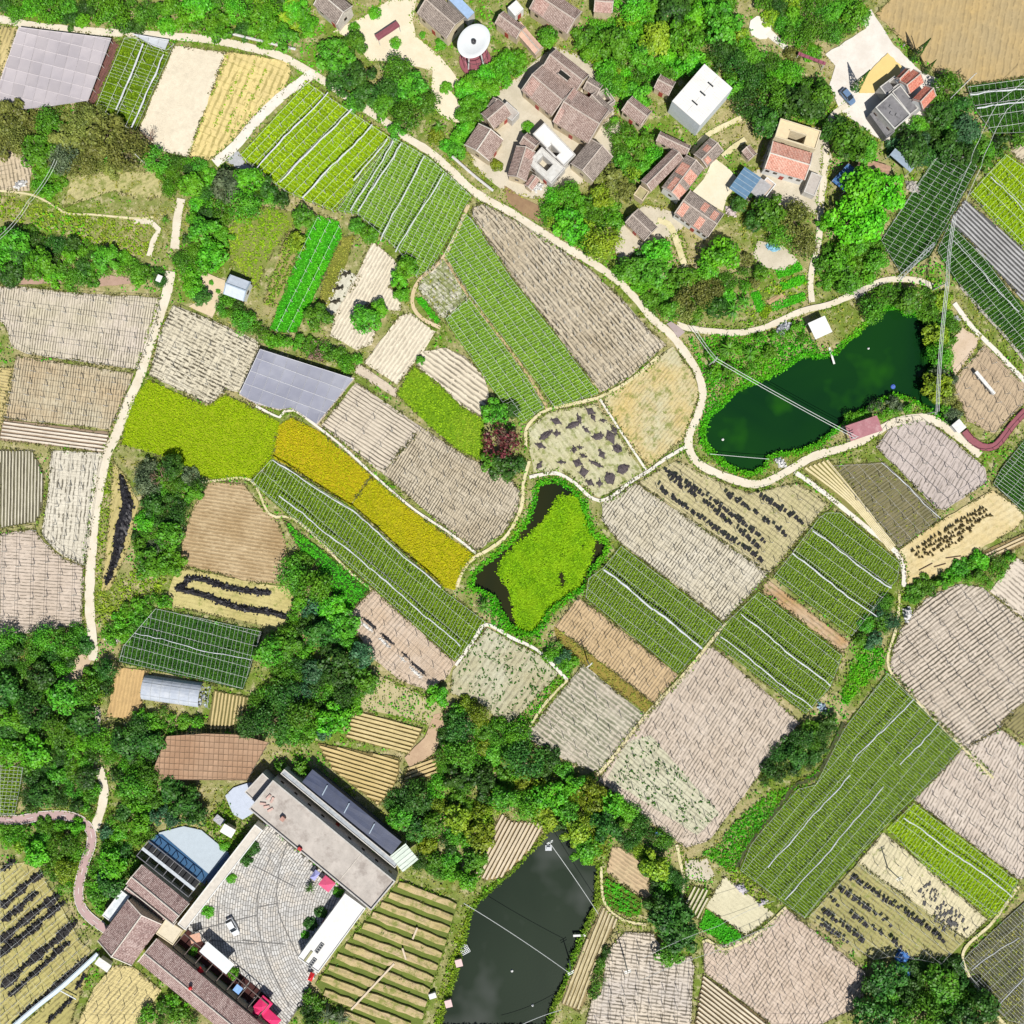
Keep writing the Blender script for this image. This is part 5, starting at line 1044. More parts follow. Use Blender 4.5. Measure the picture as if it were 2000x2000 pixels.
field('yellow-green crop at the edge behind the dark netting', f82, EARTH, L_NET, dens=14, size=.45, rows=(-45, 6, .2))
frame(f82, 'white wire frame over the yellow-green crop at the edge', (-45, 9), (45, 26), [((1935, 345), (2000, 410))], r=.03, rr=.1)
field('beige corner plot beyond the yellow-green crop', [(1975, 292), (2003, 277), (2003, 322)], BEIGE(-40))
f83 = [(1884, 392), (1993, 481), (2003, 492), (2003, 590), (1857, 431)]
o = field('grey field of long slanting beds between two green crops', f83, m_soil((.10, .10, .10), (.07, .07, .07), 0, 1, 0))
beds(o, f83, 44, 7.2, 4.6, .25, m_soil((.36, .35, .345), (.30, .29, .28), 0, 1, 0))
f84 = [(1854, 437), (1920, 502), (2003, 612), (2003, 700), (1876, 557), (1851, 520), (1832, 490)]
field('dark green netted crop above the tan shed field', f84, EARTH_D, L_DRK, dens=15, size=.45, rows=(-36, 7, .2))
frame(f84, 'white wire frame over the dark green crop above the tan field', (-36, 8), (50, 26), [((1862, 470), (1990, 610))], r=.045, rr=.1)
f85 = [(1924, 677), (2000, 748), (1997, 789), (1942, 844), (1891, 821), (1869, 760), (1869, 738)]
field('tan field with a white beam lying over it', f85, m_soil((.42, .33, .22), (.36, .275, .185), -62, .85, .6, cut=.48, w=.1))
frame(f85, 'thin dark wire frame over the tan field by the maroon walkway', (-62, 13), (45, 24), col=WIRE_B, r=.022, lr=.035)
f86 = [(1750, 826), (1805, 820), (1849, 852), (1922, 915), (1925, 940), (1845, 994), (1830, 991), (1786, 945), (1714, 873)]
field('lilac beige field below the green pond', f86, m_soil((.43, .36, .325), (.38, .315, .28), -60, .95, .6, cut=.48, w=.11))
frame(f86, 'bare dark wire frame over the lilac beige field below the pond', (-60, 14), (42, 24), col=WIRE_B, r=.026, lr=.05)
f87 = [(1625, 910), (1728, 905), (1829, 1001), (1830, 1015), (1755, 1069), (1720, 1030)]
field('dark khaki field under fine netting', f87, m_soil((.185, .16, .09), (.14, .13, .06), -35, .8, .6, dc=(.04, .04, .02), cut=.42), L_OLV, dens=1.5, size=.35)
frame(f87, 'fine wire frame over the dark khaki field', (-36, 8), (47, 22), [((1722, 903), (1838, 1012))], col=WIRE_G, r=.022, lr=.04, rr=.12)
f88 = [(1567, 914), (1600, 897), (1620, 900), (1748, 1064), (1746, 1084), (1690, 1036)]
o = field('fan of cream beds converging beside the khaki field', f88, m_soil((.2, .19, .06), (.16, .15, .05), 0, 1, 0))
for k in range(6):
    t = k / 5; a, b = (1572 + 42 * t, 914 - 15 * t), (1737 + 10 * t, 1076 - 10 * t)
    c = ((a[0] + b[0]) / 2 + 8 - 10 * t, (a[1] + b[1]) / 2 - 9 + 4 * t); sp = smooth_line([a, c, b], 16); Lq, Rq = ribbon(sp, [4.4 - 3.0 * i / len(sp) for i in range(len(sp))])
    MB().prism([W(p, 0).xy for p in Lq + Rq[::-1]], .1, .42 + k * .004).build('raised_bed', m_soil((.60, .52, .30), (.52, .44, .24), 0, 1, 0), o)
f89 = [(1756, 1077), (1830, 1024), (1938, 960), (1984, 990), (1998, 1010), (1984, 1029), (1900, 1077), (1790, 1146), (1774, 1138), (1769, 1105)]
field('cream field set with small drying stacks', f89, m_soil((.55, .46, .26), (.47, .36, .16), -32, 1.4, .15, weed=.08))
f90 = [(1916, 1081), (2003, 1042), (2003, 1062), (1936, 1091)]
o = field('narrow strip of straw beds at the edge beyond the drying stacks', f90, m_soil((.26, .19, .09), (.2, .15, .07), 0, 1, 0))
beds(o, f90, -25, 7, 4.6, .2, m_soil((.52, .43, .28), (.46, .37, .22), 0, 1, 0))
f91 = [(2003, 858), (1957, 915), (1941, 944), (2003, 1002)]
field('deep green netted crop at the edge beside the lilac field', f91, EARTH_D, L_DRK, dens=15, size=.45, rows=(36, 6, .2))
frame(f91, 'white wire frame over the deep green crop at the edge', (37, 6.5), (-52, 26), [], r=.05)
field('pinkish tilled plot under the olive wood at the photograph edge', [(0, 287), (45, 300), (60, 330), (55, 371), (0, 371)], m_soil((.50, .40, .28), (.44, .36, .24), 80, .9, .7, xp=1, xdark=.5))
field('straw and grass clearing under the olive wood', [(142, 347), (215, 337), (300, 337), (322, 360), (311, 384), (280, 389), (222, 369), (125, 404)], m_soil((.42, .37, .19), (.34, .32, .13), -30, 1, .2, speck=.9, weed=.5), L_OLV, dens=1.2, size=.5)
field('grass field with bald sandy streaks above the sand yard', [(476, 397), (570, 417), (574, 440), (530, 490), (500, 560), (432, 482)], m_soil((.38, .35, .16), (.2, .22, .05), -55, 1.2, .2, weed=1.3), L_GRS, dens=13, size=.45, rows=(-55, 7, .3), patch=.15)
f95 = [(562, 456), (600, 452), (572, 522), (545, 598), (516, 594)]
o = field('dark orchard rows beside the vivid green vegetable plot', f95, m_soil((.3, .26, .1), (.24, .21, .08), 0, 1, 0))
crop(f95, L_WEED, o, dens=10, size=.55, h=(.2, 1.0), rows=(-66, 11, .13))
f100 = [(0, 1492), (45, 1500), (28, 1592), (0, 1592)]
field('small green crop under a white wire grid by the pink cycle path', f100, EARTH, L_MID, dens=12, size=.45)
frame(f100, 'white wire grid over the small green crop by the pink cycle path', (3, 7), (98, 8), [], r=.055)
# small vegetable garden beside the village lane
for k, (a, b, m) in enumerate((((1520, 536), (1562, 520), L_BRI), ((1528, 560), (1570, 545), L_BRI), ((1510, 600), (1570, 578), L_BRI), ((1475, 572), (1486, 606), L_BRI), ((1490, 618), (1500, 600), L_MID))):
    L_, R_ = ribbon([a, b], 12); f = field('small green bed in the vegetable garden beside the village lane', L_ + R_[::-1], EARTH, m, None, dens=18, size=.42); f['group'] = 'vegetable garden beds'
field('tan tilled bed in the vegetable garden beside the village lane', [(1500, 588), (1526, 574), (1538, 584), (1512, 604)], TAN(-35), None)
# ------------------------------------------------------------------ stone courtyard
COURT = [(497, 1632), (515, 1606), (640, 1712), (690, 1752), (676, 1746), (583, 1868), (620, 1902), (596, 1930), (588, 1962), (560, 2003), (520, 2003), (470, 1945), (420, 1880), (362, 1824), (372, 1795), (400, 1757), (450, 1690)]
ct = sheet('courtyard', COURT, m_plain('paving_joint', (.12, .115, .105), .95, .2), .14, 'grey stone courtyard with pavers laid in curved rows', step=10, amp=.2)
mark(COURT, 4)
def m_paver():
    t = NT('paver'); v = t.pos(); i = t.n('ShaderNodeNewGeometry').outputs['Random Per Island']
    col = t.mix(i, (.30, .29, .275), (.46, .45, .43)); col = t.mix(t.rng(t.noise(v, .25, 4, .7), .45, .62, 0, .5), col, (.50, .44, .36)); col = t.mix(t.rng(t.noise(v, 6, 2, .6), .55, .7, 0, .4), col, (.25, .24, .22))
    return t.done(col, .85, .2)
mb = MB(); cx0, cy0 = 760, 1800
for k in range(14, 84):
    rad = k * 5.0; n = int(6.2832 * rad / 9.5); o_ = rnd.random()
    for i in range(n):
        a0, a1 = (i + o_ + .05) / n * 6.2832, (i + o_ + .95) / n * 6.2832; m_ = (a0 + a1) / 2
        c = (cx0 + rad * math.cos(m_), cy0 + rad * math.sin(m_))
        if not bool(inside(COURT, np.array(c[0]), np.array(c[1]))): continue
        z = .20 + rnd.uniform(-.012, .012); r0, r1 = rad - 1.9 + rnd.uniform(-.25, .25), rad + 1.9
        q = [W((cx0 + r * math.cos(b), cy0 + r * math.sin(b)), z) for r, b in ((r0, a0), (r0, a1), (r1, a1), (r1, a0))]
        lo = [Vector((p.x, p.y, .1)) for p in q]
        mb.add(q + lo, [(0, 1, 2, 3)] + [(j, 4 + j, 4 + (j + 1) % 4, (j + 1) % 4) for j in range(4)])
pv = mb.build('paver', m_paver(), ct); pv['kind'] = 'stuff'
bm = bmesh.new(); bm.from_mesh(pv.data); bmesh.ops.recalc_face_normals(bm, faces=bm.faces); bm.to_mesh(pv.data); bm.free()
BAND = m_plain('dark_paving_band', (.13, .125, .12), .9, .2)
for k, pts in enumerate((T(1, 3, (235, 560), (165, 830), (175, 1100), (330, 1440)), T(1, 3, (115, 640), (10, 1000), (60, 1380), (250, 1800)), T(1, 3, (-20, 735), (300, 900)), T(1, 3, (-110, 1300), (220, 1330)), T(1, 3, (20, 1050), (170, 1020)), T(0, 3, (1640, 970), (1650, 1220)), T(0, 3, (1420, 1240), (1940, 1110)), T(0, 3, (1580, 1300), (1940, 1330)))):
    L_, R_ = ribbon(smooth_line(pts, 8), 1.9); n = len(L_)
    MB().add([W(p, .222 + k * .002) for p in L_ + R_], [(i, i + 1, n + i + 1, n + i) for i in range(n - 1)]).build('paving_band', BAND, ct)
# ------------------------------------------------------------------ shade cloths stretched in panels
def cloth(label, poly, a, pa, pb, h, m, mline, group=None, post=True, skirt=0):
    cx = sum(p[0] for p in poly) / len(poly); cy = sum(p[1] for p in poly) / len(poly); root = empty('shade_cloth', W((cx, cy)), 0, label, 'shade cloth', group)
    d = np.array(dirpx(a)); nr = np.array((-d[1], d[0])); p = np.asarray(poly); u, v = p @ d, p @ nr; r0 = root.location
    fin = lambda mb: setattr(mb, 'v', [(x - r0.x, y - r0.y, z) for x, y, z in mb.v]) or mb
    g = 0
    for i in range(math.floor(u.min() / pa), math.ceil(u.max() / pa)):
        for j in range(math.floor(v.min() / pb), math.ceil(v.max() / pb)):
            e = .45; c = [tuple(d * uu + nr * vv) for uu, vv in ((i * pa + e, j * pb + e), ((i + 1) * pa - e, j * pb + e), ((i + 1) * pa - e, (j + 1) * pb - e), (i * pa + e, (j + 1) * pb - e))]
            q = clip(poly, c)
            if len(q) < 3 or area(q) < 12: continue
            cc = (sum(x for x, _ in q) / len(q), sum(y for _, y in q) / len(q)); n = len(q); sag = rnd.uniform(.02, .09); mb = MB()
            mb.add([W(x, h + rnd.uniform(-.03, .03)) for x in q] + [W((x[0] * .5 + cc[0] * .5, x[1] * .5 + cc[1] * .5), h - sag * .8) for x in q] + [W(cc, h - sag)], [(k, (k + 1) % n, n + (k + 1) % n, n + k) for k in range(n)] + [(n + k, n + (k + 1) % n, 2 * n) for k in range(n)])
            fin(mb).build('cloth_panel', m, root); g += 1
    mb = MB(); wires(mb, scan(poly, a, pb, 0), h + .03, .05, .02, .03); wires(mb, scan(poly, a + 90, pa, 0), h + .05, .05, .02, .03)
    for i in range(len(poly)): wires(mb, [(poly[i - 1], poly[i])], h + .04, .06, .02, .02)
    o = fin(mb).build('wire', mline, root); o['kind'] = 'stuff'
    pm = MB()
    for p0, q0 in scan(poly, a, pb, 0):
        k = max(1, int(math.dist(p0, q0) / pa))
        for i in range(k + 1):
            w = W((p0[0] + (q0[0] - p0[0]) * i / k, p0[1] + (q0[1] - p0[1]) * i / k), h); pm.box((w.x, w.y, h / 2), (.1, .1, h))
    o = fin(pm).build('post', POST, root); o['kind'] = 'stuff'
    return root
def m_cloth(name, c, c2):
    t = NT(name); v = t.pos(); col = t.mix(t.rng(t.noise(v, .12, 3, .6), .4, .6), c, c2); o = t.n('ShaderNodeObjectInfo').outputs['Random']
    hs = t.n('ShaderNodeHueSaturation'); t.l(col, hs.inputs['Color']); t.l(t.rng(o, 0, 1, .90, 1.06), hs.inputs['Value'])
    t.bump(t.noise(v, 5, 3, .7), .25, .03); return t.done(hs.outputs[0], .8, .15)
LINE = m_plain('cloth_seam', (.52, .52, .54), .7, .1)
cloth('lilac grey shade cloth stretched below the road', f2, 14, 22, 25, 2.0, m_cloth('lilac_cloth', (.30, .275, .29), (.335, .305, .315)), m_plain('lilac_seam', (.50, .46, .47), .7, .1))
cloth('slate grey shade cloth between the stubble and the furrowed field', f22, 20, 24, 27, 2.0, m_cloth('slate_cloth', (.20, .205, .25), (.245, .25, .29)), LINE)
f44 = [(326, 1438), (400, 1433), (462, 1435), (524, 1450), (482, 1524), (292, 1522)]
sheet('field', f44, m_soil((.2, .15, .1), (.15, .11, .07), 0, 1, 0), .05, 'shaded ground under the brown netting'); mark(f44)
cloth('brown netting raised on posts above the pergola garden', f44, 3, 9.5, 11.5, 2.6, m_cloth('brown_cloth', (.27, .165, .10), (.30, .195, .125)), m_plain('brown_seam', (.2, .13, .08), .7, .1))
cloth('small grey cloth triangle at the roadside above the green plot', [(258, 66), (330, 78), (322, 97), (300, 90)], 14, 20, 20, 1.6, m_cloth('grey_cloth', (.36, .38, .40), (.40, .42, .44)), LINE)
# ------------------------------------------------------------------ plastic tunnel
c, L, w, a = fit([(283, 1318), (412, 1338), (408, 1385), (277, 1368)], 1.2); root = empty('plastic_tunnel', (c.x, c.y, 0), a, 'whitish plastic growing tunnel with a torn end', 'polytunnel')
t = NT('milky_plastic'); v = t.pos(0, True); col = t.mix(t.rng(t.noise(v, .5, 4, .7), .4, .65), (.30, .33, .38), (.38, .40, .43)); t.bump(t.noise(v, 3, 3, .7), .4, .05); PLAST = t.done(col, .4, .4)
nx = 7
for i in range(nx):
    def g(u, v, i=i):
        an = math.pi * (.02 + .96 * v); return ((-.5 + (i + u * .985) / nx) * L, -w / 2 * math.cos(an), 2.7 * math.sin(an) ** .75 + rnd.uniform(-.03, .03))
    if i < nx - 1: slab_grid(MB(), g, 2, 12, .02).build('plastic_sheet', PLAST, root)
for i in range(nx + 1):
    MB().tube([((-.5 + i / nx) * L, -w / 2 * math.cos(math.pi * k / 12), 2.74 * max(0, math.sin(math.pi * k / 12)) ** .75) for k in range(13)], .05, 5).build('hoop', STEEL, root)
for y in (-.25, .25): MB().tube([(-L / 2, y * w, 2.45), (L / 2, y * w, 2.45)], .04, 5).build('purlin', STEEL, root)
rg = [(-L / 2 + (nx - 1) / nx * L + rnd.uniform(0, 2.0), rnd.uniform(-w / 2, w / 2) * .8, rnd.uniform(.8, 2.4)) for _ in range(40)]
q = quads_mesh('torn_plastic', leaf_quads(np.array(rg), .7, .9), PLAST, root); q['kind'] = 'stuff'; mark([(283, 1318), (412, 1338), (408, 1385), (277, 1368)], 4)
# ------------------------------------------------------------------ dish tower
base = W((928, 119)); root = empty('dish_tower', base, 0, 'tall white tilted dish on legs above a maroon round base', 'tower')
MB().lathe((0, 0, 0), [(0, .45), (3.7, .45), (3.75, .3), (3.75, -.1)], 32).build('base', MAROON, root)
MB().lathe((0, 0, 0), [(2.2, .46), (2.2, .75), (2.5, .75), (2.5, .46)], 28).build('base_ring', m_plain('maroon_ring', (.30, .11, .13), .7, .1), root)
hd = 9.4; tilt = Matrix.Rotation(R(-12), 3, 'X') @ Matrix.Rotation(R(8), 3, 'Y'); dm = MB(); rz = Matrix.Rotation(R(62), 3, 'Z')
dm.lathe((0, 0, 0), [(.01, -.25), (1.2, -.25), (3.2, -.1), (4.75, .35), (4.8, .42), (4.72, .46), (3.2, .08), (1.2, -.08), (.01, -.1)], 40, .70)
dm.v = [tuple(tilt @ (rz @ Vector(q)) + Vector((0, 0, hd))) for q in dm.v]; dm.build('dish', m_plain('white_dish', (.78, .80, .80), .5, .06, .4, dirt=(.55, .58, .58), dirtamt=.6), root, True)
dm = MB().lathe((0, 0, .02), [(.55, -.1), (.55, .5), (.32, .5), (.32, -.1)], 16); dm.v = [tuple(tilt @ Vector(q) + Vector((0, 0, hd))) for q in dm.v]; dm.build('hub', m_plain('dark_hub', (.05, .05, .055), .5), root)
for x, y in ((1.6, -1.2), (-1.2, -1.6), (.2, 1.9)): MB().tube([(x * 1.3, y * 1.3, .4), (x * .8, y * .8, hd - .3)], .17, 8).build('leg', m_plain('white_leg', (.72, .72, .72), .5), root)
MB().lathe((0, 0, 0), [(3.0, 5.0), (3.08, 5.0), (3.08, 5.12), (3.0, 5.12)], 32).build('rail_ring', m_plain('dark_rail', (.06, .05, .05), .6), root)
for k in range(10): MB().tube([(3.04 * math.cos(k * .6283), 3.04 * math.sin(k * .6283), .4), (3.04 * math.cos(k * .6283), 3.04 * math.sin(k * .6283), 5.0)], .05, 5).build('rail_post', m_plain('dark_rail', (.06, .05, .05), .6), root)
mark([(893, 40), (948, 40), (960, 150), (900, 150)], 4)
# ------------------------------------------------------------------ car
def car(label, at, a, col):
    root = empty('parked_car', W(at, .2) + Vector((0, 0, 0)), a, label, 'car'); PA = m_plain(label[:12].replace(' ', '_') + '_paint', col, .25, .03, spec=.6, bump=0)
    sec = [(-2.2, .62, .30, .72), (-2.1, .80, .28, .92), (-1.5, .86, .25, .98), (-.2, .88, .24, .96), (1.0, .87, .25, .92), (1.75, .82, .26, .82), (2.15, .66, .32, .66)]
    mb = MB(); ring = []
    for x, hw, z0, z1 in sec: ring += [(x, -hw, z0), (x, -hw, z1 - .12), (x, -hw * .86, z1), (x, hw * .86, z1), (x, hw, z1 - .12), (x, hw, z0)]
    fs = [(i * 6 + k, i * 6 + (k + 1) % 6, (i + 1) * 6 + (k + 1) % 6, (i + 1) * 6 + k) for i in range(len(sec) - 1) for k in range(6)] + [(5, 4, 3, 2, 1, 0), tuple((len(sec) - 1) * 6 + k for k in range(6))]
    mb.add(ring, fs).build('body', PA, root, False)
    cab = MB(); top = [(-1.55, .68, 1.42), (.15, .68, 1.46)]; bt = [(-2.0, .76, .93), (1.05, .78, .93)]
    vs = [(x, s * y, z) for (x, y, z) in bt + top for s in (-1, 1)]; cab.add(vs, [(0, 4, 5, 1), (2, 3, 7, 6), (0, 2, 6, 4), (1, 5, 7, 3), (4, 6, 7, 5)]).build('cabin_glass', GLASS, root)
    MB().box((-.7, 0, 1.46), (1.62, 1.34, .06)).build('roof', PA, root)
    for s in (-1, 1):
        for x in (-1.35, 1.35):
            wt = MB().lathe((0, 0, 0), [(.2, -.1), (.32, -.1), (.32, .1), (.2, .1)], 18); wt.v = [(x + q[0], s * .80 + q[2], .31 + q[1]) for q in wt.v]; wo_ = wt.build('wheel', m_plain('tyre', (.02, .02, .02), .8), root)
            wt = MB().lathe((0, 0, 0), [(.02, .09), (.2, .09), (.21, .07)], 14); wt.v = [(x + q[0], s * (.80 + q[2]), .31 + q[1]) for q in wt.v]; wt.build('rim', STEEL, wo_)
        MB().box((2.1, s * .52, .62), (.12, .34, .12)).build('headlight', m_plain('lamp_glass', (.7, .72, .75), .2), root)
        MB().box((-2.16, s * .52, .72), (.1, .34, .12)).build('tail_light', DOOR, root)
        MB().box((.75, s * .95, .98), (.16, .2, .12)).build('wing_mirror', PA, root)
        MB().bar((-1.7, s * .70, 1.40), (-2.0, s * .76, .95), .08, .08).build('pillar', PA, root); MB().bar((.15, s * .69, 1.45), (1.05, s * .77, .95), .07, .07).build('pillar', PA, root)
    return root
car('white car parked on the stone courtyard', (456, 1808), R(-62), (.74, .76, .78))
car('small dark blue car parked at the concrete square', (1654, 191), R(-50), (.10, .16, .26))
# ------------------------------------------------------------------ parasols and awnings
PINKC = m_plain('pink_canvas', (.66, .10, .20), .8, .12, .8); HOT = m_plain('hot_pink_canvas', (.72, .03, .14), .8, .12, .8); LAV = m_plain('lavender_canvas', (.35, .36, .68), .8, .12); RED = m_plain('red_canvas', (.55, .02, .025), .8, .1)
def parasol(label, quad, h, m, group=None):
    c, L, w, a = fit(quad, h); root = empty('parasol', (c.x, c.y, 0), a, label, 'parasol', group); l, k = L / 2, w / 2
    MB().add([(-l, -k, h - .3), (l, -k, h - .3), (l, k, h - .3), (-l, k, h - .3), (0, 0, h + .45)], [(0, 1, 4), (1, 2, 4), (2, 3, 4), (3, 0, 4), (3, 2, 1, 0)]).build('canopy', m, root)
    vz = MB()
    for (x0, y0), (x1, y1) in (((-l, -k), (l, -k)), ((l, -k), (l, k)), ((l, k), (-l, k)), ((-l, k), (-l, -k))): vz.bar((x0, y0, h - .38), (x1, y1, h - .38), .03, .2)
    vz.build('valance', m, root); MB().tube([(0, 0, .1), (0, 0, h + .5)], .04, 8).build('pole', STEEL, root); MB().lathe((0, 0, .2), [(0, .14), (.35, .14), (.38, 0)], 16).build('foot', CONCR, root)
    for x in (-l, l):
        for y in (-k, k): MB().bar((0, 0, h + .38), (x * .97, y * .97, h - .34), .03, .03).build('rib', STEEL, root)
parasol('pale pink parasol by the grey flat-roofed building', T(1, 3, (470, 880), (520, 815), (598, 872), (545, 945)), 2.6, PINKC)
parasol('lavender parasol beside the pale pink one', T(1, 3, (420, 820), (450, 768), (480, 800), (425, 865)), 2.4, LAV)
parasol('hot pink parasol nearer the courtyard, at the bottom edge', T(1, 3, (-20, 1800), (60, 1715), (115, 1790), (45, 1880)), 2.8, HOT)
parasol('hot pink parasol at the very bottom edge of the courtyard', T(1, 3, (40, 1890), (85, 1815), (190, 1910), (130, 1970)), 2.6, HOT)
parasol('small hot pink parasol squeezed against the long tiled wing', T(0, 3, (1905, 1850), (1930, 1790), (1975, 1830), (1950, 1890)), 2.7, HOT)
parasol('small red parasol under the brown stall frame edge', T(0, 3, (1475, 1530), (1505, 1500), (1535, 1545), (1500, 1570)), 3.2, RED)
parasol('red and white parasol at the end of the white building', T(1, 3, (388, 1600), (410, 1545), (440, 1560), (415, 1620)), 2.4, RED)
# ------------------------------------------------------------------ walkway, beam, channel, footbridges
def curve_deck(name, label, pts, w, h, m, rail, cat, z0=0):
    sp = smooth_line(pts, 10); root = empty(name, W(pts[0]), 0, label, cat); r0 = root.location; L_, R_ = ribbon(sp, w); n = len(sp)
    mb = MB(); vs = []; fs = []
    for l, r in zip(L_, R_): vs += [W(l, h - .15), W(l, h), W(r, h), W(r, h - .15)]
    for i in range(n - 1):
        for k in range(4): fs.append((i * 4 + k, i * 4 + 4 + k, i * 4 + 4 + (k + 1) % 4, i * 4 + (k + 1) % 4))
    mb.add([(v.x - r0.x, v.y - r0.y, v.z) for v in vs], fs).build('deck', m, root)
    for e in (L_, R_):
        MB().tube([W(p, h + .9) - Vector((r0.x, r0.y, 0)) for p in e], .06, 5).build('handrail', rail, root)
        for p in e[::2]: q = W(p, h + .45); MB().box((q.x - r0.x, q.y - r0.y, h + .45), (.09, .09, .9)).build('rail_post', rail, root)
    for i in range(n - 1): mark([L_[i], L_[i + 1], R_[i + 1], R_[i]], 2)
    return root
curve_deck('walkway', 'maroon railed walkway curving round the tan field', T(3, 1, (1485, 1320), (1540, 1390), (1620, 1440), (1700, 1440), (1760, 1390), (1850, 1270), (1945, 1170)), 14, .5, MAROON, m_plain('dark_maroon', (.12, .035, .045), .6), 'walkway')
sp = T(3, 1, (1568, 872), (1708, 1042)); a, b = W(sp[0], 1.6), W(sp[1], 1.6); root = empty('beam', (a + b) / 2 * 1.0, math.atan2(b.y - a.y, b.x - a.x), 'long white beam lying across posts over the tan field', 'beam'); root.location.z = 0; L = (b - a).length
MB().box((0, 0, 1.6), (L, .75, .35)).build('beam_body', CONCR_W, root)
for k in range(5): MB().box(((k / 4 - .5) * (L - .6), 0, .7), (.25, .5, 1.42)).build('post', POST, root)
sp = T(0, 3, (738, 1405), (480, 1640), (290, 1790), (90, 1960)); root = empty('channel', W(sp[1]), 0, 'pale blue raised channel between the two straw plots', 'channel'); r0 = root.location
for k, (wd_, z, m) in enumerate(((9, 1.0, m_plain('pale_blue_steel', (.50, .60, .68), .5, .1)), (5.5, 1.14, m_plain('pale_blue_liner', (.62, .70, .75), .5, .06)))):
    s2 = smooth_line(sp, 14); L_, R_ = ribbon(s2, wd_); n = len(s2); vs = []
    for l, r in zip(L_, R_): vs += [W(l, z - .4), W(l, z), W(r, z), W(r, z - .4)]
    MB().add([(v.x - r0.x, v.y - r0.y, v.z) for v in vs], [(i * 4 + q, i * 4 + 4 + q, i * 4 + 4 + (q + 1) % 4, i * 4 + (q + 1) % 4) for i in range(n - 1) for q in range(4)]).build('trough' if k == 0 else 'liner', m, root)
for p in smooth_line(sp, 40)[:-1]: q = W(p, .5); MB().box((q.x - r0.x, q.y - r0.y, .3), (.4, .4, .62)).build('support', POST, root)
MB().bar(W(T(0, 3, (455, 1680))[0], .9) - r0, W(T(0, 3, (575, 1745))[0], .9) - r0, .22, .2).build('side_pipe', WIRE_W, root)
def plankway(label, p, q, w, h, m, name='footbridge', cat='footbridge'):
    a, b = W(p, h), W(q, h); root = empty(name, Vector(((a.x + b.x) / 2, (a.y + b.y) / 2, 0)), math.atan2(b.y - a.y, b.x - a.x), label, cat); L = (b - a).length
    MB().box((0, 0, h), (L, w, .14)).build('deck', m, root)
    for k in range(4):
        for s in (-1, 1): MB().box(((k / 3 - .5) * (L - .3), s * (w / 2 - .08), (h - .9) / 2 - .05), (.12, .12, h + .9)).build('post', WOOD, root)
plankway('thin white jetty pointing from the hut into the green pond', T(3, 1, (462, 690))[0], T(3, 1, (500, 815))[0], .45, .1, CONCR_W, 'jetty', 'jetty')
plankway('short white jetty on the dark bottom pond', T(2, 3, (462, 1266))[0], T(2, 3, (556, 1262))[0], .5, .1, CONCR_W, 'jetty', 'jetty')
plankway('grey slab bridge on the lane by the pond trees', T(3, 1, (648, 300))[0], T(3, 1, (735, 255))[0], 1.9, .32, GREYR)
for lb, pts in (('upper grey retaining wall with a dark shadow above the main road', T(0, 0, (1600, 218), (1932, 300), (2230, 372))), ('pale retaining wall below the old brown house', T(1, 0, (1480, 1180), (1640, 1320), (1790, 1440)))):
    L_, R_ = ribbon(smooth_line(pts, 12), 5); n = len(L_); vs = []
    for l, r in zip(L_, R_): vs += [W(l, -.1), W(l, 1.1), W(r, 1.1), W(r, -.1)]
    root = empty('retaining_wall', W(pts[0]), 0, lb, 'wall'); r0 = root.location
    MB().add([(v.x - r0.x, v.y - r0.y, v.z) for v in vs], [(i * 4 + q, i * 4 + 4 + q, i * 4 + 5 + q, i * 4 + 1 + q) for i in range(n - 1) for q in range(3)]).build('wall', m_plain('lilac_wall', (.46, .42, .40), .9, .25), root)
    e = smooth_line(pts, 12); MB().tube([W(p, 1.2) - Vector((r0.x, r0.y, 0)) for p in e], .1, 5).build('coping', WIRE_W, root)
# ------------------------------------------------------------------ orchard channels get planks
for lb, p, q in (('long pale plank walk crossing the middle of the orchard channels', (770, 1882), (686, 1972)), ('pale plank over an orchard channel near the pond', (786, 1852), (793, 1874)), ('short pale plank over an upper orchard channel', (806, 1834), (815, 1812))):
    plankway(lb, p, q, .42, .75, m_plain('pale_plank', (.58, .48, .36), .8, .2), 'plank_walk', 'plank')
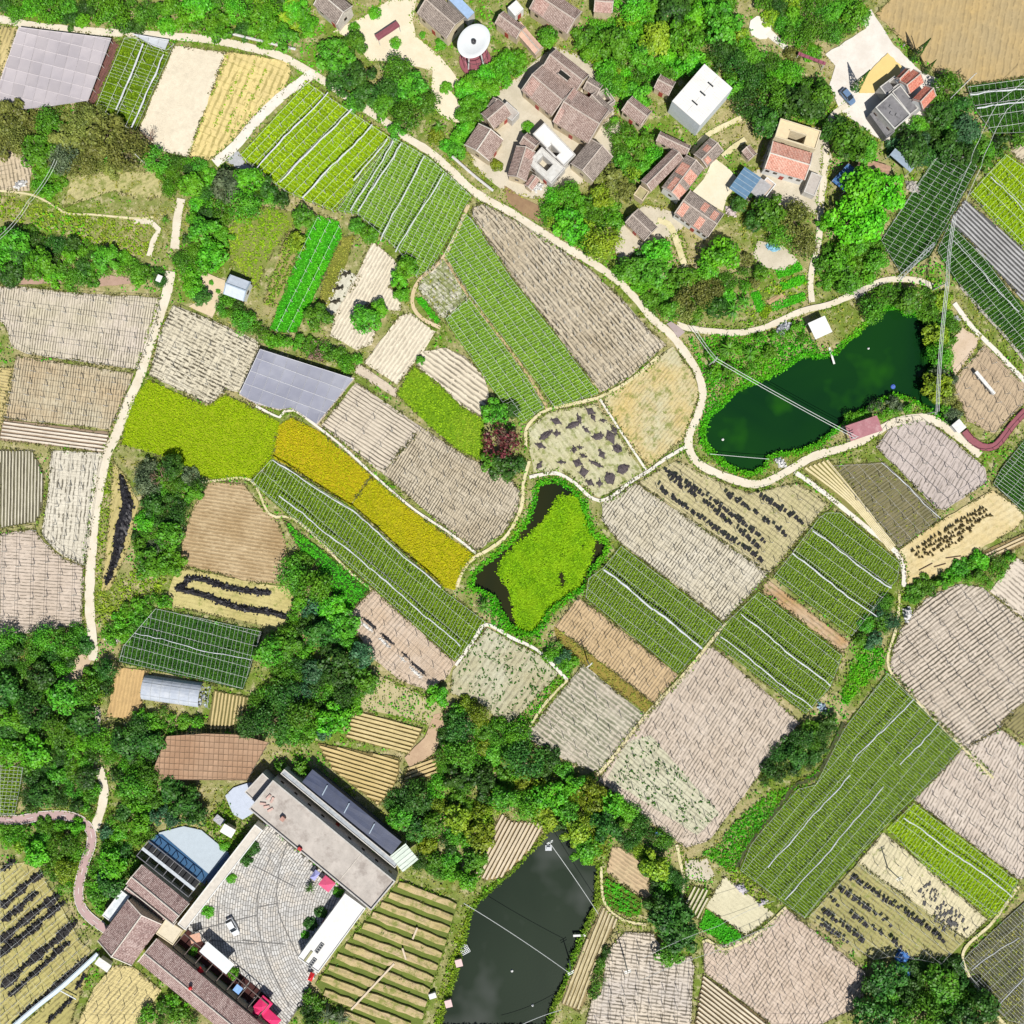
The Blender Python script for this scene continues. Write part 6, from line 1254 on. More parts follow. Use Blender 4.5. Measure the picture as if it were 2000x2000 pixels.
# ------------------------------------------------------------------ heaps
HEAP = m_plain('black_tarp', (.014, .013, .017), .55, .5, 2.2, spec=.4); ASH = m_plain('burnt_straw', (.085, .07, .074), .95, .5, 2.5)
def heap(label, pts, w, h, m, name='black_heap', cat='heap', group=None):
    """lumpy ridge of stuff heaped along pts"""
    sp = smooth_line(pts, 5); n = len(sp); q = []; fs = []; K = 7
    ws = [w(i / max(1, n - 1)) if callable(w) else w for i in range(n)]
    for i in range(n):
        L_, R_ = ribbon(sp[max(0, i - 1):i + 2], 1.0); j = min(1, i) if n > 2 else 0; dx, dy = R_[j][0] - L_[j][0], R_[j][1] - L_[j][1]; e = .35 if i in (0, n - 1) else 1
        for k in range(K):
            f = k / (K - 1) * 2 - 1; ww = ws[i] / 2 * e * rnd.uniform(.8, 1.22); z = max(0, 1 - f * f) * h * e * rnd.uniform(.55, 1.35)
            q.append(W((sp[i][0] + dx * f * ww, sp[i][1] + dy * f * ww), .10 + z))
    for i in range(n - 1):
        for k in range(K - 1): fs.append((i * K + k, i * K + k + 1, (i + 1) * K + k + 1, (i + 1) * K + k))
    c = W(sp[n // 2]); mb = MB().add([(v.x - c.x, v.y - c.y, v.z) for v in q], fs)
    if name != 'rubble_pile' or True:
        k = min(260, int(n * 9)); pts_ = np.array([(q[i].x - c.x, q[i].y - c.y, q[i].z + rnd.uniform(0, .12)) for i in (rnd.randrange(len(q)) for _ in range(k))]) + rng.normal(0, .16, (k, 3)) * (1, 1, .3)
        lq = leaf_quads(pts_, .38 if name == 'burnt_heap' else .75 if h > .3 else .4, .7); mb.add([tuple(x) for x in lq], [tuple(range(4 * i, 4 * i + 4)) for i in range(k)])
    o = mb.build(name, m); o.location = (c.x, c.y, .02)
    return tag(o, label, cat, group)
def blob(label, c, rx, ry, a, h, m, name, cat, group=None):
    d = dirpx(a); return heap(label, [(c[0] - d[0] * rx, c[1] - d[1] * rx), c, (c[0] + d[0] * rx, c[1] + d[1] * rx)], lambda t: 2 * ry * max(.3, math.sin(math.pi * (.12 + .76 * t))), h, m, name, cat, group)
heap('long black tarpaulin heap in the sandy clearing beside the dirt path', [(236, 928), (243, 960), (248, 990), (238, 1030), (231, 1070), (218, 1110), (208, 1140)], lambda t: 9 + 16 * math.sin(math.pi * min(1, t * 1.15)) , .8, HEAP)
heap('upper black heap row across the straw field', [(362, 1130), (395, 1131), (430, 1142), (470, 1152), (528, 1158)], 10, .6, HEAP)
heap('lower black heap row across the straw field', [(342, 1148), (375, 1156), (398, 1162), (425, 1172), (460, 1185), (500, 1192), (530, 1196), (562, 1206)], 11, .65, HEAP)
heap('short black heap joining the two heap rows in the straw field', [(346, 1150), (362, 1140), (366, 1128)], 11, .6, HEAP)
G13 = 'burnt heaps in the pale green-grey field'
for x, y, rx, ry, an in ((1153, 803, 9, 7, 30), (1158, 815, 8, 5, 60), (1178, 822, 5, 4, 0), (1131, 818, 9, 5, 70), (1120, 830, 14, 6, -25), (1086, 823, 10, 8, 20), (1087, 847, 6, 8, 0), (1066, 850, 14, 6, -35), (1055, 870, 9, 7, 20), (1168, 852, 11, 7, -10), (1192, 852, 9, 16, -25), (1206, 876, 10, 8, 30), (1121, 878, 5, 8, 0), (1132, 874, 4, 4, 0), (1139, 890, 6, 5, 30), (1176, 887, 9, 7, 60), (1128, 904, 9, 9, 20), (1139, 922, 10, 10, 80), (1164, 906, 14, 4, 25), (1217, 916, 12, 10, -30), (1191, 934, 12, 11, 60), (1171, 944, 5, 8, 0), (1152, 943, 8, 6, 30), (1053, 909, 7, 6, -60), (1096, 903, 7, 4, 0), (1145, 840, 8, 4, 40), (1200, 840, 8, 6, 60)):
    blob('black burnt straw heap on the pale green-grey field', (x, y), rx, ry, an, .35, ASH, 'burnt_heap', 'burnt heap', G13)
for k, (x, y) in enumerate(((674, 535), (661, 563), (653, 588))): blob(('topmost', 'middle', 'lowest')[k] + ' dark tuft on the white sandy bed', (x, y), 8, 4, -15, .5, m_plain('dark_tuft', (.05, .045, .03), .95, .4, 3), 'dark_tuft', 'tuft')
for k, (x, y, l, an) in enumerate(((722, 1217, 17, 40), (757, 1248, 16, 42), (792, 1280, 9, 42), (818, 1306, 18, 42))):
    blob(('longest upper tear', 'second tear from the top', 'short tear', 'lowest wide tear')[k] + ' of black netting showing in the pinkish field', (x, y), l, 3.2, an, .16, HEAP, 'black_tear', 'net tear')
    blob('pale cloth flap beside the ' + ('longest upper', 'second', 'short', 'lowest wide')[k] + ' tear in the pinkish field', (x - 6, y + 7), l * .8, 3, an, .14, CONCR_W, 'cloth_flap', 'net flap')
G77 = 'black netting heaps striping the straw field'
for p, q, w in (((2, 1772), (82, 1703), 15), ((5, 1798), (70, 1745), 12), ((2, 1836), (118, 1745), 16), ((4, 1858), (125, 1764), 12), ((0, 1868), (80, 1805), 9), ((4, 1925), (150, 1800), 17), ((20, 1945), (132, 1842), 10), ((36, 1990), (170, 1872), 10), ((4, 1700), (26, 1682), 10)):
    n = 7; heap('black netting heap lying slantwise in the striped straw field', [(p[0] + (q[0] - p[0]) * i / n + rnd.uniform(-2, 2), p[1] + (q[1] - p[1]) * i / n + rnd.uniform(-2, 2)) for i in range(n + 1)], lambda t, w=w: w * (.75 + .35 * math.sin(t * 17)), .55, m_plain('black_net_pile', (.035, .032, .032), .9, .7, 3.5), 'net_heap', 'net heap', G77)
for p, q in (((95, 1995), (140, 1950)), ((150, 1930), (165, 1905))): heap('small black net heap beyond the pale blue channel', [p, ((p[0] + q[0]) / 2, (p[1] + q[1]) / 2), q], 6, .4, HEAP, 'net_heap', 'net heap', 'small net heaps beyond the channel')
q = []
for k in range(210):
    i, j = k % 30, k // 30; u = .05 + .9 * i / 30 + rnd.uniform(-.01, .01); q.append((1772 + 160 * u + 6 * j + rnd.uniform(-2, 2), 1082 - 100 * u + 8 * j + rnd.uniform(-2, 2)))
q = np.array(q); q = q[inside([(1775, 1078), (1934, 968), (1960, 985), (1870, 1060), (1800, 1098)], q[:, 0], q[:, 1])]
STK = m_plain('drying_straw', (.24, .19, .085), .95, .4, 4)
smesh = bpy.data.meshes.new('drying_stack'); sb = MB().lathe((0, 0, 0), [(.34, 0), (.28, .4), (.14, .85), (.02, 1.25)], 7); smesh.from_pydata(sb.v, [], sb.f); smesh.materials.append(STK)
for x, y in q:
    o = bpy.data.objects.new('drying_stack', smesh); C.objects.link(o); g = W((x, y), .08); o.location = g; o.rotation_euler = (rnd.uniform(-.25, .25), rnd.uniform(-.25, .25), rnd.uniform(0, 6)); s = rnd.uniform(.8, 1.25); o.scale = (s, s, s)
    tag(o, 'small cone of drying straw on the cream field', 'straw stack', 'drying stacks on the cream field')
chips = rand_in([(1790, 1735), (1815, 1722), (1845, 1755), (1885, 1790), (1895, 1815), (1870, 1830), (1835, 1812), (1800, 1770)], 90)
cm = bpy.data.meshes.new('black_chip'); cb = MB().box((0, 0, .1), (.95, .34, .2)); cm.from_pydata(cb.v, [], cb.f); cm.materials.append(HEAP)
for x, y in chips:
    o = bpy.data.objects.new('black_chip', cm); C.objects.link(o); o.location = W((x, y), .1); o.rotation_euler = (0, 0, R(60 + rnd.uniform(-20, 20))); s = rnd.uniform(.5, 1.2); o.scale = (s, s * rnd.uniform(.7, 1.3), 1)
    tag(o, 'black scrap of netting on the cream field', 'net scrap', 'black scraps on the cream field')
for k, (x, y, l, an, lb) in enumerate(((1808, 1107, 30, -28, 'longer dark pole lying under the drying stacks'), (1836, 1104, 24, -16, 'shorter dark pole lying under the drying stacks'), (1862, 1088, 30, -8, 'dark pole lying next to the drying stacks near the green bank'))):
    d = dirpx(an); o = MB().tube([W((x - d[0] * l / 2, y - d[1] * l / 2), .25) - W((x, y)), W((x + d[0] * l / 2, y + d[1] * l / 2), .25) - W((x, y))], .12, 6).build('fallen_pole', WOOD); o.location = W((x, y)); tag(o, lb, 'pole')
# rubbish, sacks, tarps
def rag(label, c, r, h, m, name='rubble_pile', cat='rubble pile'):
    return blob(label, c, r, r * .65, rnd.uniform(0, 180), h, m, name, cat)
WR = m_plain('white_rubble', (.66, .65, .63), .8, .4, 4); BL = m_plain('blue_plastic', (.05, .16, .42), .5, .4, 3); LIL = m_plain('lilac_rubble', (.45, .42, .45), .9, .4, 3)
for lb, c, r, h, m in (('white rubble heap at the corner of the old village', T(2, 0, (190, 1410))[0], 12, 1.2, WR), ('white sack heap at the lane by the green vegetable strip', (1773, 1200), 13, 1.0, WR),
    ('pale debris heap beside the tan yard at the photograph edge', (40, 360), 12, .6, WR), ('blue tarpaulin crumpled in the shade of the big lower tree', (1765, 1882), 26, .8, BL), ('blue plastic drum heap under the hedge of the big pinkish field', (1283, 1628), 7, .8, BL),
    ('white scrap pile below the hedge of the big pinkish field', (1198, 1562), 10, .7, WR), ('small blue scrap at the hedge of the big pinkish field', (1160, 1545), 5, .5, BL), ('blue-white scrap pile at the stream end of the netted crop', (1606, 1382), 10, .6, m_plain('blue_white_scrap', (.4, .5, .62), .7, .5, 4)),
    ('lilac stone heap between the white grid and the sandy plot', (1448, 1735), 11, .6, LIL), ('second lilac stone heap nearer the white grid', (1490, 1762), 8, .5, LIL), ('white object heap at the beige field corner above the wood', (1015, 1428), 9, .8, WR),
    ('blue scrap in the terraces beside the lane', T(3, 0, (40, 1870))[0], 12, .5, m_plain('pale_blue_scrap', (.2, .42, .55), .7, .4, 4)), ('white washing heap near the sunny yard', T(2, 0, (1650, 1600))[0], 10, .7, m_plain('pinkish_scrap', (.62, .52, .5), .8, .5, 4)), ('grey rubble strip beside the dark netting', (1782, 365), 14, .6, m_plain('grey_rubble', (.4, .37, .33), .9, .5, 4)),
    ('grey timber pile beside the dirt path end', T(0, 2, (850, 960))[0], 14, .8, m_plain('grey_timber', (.5, .44, .42), .9, .4, 4)), ('white wire-mesh heap by the green pond lane', (1530, 642), 16, .7, m_plain('grey_mesh_pile', (.42, .43, .46), .7, .5, 4)),
    ('white rock pile at the pond corner by the lane', T(3, 1, (95, 1560))[0], 10, .8, WR), ('pale scrap pile beside the tan field at the pond', T(3, 1, (1415, 470))[0], 7, .7, WR)): rag(lb, c, r, h, m)
# ------------------------------------------------------------------ floats on the ponds
def float_(label, c, sz, m, name='float', cat='float', z=-.82):
    root = empty(name, W(c, z), rnd.uniform(0, 3), label, cat); MB().lathe((0, 0, 0), [(0, -.05), (sz, -.05), (sz * 1.05, .12), (sz * .8, .26), (0, .3)], 12).build('hull', m, root); MB().tube([(0, 0, .2), (0, 0, .6)], .06, 6).build('stem', STEEL, root); return root
float_('blue and white float in the green pond', T(3, 1, (943, 986))[0], .55, m_plain('float_blue', (.06, .12, .4), .4)); float_('small white float near the shore path of the green pond', T(2, 1, (1590, 1385))[0], .3, CONCR_W); float_('tiny white float in the middle of the dark pond', T(2, 3, (0, 1530))[0], .3, CONCR_W); float_('tiny white float at the bottom of the dark pond', T(2, 3, (155, 1790))[0], .28, CONCR_W); float_('tiny pale float by the upper end of the green pond', T(3, 1, (757, 698))[0], .25, CONCR_W)
o = MB().box((0, 0, .15), (1.5, 1.3, .3)).box((0, 0, .5), (.8, .7, .4)).build('aerator', m_plain('aerator_grey', (.5, .52, .55), .6, .4, 3)); o.location = W(T(2, 3, (275, 600))[0], -.8); tag(o, 'grey floating aerator at the head of the dark pond', 'aerator')
for lb, p in (('pink feed box on the bank of the dark pond, nearer the bottom', T(1, 3, (1455, 1760))[0]), ('pale pink feed box on the bank of the dark pond, higher up', T(1, 3, (1533, 1455))[0])):
    root = empty('feed_box', W(p), .25, lb, 'box'); MB().box((0, 0, .6), (1.4, 1.5, 1.2)).build('body', m_plain('pink_box', (.62, .42, .40), .7, .1), root); MB().box((0, 0, 1.25), (1.6, 1.7, .12)).build('lid', m_plain('pink_lid', (.68, .48, .46), .7, .08), root)
root = empty('feed_box', W(T(1, 3, (1335, 1705))[0]), .3, 'white box at the corner of the orchard channels', 'box'); MB().box((0, 0, .5), (1.5, 1.0, 1.0)).build('body', W_WHITE, root); MB().box((0, 0, 1.05), (1.7, 1.2, .1)).build('lid', CONCR_W, root)
o = MB(); 
for k in range(6): o.bar((math.cos(k * 1.047) * .0 - 1 + k * .4, -1, .7), (-1 + k * .4, 1, .7), .07, .07); o.bar((-1, -1 + k * .4, .74), (1, -1 + k * .4, .74), .07, .07)
o = o.build('fish_cage', STEEL); o.location = W(T(1, 3, (1575, 1360))[0], -.6); o.rotation_euler = (0, 0, .5); tag(o, 'square wire fish cage at the bank of the dark pond', 'cage')
# ------------------------------------------------------------------ poles and cables
def pole(label, at, h=9, cross=True, lean=(0, 0), grp=None, ang=0):
    root = empty('utility_pole', W(at), R(ang), label, 'utility pole', grp); MB().tube([(0, 0, -.2), (lean[0], lean[1], h)], [.17, .10], 8).build('shaft', POST, root)
    if cross:
        for z in (h - .3, h - 1.1): MB().box((lean[0], lean[1], z), (1.6, .1, .12)).build('crossarm', STEEL, root)
        for x in (-.7, 0, .7): MB().lathe((lean[0] + x, lean[1], h - .24), [(.06, 0), (.09, .1), (.04, .22)], 8).build('insulator', W_WHITE, root)
    return W(at) + Vector((*lean, h))
def cable(label, pts, hs, off=(0,), r=.035, m=None, sag=.9):
    root = empty('power_cable', W(pts[0]), 0, label, 'cable'); r0 = root.location
    for o in off:
        for i in range(len(pts) - 1):
            a, b = W(pts[i]), W(pts[i + 1]); a.z, b.z = hs[i], hs[i + 1]; d = (b - a).normalized(); s = Vector((-d.y, d.x, 0)) * o; n = 14
            MB().tube([a.lerp(b, k / n) + s - Vector((r0.x, r0.y, sag * 4 * (k / n) * (1 - k / n))) for k in range(n + 1)], r, 4).build('wire', m or WIRE_W, root)
pole('utility pole on the verge of the tan field by the weedy pond', (1147, 1290), 8.0, ang=40); pole('utility pole at the bank beside the lilac beige field', (1218, 1866), 9, ang=20); pole('utility pole in the cream field with black chips', (1733, 1694), 8, ang=30)
pole('utility pole at the grassy bank of the green pond', (1385, 712), 8, ang=60); pole('utility pole behind the faded pink roof', (1655, 858), 6, ang=20); pole('utility pole beside the maroon pergola walk', (1790, 104), 6.5, False); pole('utility pole at the dark pond head', (1072, 1628), 7, ang=30); pole('utility pole at the tongue of straw beds', (1112, 1876), 7, ang=30)
pole('utility pole at the trees above the pond', (1822, 566), 8, ang=80); pole('utility pole at the bend of the pond road', (1810, 808), 6, ang=80); pole('utility pole between the tan field and the netted crop', (1912, 610), 5, False); pole('utility pole beside the dark wood and the square', (1880, 168), 6, ang=40); pole('utility pole at the olive wood', (286, 322), 7, False)
cable('pair of pale cables slanting over the green pond to the pink roof', [(1342, 648), (1385, 712), (1655, 858)], [7, 8, 6], (-.28, .28), .06)
cable('pale cables hanging down the length of the green pond', [(1836, 440), (1822, 566), (1810, 808)], [8, 8, 6], (-.35, 0, .35), .06); cable('white cable across the dark pond to the straw tongue', [(908, 1748), (1112, 1876)], [5, 7], (0,), .07)
cable('white cable down the upper half of the dark pond', [(1072, 1628), (1166, 1772)], [7, 4], (0,), .06); cable('white cable low across the bottom of the dark pond', [(1095, 1960), (985, 2006)], [3, 3], (0,), .07); cable('pale cables over the rough grass to the dark trees', [(132, 330), (80, 410), (22, 480)], [6, 6, 6], (-.3, .3), .035)
cable('low white cable across the foot of the green pond', [(1385, 887), (1500, 897)], [1.0, 1.0], (0,), .06, sag=.3); cable('pale cables from the square to the netted fields', [(1880, 168), (1838, 210)], [6, 5], (0,), .06); cable('two long pale cables over the dark trees to the netted fields', [(2005, 170), (1930, 230), (1895, 300), (1880, 340), (1836, 440)], [7, 7, 7, 7, 8], (-1.3, 1.3), .05)
cable('pale cable over the lilac field through the shadowed tree', [(1250, 1845), (1390, 1785), (1500, 1740)], [7, 7, 6], (0,), .04); cable('second pale cable over the lilac field below the first', [(1240, 1890), (1380, 1835), (1505, 1785)], [7, 7, 6], (0,), .04)
# lattice mast
root = empty('lattice_mast', W((1768, 528)), .5, 'steel lattice mast lying over the shadowed ground above the pond lane', 'mast'); A, B = Vector((-2.5, -1, .6)), Vector((8.0, 2.2, 2.2))
for s in ((-.5, -.4), (.5, -.4), (.5, .4), (-.5, .4)): MB().tube([A + Vector((0, s[0], s[1])), B + Vector((0, s[0] * .5, s[1] * .5))], .06, 5).build('mast_leg', STEEL, root)
for k in range(11):
    t0, t1 = k / 11, (k + 1) / 11; p, q = A.lerp(B, t0), A.lerp(B, t1); s = 1 - .5 * t0
    MB().bar(p + Vector((0, -.5 * s, .4 * s)), q + Vector((0, .5 * s, .4 * s)), .05, .05).build('brace', STEEL, root); MB().bar(p + Vector((0, .5 * s, .4 * s)), q + Vector((0, -.5 * s, .4 * s)), .05, .05).build('brace', STEEL, root)
# ------------------------------------------------------------------ person on the village path
def person(label, at, a, shirt):
    root = empty('person', W(at, .1), a, label, 'person'); root.location.z = .12
    V = [(0, 0, .92), (0, 0, 1.2), (0, 0, 1.42), (0, 0.02, 1.52), (0, .03, 1.66), (-.19, 0, 1.40), (-.26, .05, 1.14), (-.24, .16, .92), (.19, 0, 1.40), (.26, -.06, 1.14), (.26, .02, .90), (-.10, 0, .88), (-.12, .10, .48), (-.12, .06, .06), (-.12, .18, .04), (.10, 0, .88), (.12, -.06, .48), (.12, -.2, .08), (.12, -.08, .04)]
    E = [(0, 1), (1, 2), (2, 3), (3, 4), (2, 5), (5, 6), (6, 7), (2, 8), (8, 9), (9, 10), (0, 11), (11, 12), (12, 13), (13, 14), (0, 15), (15, 16), (16, 17), (17, 18)]
    rad = [.15, .15, .15, .06, .11, .07, .05, .04, .07, .05, .04, .10, .07, .05, .04, .10, .07, .05, .04]
    me = bpy.data.meshes.new('body'); me.from_pydata(V, E, []); o = mesh_obj('body', me, m_plain(shirt[0], shirt[1], .8, .1), root)
    sk = o.modifiers.new('skin', 'SKIN'); o.modifiers.new('sub', 'SUBSURF').levels = 1
    for i, d in enumerate(me.skin_vertices[0].data): d.radius = (rad[i], rad[i] * .75); d.use_root = (i == 0)
    MB().lathe((0, .03, 1.70), [(.02, .10), (.08, .08), (.115, .02), (.115, -.03)], 12).build('hair', m_plain('black_hair', (.01, .009, .008), .7), root)
    for s in (-1, 1):
        for k in range(5): MB().tube([(s * .245 + (k - 2) * .016, .14 if s < 0 else 0, .90), (s * .245 + (k - 2) * .02, .17 if s < 0 else .02, .83 - (.01 if k in (0, 4) else 0))], .008, 5).build('finger', m_plain('skin', (.42, .26, .18), .6, .1), root)
person('person in dark clothes walking on the sandy village path', (860, 204), .6, ('dark_clothes', (.04, .035, .05)))
person('person in a pale shirt standing in the concrete square', (1762, 92), 2.0, ('pale_shirt', (.45, .42, .44)))
# ------------------------------------------------------------------ trees: crown shapes shared between the copies
def loose(o):
    me = o.data; bpy.data.objects.remove(o); return me
def lobes(n, spread, flat_=.6, seed=0):
    r = np.random.default_rng(seed); c = []
    for i in range(n):
        a = r.uniform(0, 6.2832); d = spread * math.sqrt(r.uniform(0, 1)); z = (1 - (d / spread) ** 1.5 * .75) * flat_ * r.uniform(.6, 1.1); c.append((d * math.cos(a), d * math.sin(a), z, r.uniform(.24, .40) * (1.1 - .3 * d / spread)))
    return np.array(c)
def crown_mesh(name, n, nl, spread, flat_, size, seed, tilt=.45, ragged=.25):
    """unit crown: radius about 1, leaf clumps on the skin of many lobes, gaps between"""
    global rng
    keep, rng = rng, np.random.default_rng(seed); L = lobes(nl, spread, flat_, seed); pr = L[:, 3] ** 2; k = rng.choice(len(L), n, p=pr / pr.sum()); d = rng.normal(0, 1, (n, 3)); d[:, 2] = np.abs(d[:, 2]) * 1.0 - .25; d /= np.linalg.norm(d, axis=1, keepdims=True)
    rad = L[k, 3:4] * (1 + rng.normal(0, ragged, (n, 1)) * .5); c = L[k, :3] + d * rad; v = leaf_quads(c, size, tilt, d + np.array((0, 0, .35))); rng = keep
    return loose(quads_mesh(name, v, None))
ROUND = [crown_mesh('crown_round', 1500, 26, .74, .55, .17, s, .4, .2) for s in (1, 2, 3)]
LUMPY = [crown_mesh('crown_lumpy', 1700, 15, .86, .5, .17, s, .45, .3) for s in (11, 12, 13, 14)]
FINE = [crown_mesh('crown_fine', 2300, 30, .85, .5, .115, s, .55, .5) for s in (21, 22, 23)]
OPEN_ = [crown_mesh('crown_open', 800, 20, .9, .45, .15, s, .5, .5) for s in (31, 32)]
def spiky(name, n, seed, L=1.0, up=.5):
    r = np.random.default_rng(seed); q = []
    for i in range(n):
        a = r.uniform(0, 6.2832); ln = L * r.uniform(.55, 1.0); d = np.array((math.cos(a), math.sin(a), 0)); s = np.array((-d[1], d[0], 0)); w = .05; z0 = up * r.uniform(.7, 1.1); p0 = d * .05 + np.array((0, 0, z0))
        for k in range(3):
            f0, f1 = k / 3, (k + 1) / 3; h = lambda f: .25 * math.sin(f * 2.6) - .35 * f * f
            a0 = p0 + d * ln * f0 + np.array((0, 0, h(f0))); a1 = p0 + d * ln * f1 + np.array((0, 0, h(f1))); w0, w1 = w * (1.2 - f0), w * (1.15 - f1); q += [a0 - s * w0, a0 + s * w0, a1 + s * w1, a1 - s * w1]
    return loose(quads_mesh(name, np.array(q), None))
PALM = [spiky('crown_palm', 34, s) for s in (41, 42)]
def bare(name, seed):
    r = random.Random(seed); mb = MB()
    def br(p, d, L, rad, k):
        q = p + d * L; mb.tube([p, (p + q) / 2 + Vector((r.uniform(-1, 1), r.uniform(-1, 1), r.uniform(-1, 1))) * L * .08, q], [rad, rad * .8, rad * .6], 4, False)
        if k: 
            for _ in range(3 if k > 1 else 4): br(q, (d + Vector((r.uniform(-1, 1), r.uniform(-1, 1), r.uniform(-.2, .7))) * .75).normalized(), L * .66, rad * .6, k - 1)
    for i in range(6): a = i * 1.047 + r.uniform(-.3, .3); br(Vector((0, 0, .3)), Vector((math.cos(a), math.sin(a), .8)).normalized(), .42, .035, 3)
    me = bpy.data.meshes.new(name); me.from_pydata(mb.v, [], mb.f); return me
BARE = [bare('crown_bare', 51)]
def conic(name, seed):
    r = np.random.default_rng(seed); n = 700; z = r.uniform(0, 1, n) ** 1.3; a = r.uniform(0, 6.2832, n); rad = (1 - z) * .98 + .02; d = np.stack((np.cos(a), np.sin(a), np.full(n, .3)), 1)
    return loose(quads_mesh(name, leaf_quads(np.stack((rad * np.cos(a), rad * np.sin(a), z * 5.2), 1), .3, .3, d), None))
CONE = [conic('crown_cone', 61)]
def trunk_mesh(seed):
    r = random.Random(seed); mb = MB(); mb.tube([(0, 0, -.1), (.02, 0, .3), (.03, .02, .62)], [.075, .055, .045], 7)
    for i in range(5): a = i * 1.2566 + r.uniform(-.3, .3); mb.tube([(.03, .02, .5), (.25 * math.cos(a), .25 * math.sin(a), .78), (.5 * math.cos(a), .5 * math.sin(a), .98)], [.034, .024, .012], 5)
    me = bpy.data.meshes.new('trunk'); me.from_pydata(mb.v, [], mb.f); return me
TRUNK = [trunk_mesh(s) for s in (1, 2)]
BARK = m_plain('bark', (.16, .12, .085), .95, .3); BARKP = m_plain('pale_bark', (.48, .40, .33), .9, .3)
GRN = {k: m_leaf(k + '_foliage', *c, .25, objvar=.28) for k, c in dict(
    bright=((.075, .30, .010), (.045, .20, .008), (.12, .34, .012)), mid=((.065, .235, .012), (.04, .145, .010), (.10, .28, .012)), dark=((.034, .12, .014), (.018, .066, .010), (.055, .155, .014)),
    olive=((.155, .185, .035), (.085, .11, .02), (.20, .22, .045)), yellow=((.17, .28, .012), (.09, .18, .010), (.23, .31, .016)), lime=((.085, .37, .008), (.055, .25, .008), (.13, .41, .010)),
    grey=((.09, .13, .06), (.045, .075, .035), (.13, .17, .08)), red=((.20, .045, .04), (.11, .025, .025), (.16, .07, .05)), brown=((.26, .17, .12), (.18, .11, .08), (.3, .2, .15)), blue=((.04, .13, .05), (.022, .075, .03), (.07, .17, .065))).items()}
WORD = dict(bright='bright green', mid='mid green', dark='dark green', olive='olive green', yellow='yellow-green', lime='vivid lime green', grey='grey-green', red='red', brown='brown', blue='blue-green')
SEEN = {}
def tree(at, r, col, shape, label, group=None, name='tree', cat='tree', hk=1.25, squash=1.0):
    """at: middle of the crown on the survey grid, r: crown radius in grid units"""
    Rm = r * S; h = Rm * hk; zc = min(h * .95, 12); g = W(at, zc); root = empty(name, (g.x, g.y, -.08), rnd.uniform(0, 6.28), label, cat, group)
    me = rnd.choice(shape); o = bpy.data.objects.new('crown', me); C.objects.link(o); o.parent = root
    base = h * .42 if name in ('tree', 'bamboo', 'palm_tree', 'cypress') else .05
    o.location = (0, 0, base); s = Rm * rnd.uniform(.95, 1.06); o.scale = (s, s * squash, Rm * rnd.uniform(.85, 1.1)); o.rotation_euler = (0, 0, rnd.uniform(0, 6.28))
    if not me.materials: me.materials.append(None)
    o.material_slots[0].link = 'OBJECT'; o.material_slots[0].material = GRN[col]
    tm = rnd.choice(TRUNK); t = bpy.data.objects.new('trunk', tm); C.objects.link(t); t.parent = root; t.scale = (Rm * 1.0, Rm * 1.0, max(base + Rm * .25, .6) / .8)
    if not tm.materials: tm.materials.append(BARK)
    return root
def size_word(r): return 'large' if r > 30 else 'small' if r < 21 else 'middling'
WOODS = []
def place_word(p, poly):
    lo, hi = np.min(poly, 0), np.max(poly, 0); u, v = (p[0] - lo[0]) / (hi[0] - lo[0]), (p[1] - lo[1]) / (hi[1] - lo[1])
    a = 'upper' if v < .33 else 'lower' if v > .66 else ''; b = 'left' if u < .33 else 'right' if u > .66 else ''
    return (a + ' ' + b).strip() or 'middle'
def wood(poly, where, cols, r0, r1, shapes, fill=.80, avoid=(1, 2, 4, 5), name='tree', cat='tree', hk=1.25, maxn=60):
    placed = []; tries = 0; lo, hi = np.min(poly, 0), np.max(poly, 0); r0, r1 = r0 * 1.12, r1 * 1.18
    while tries < 5000 and len(placed) < maxn:
        tries += 1; p = (rnd.uniform(lo[0], hi[0]), rnd.uniform(lo[1], hi[1])); r = rnd.uniform(r0, r1) * (1 if tries < 1500 else .8 if tries < 2600 else .6)
        if not bool(inside(poly, np.array(p[0]), np.array(p[1]))): continue
        if masked(np.array([p]))[0] in avoid: continue
        ring = np.array([(p[0] + r * .78 * math.cos(k * .785), p[1] + r * .78 * math.sin(k * .785)) for k in range(8)]); mk = masked(ring)
        if (mk == 2).any() or (mk == 4).sum() > 1 or (mk == 1).sum() > 2: continue
        if any(math.dist(p, q) < (r + s) * fill * (.80 if tries > 1500 else 1) for q, s in placed): continue
        placed.append((p, r)); c = rnd.choices(list(cols), list(cols.values()))[0]
        WOODS.append((r, p, c, rnd.choice(shapes), where, place_word(p, poly), hk))
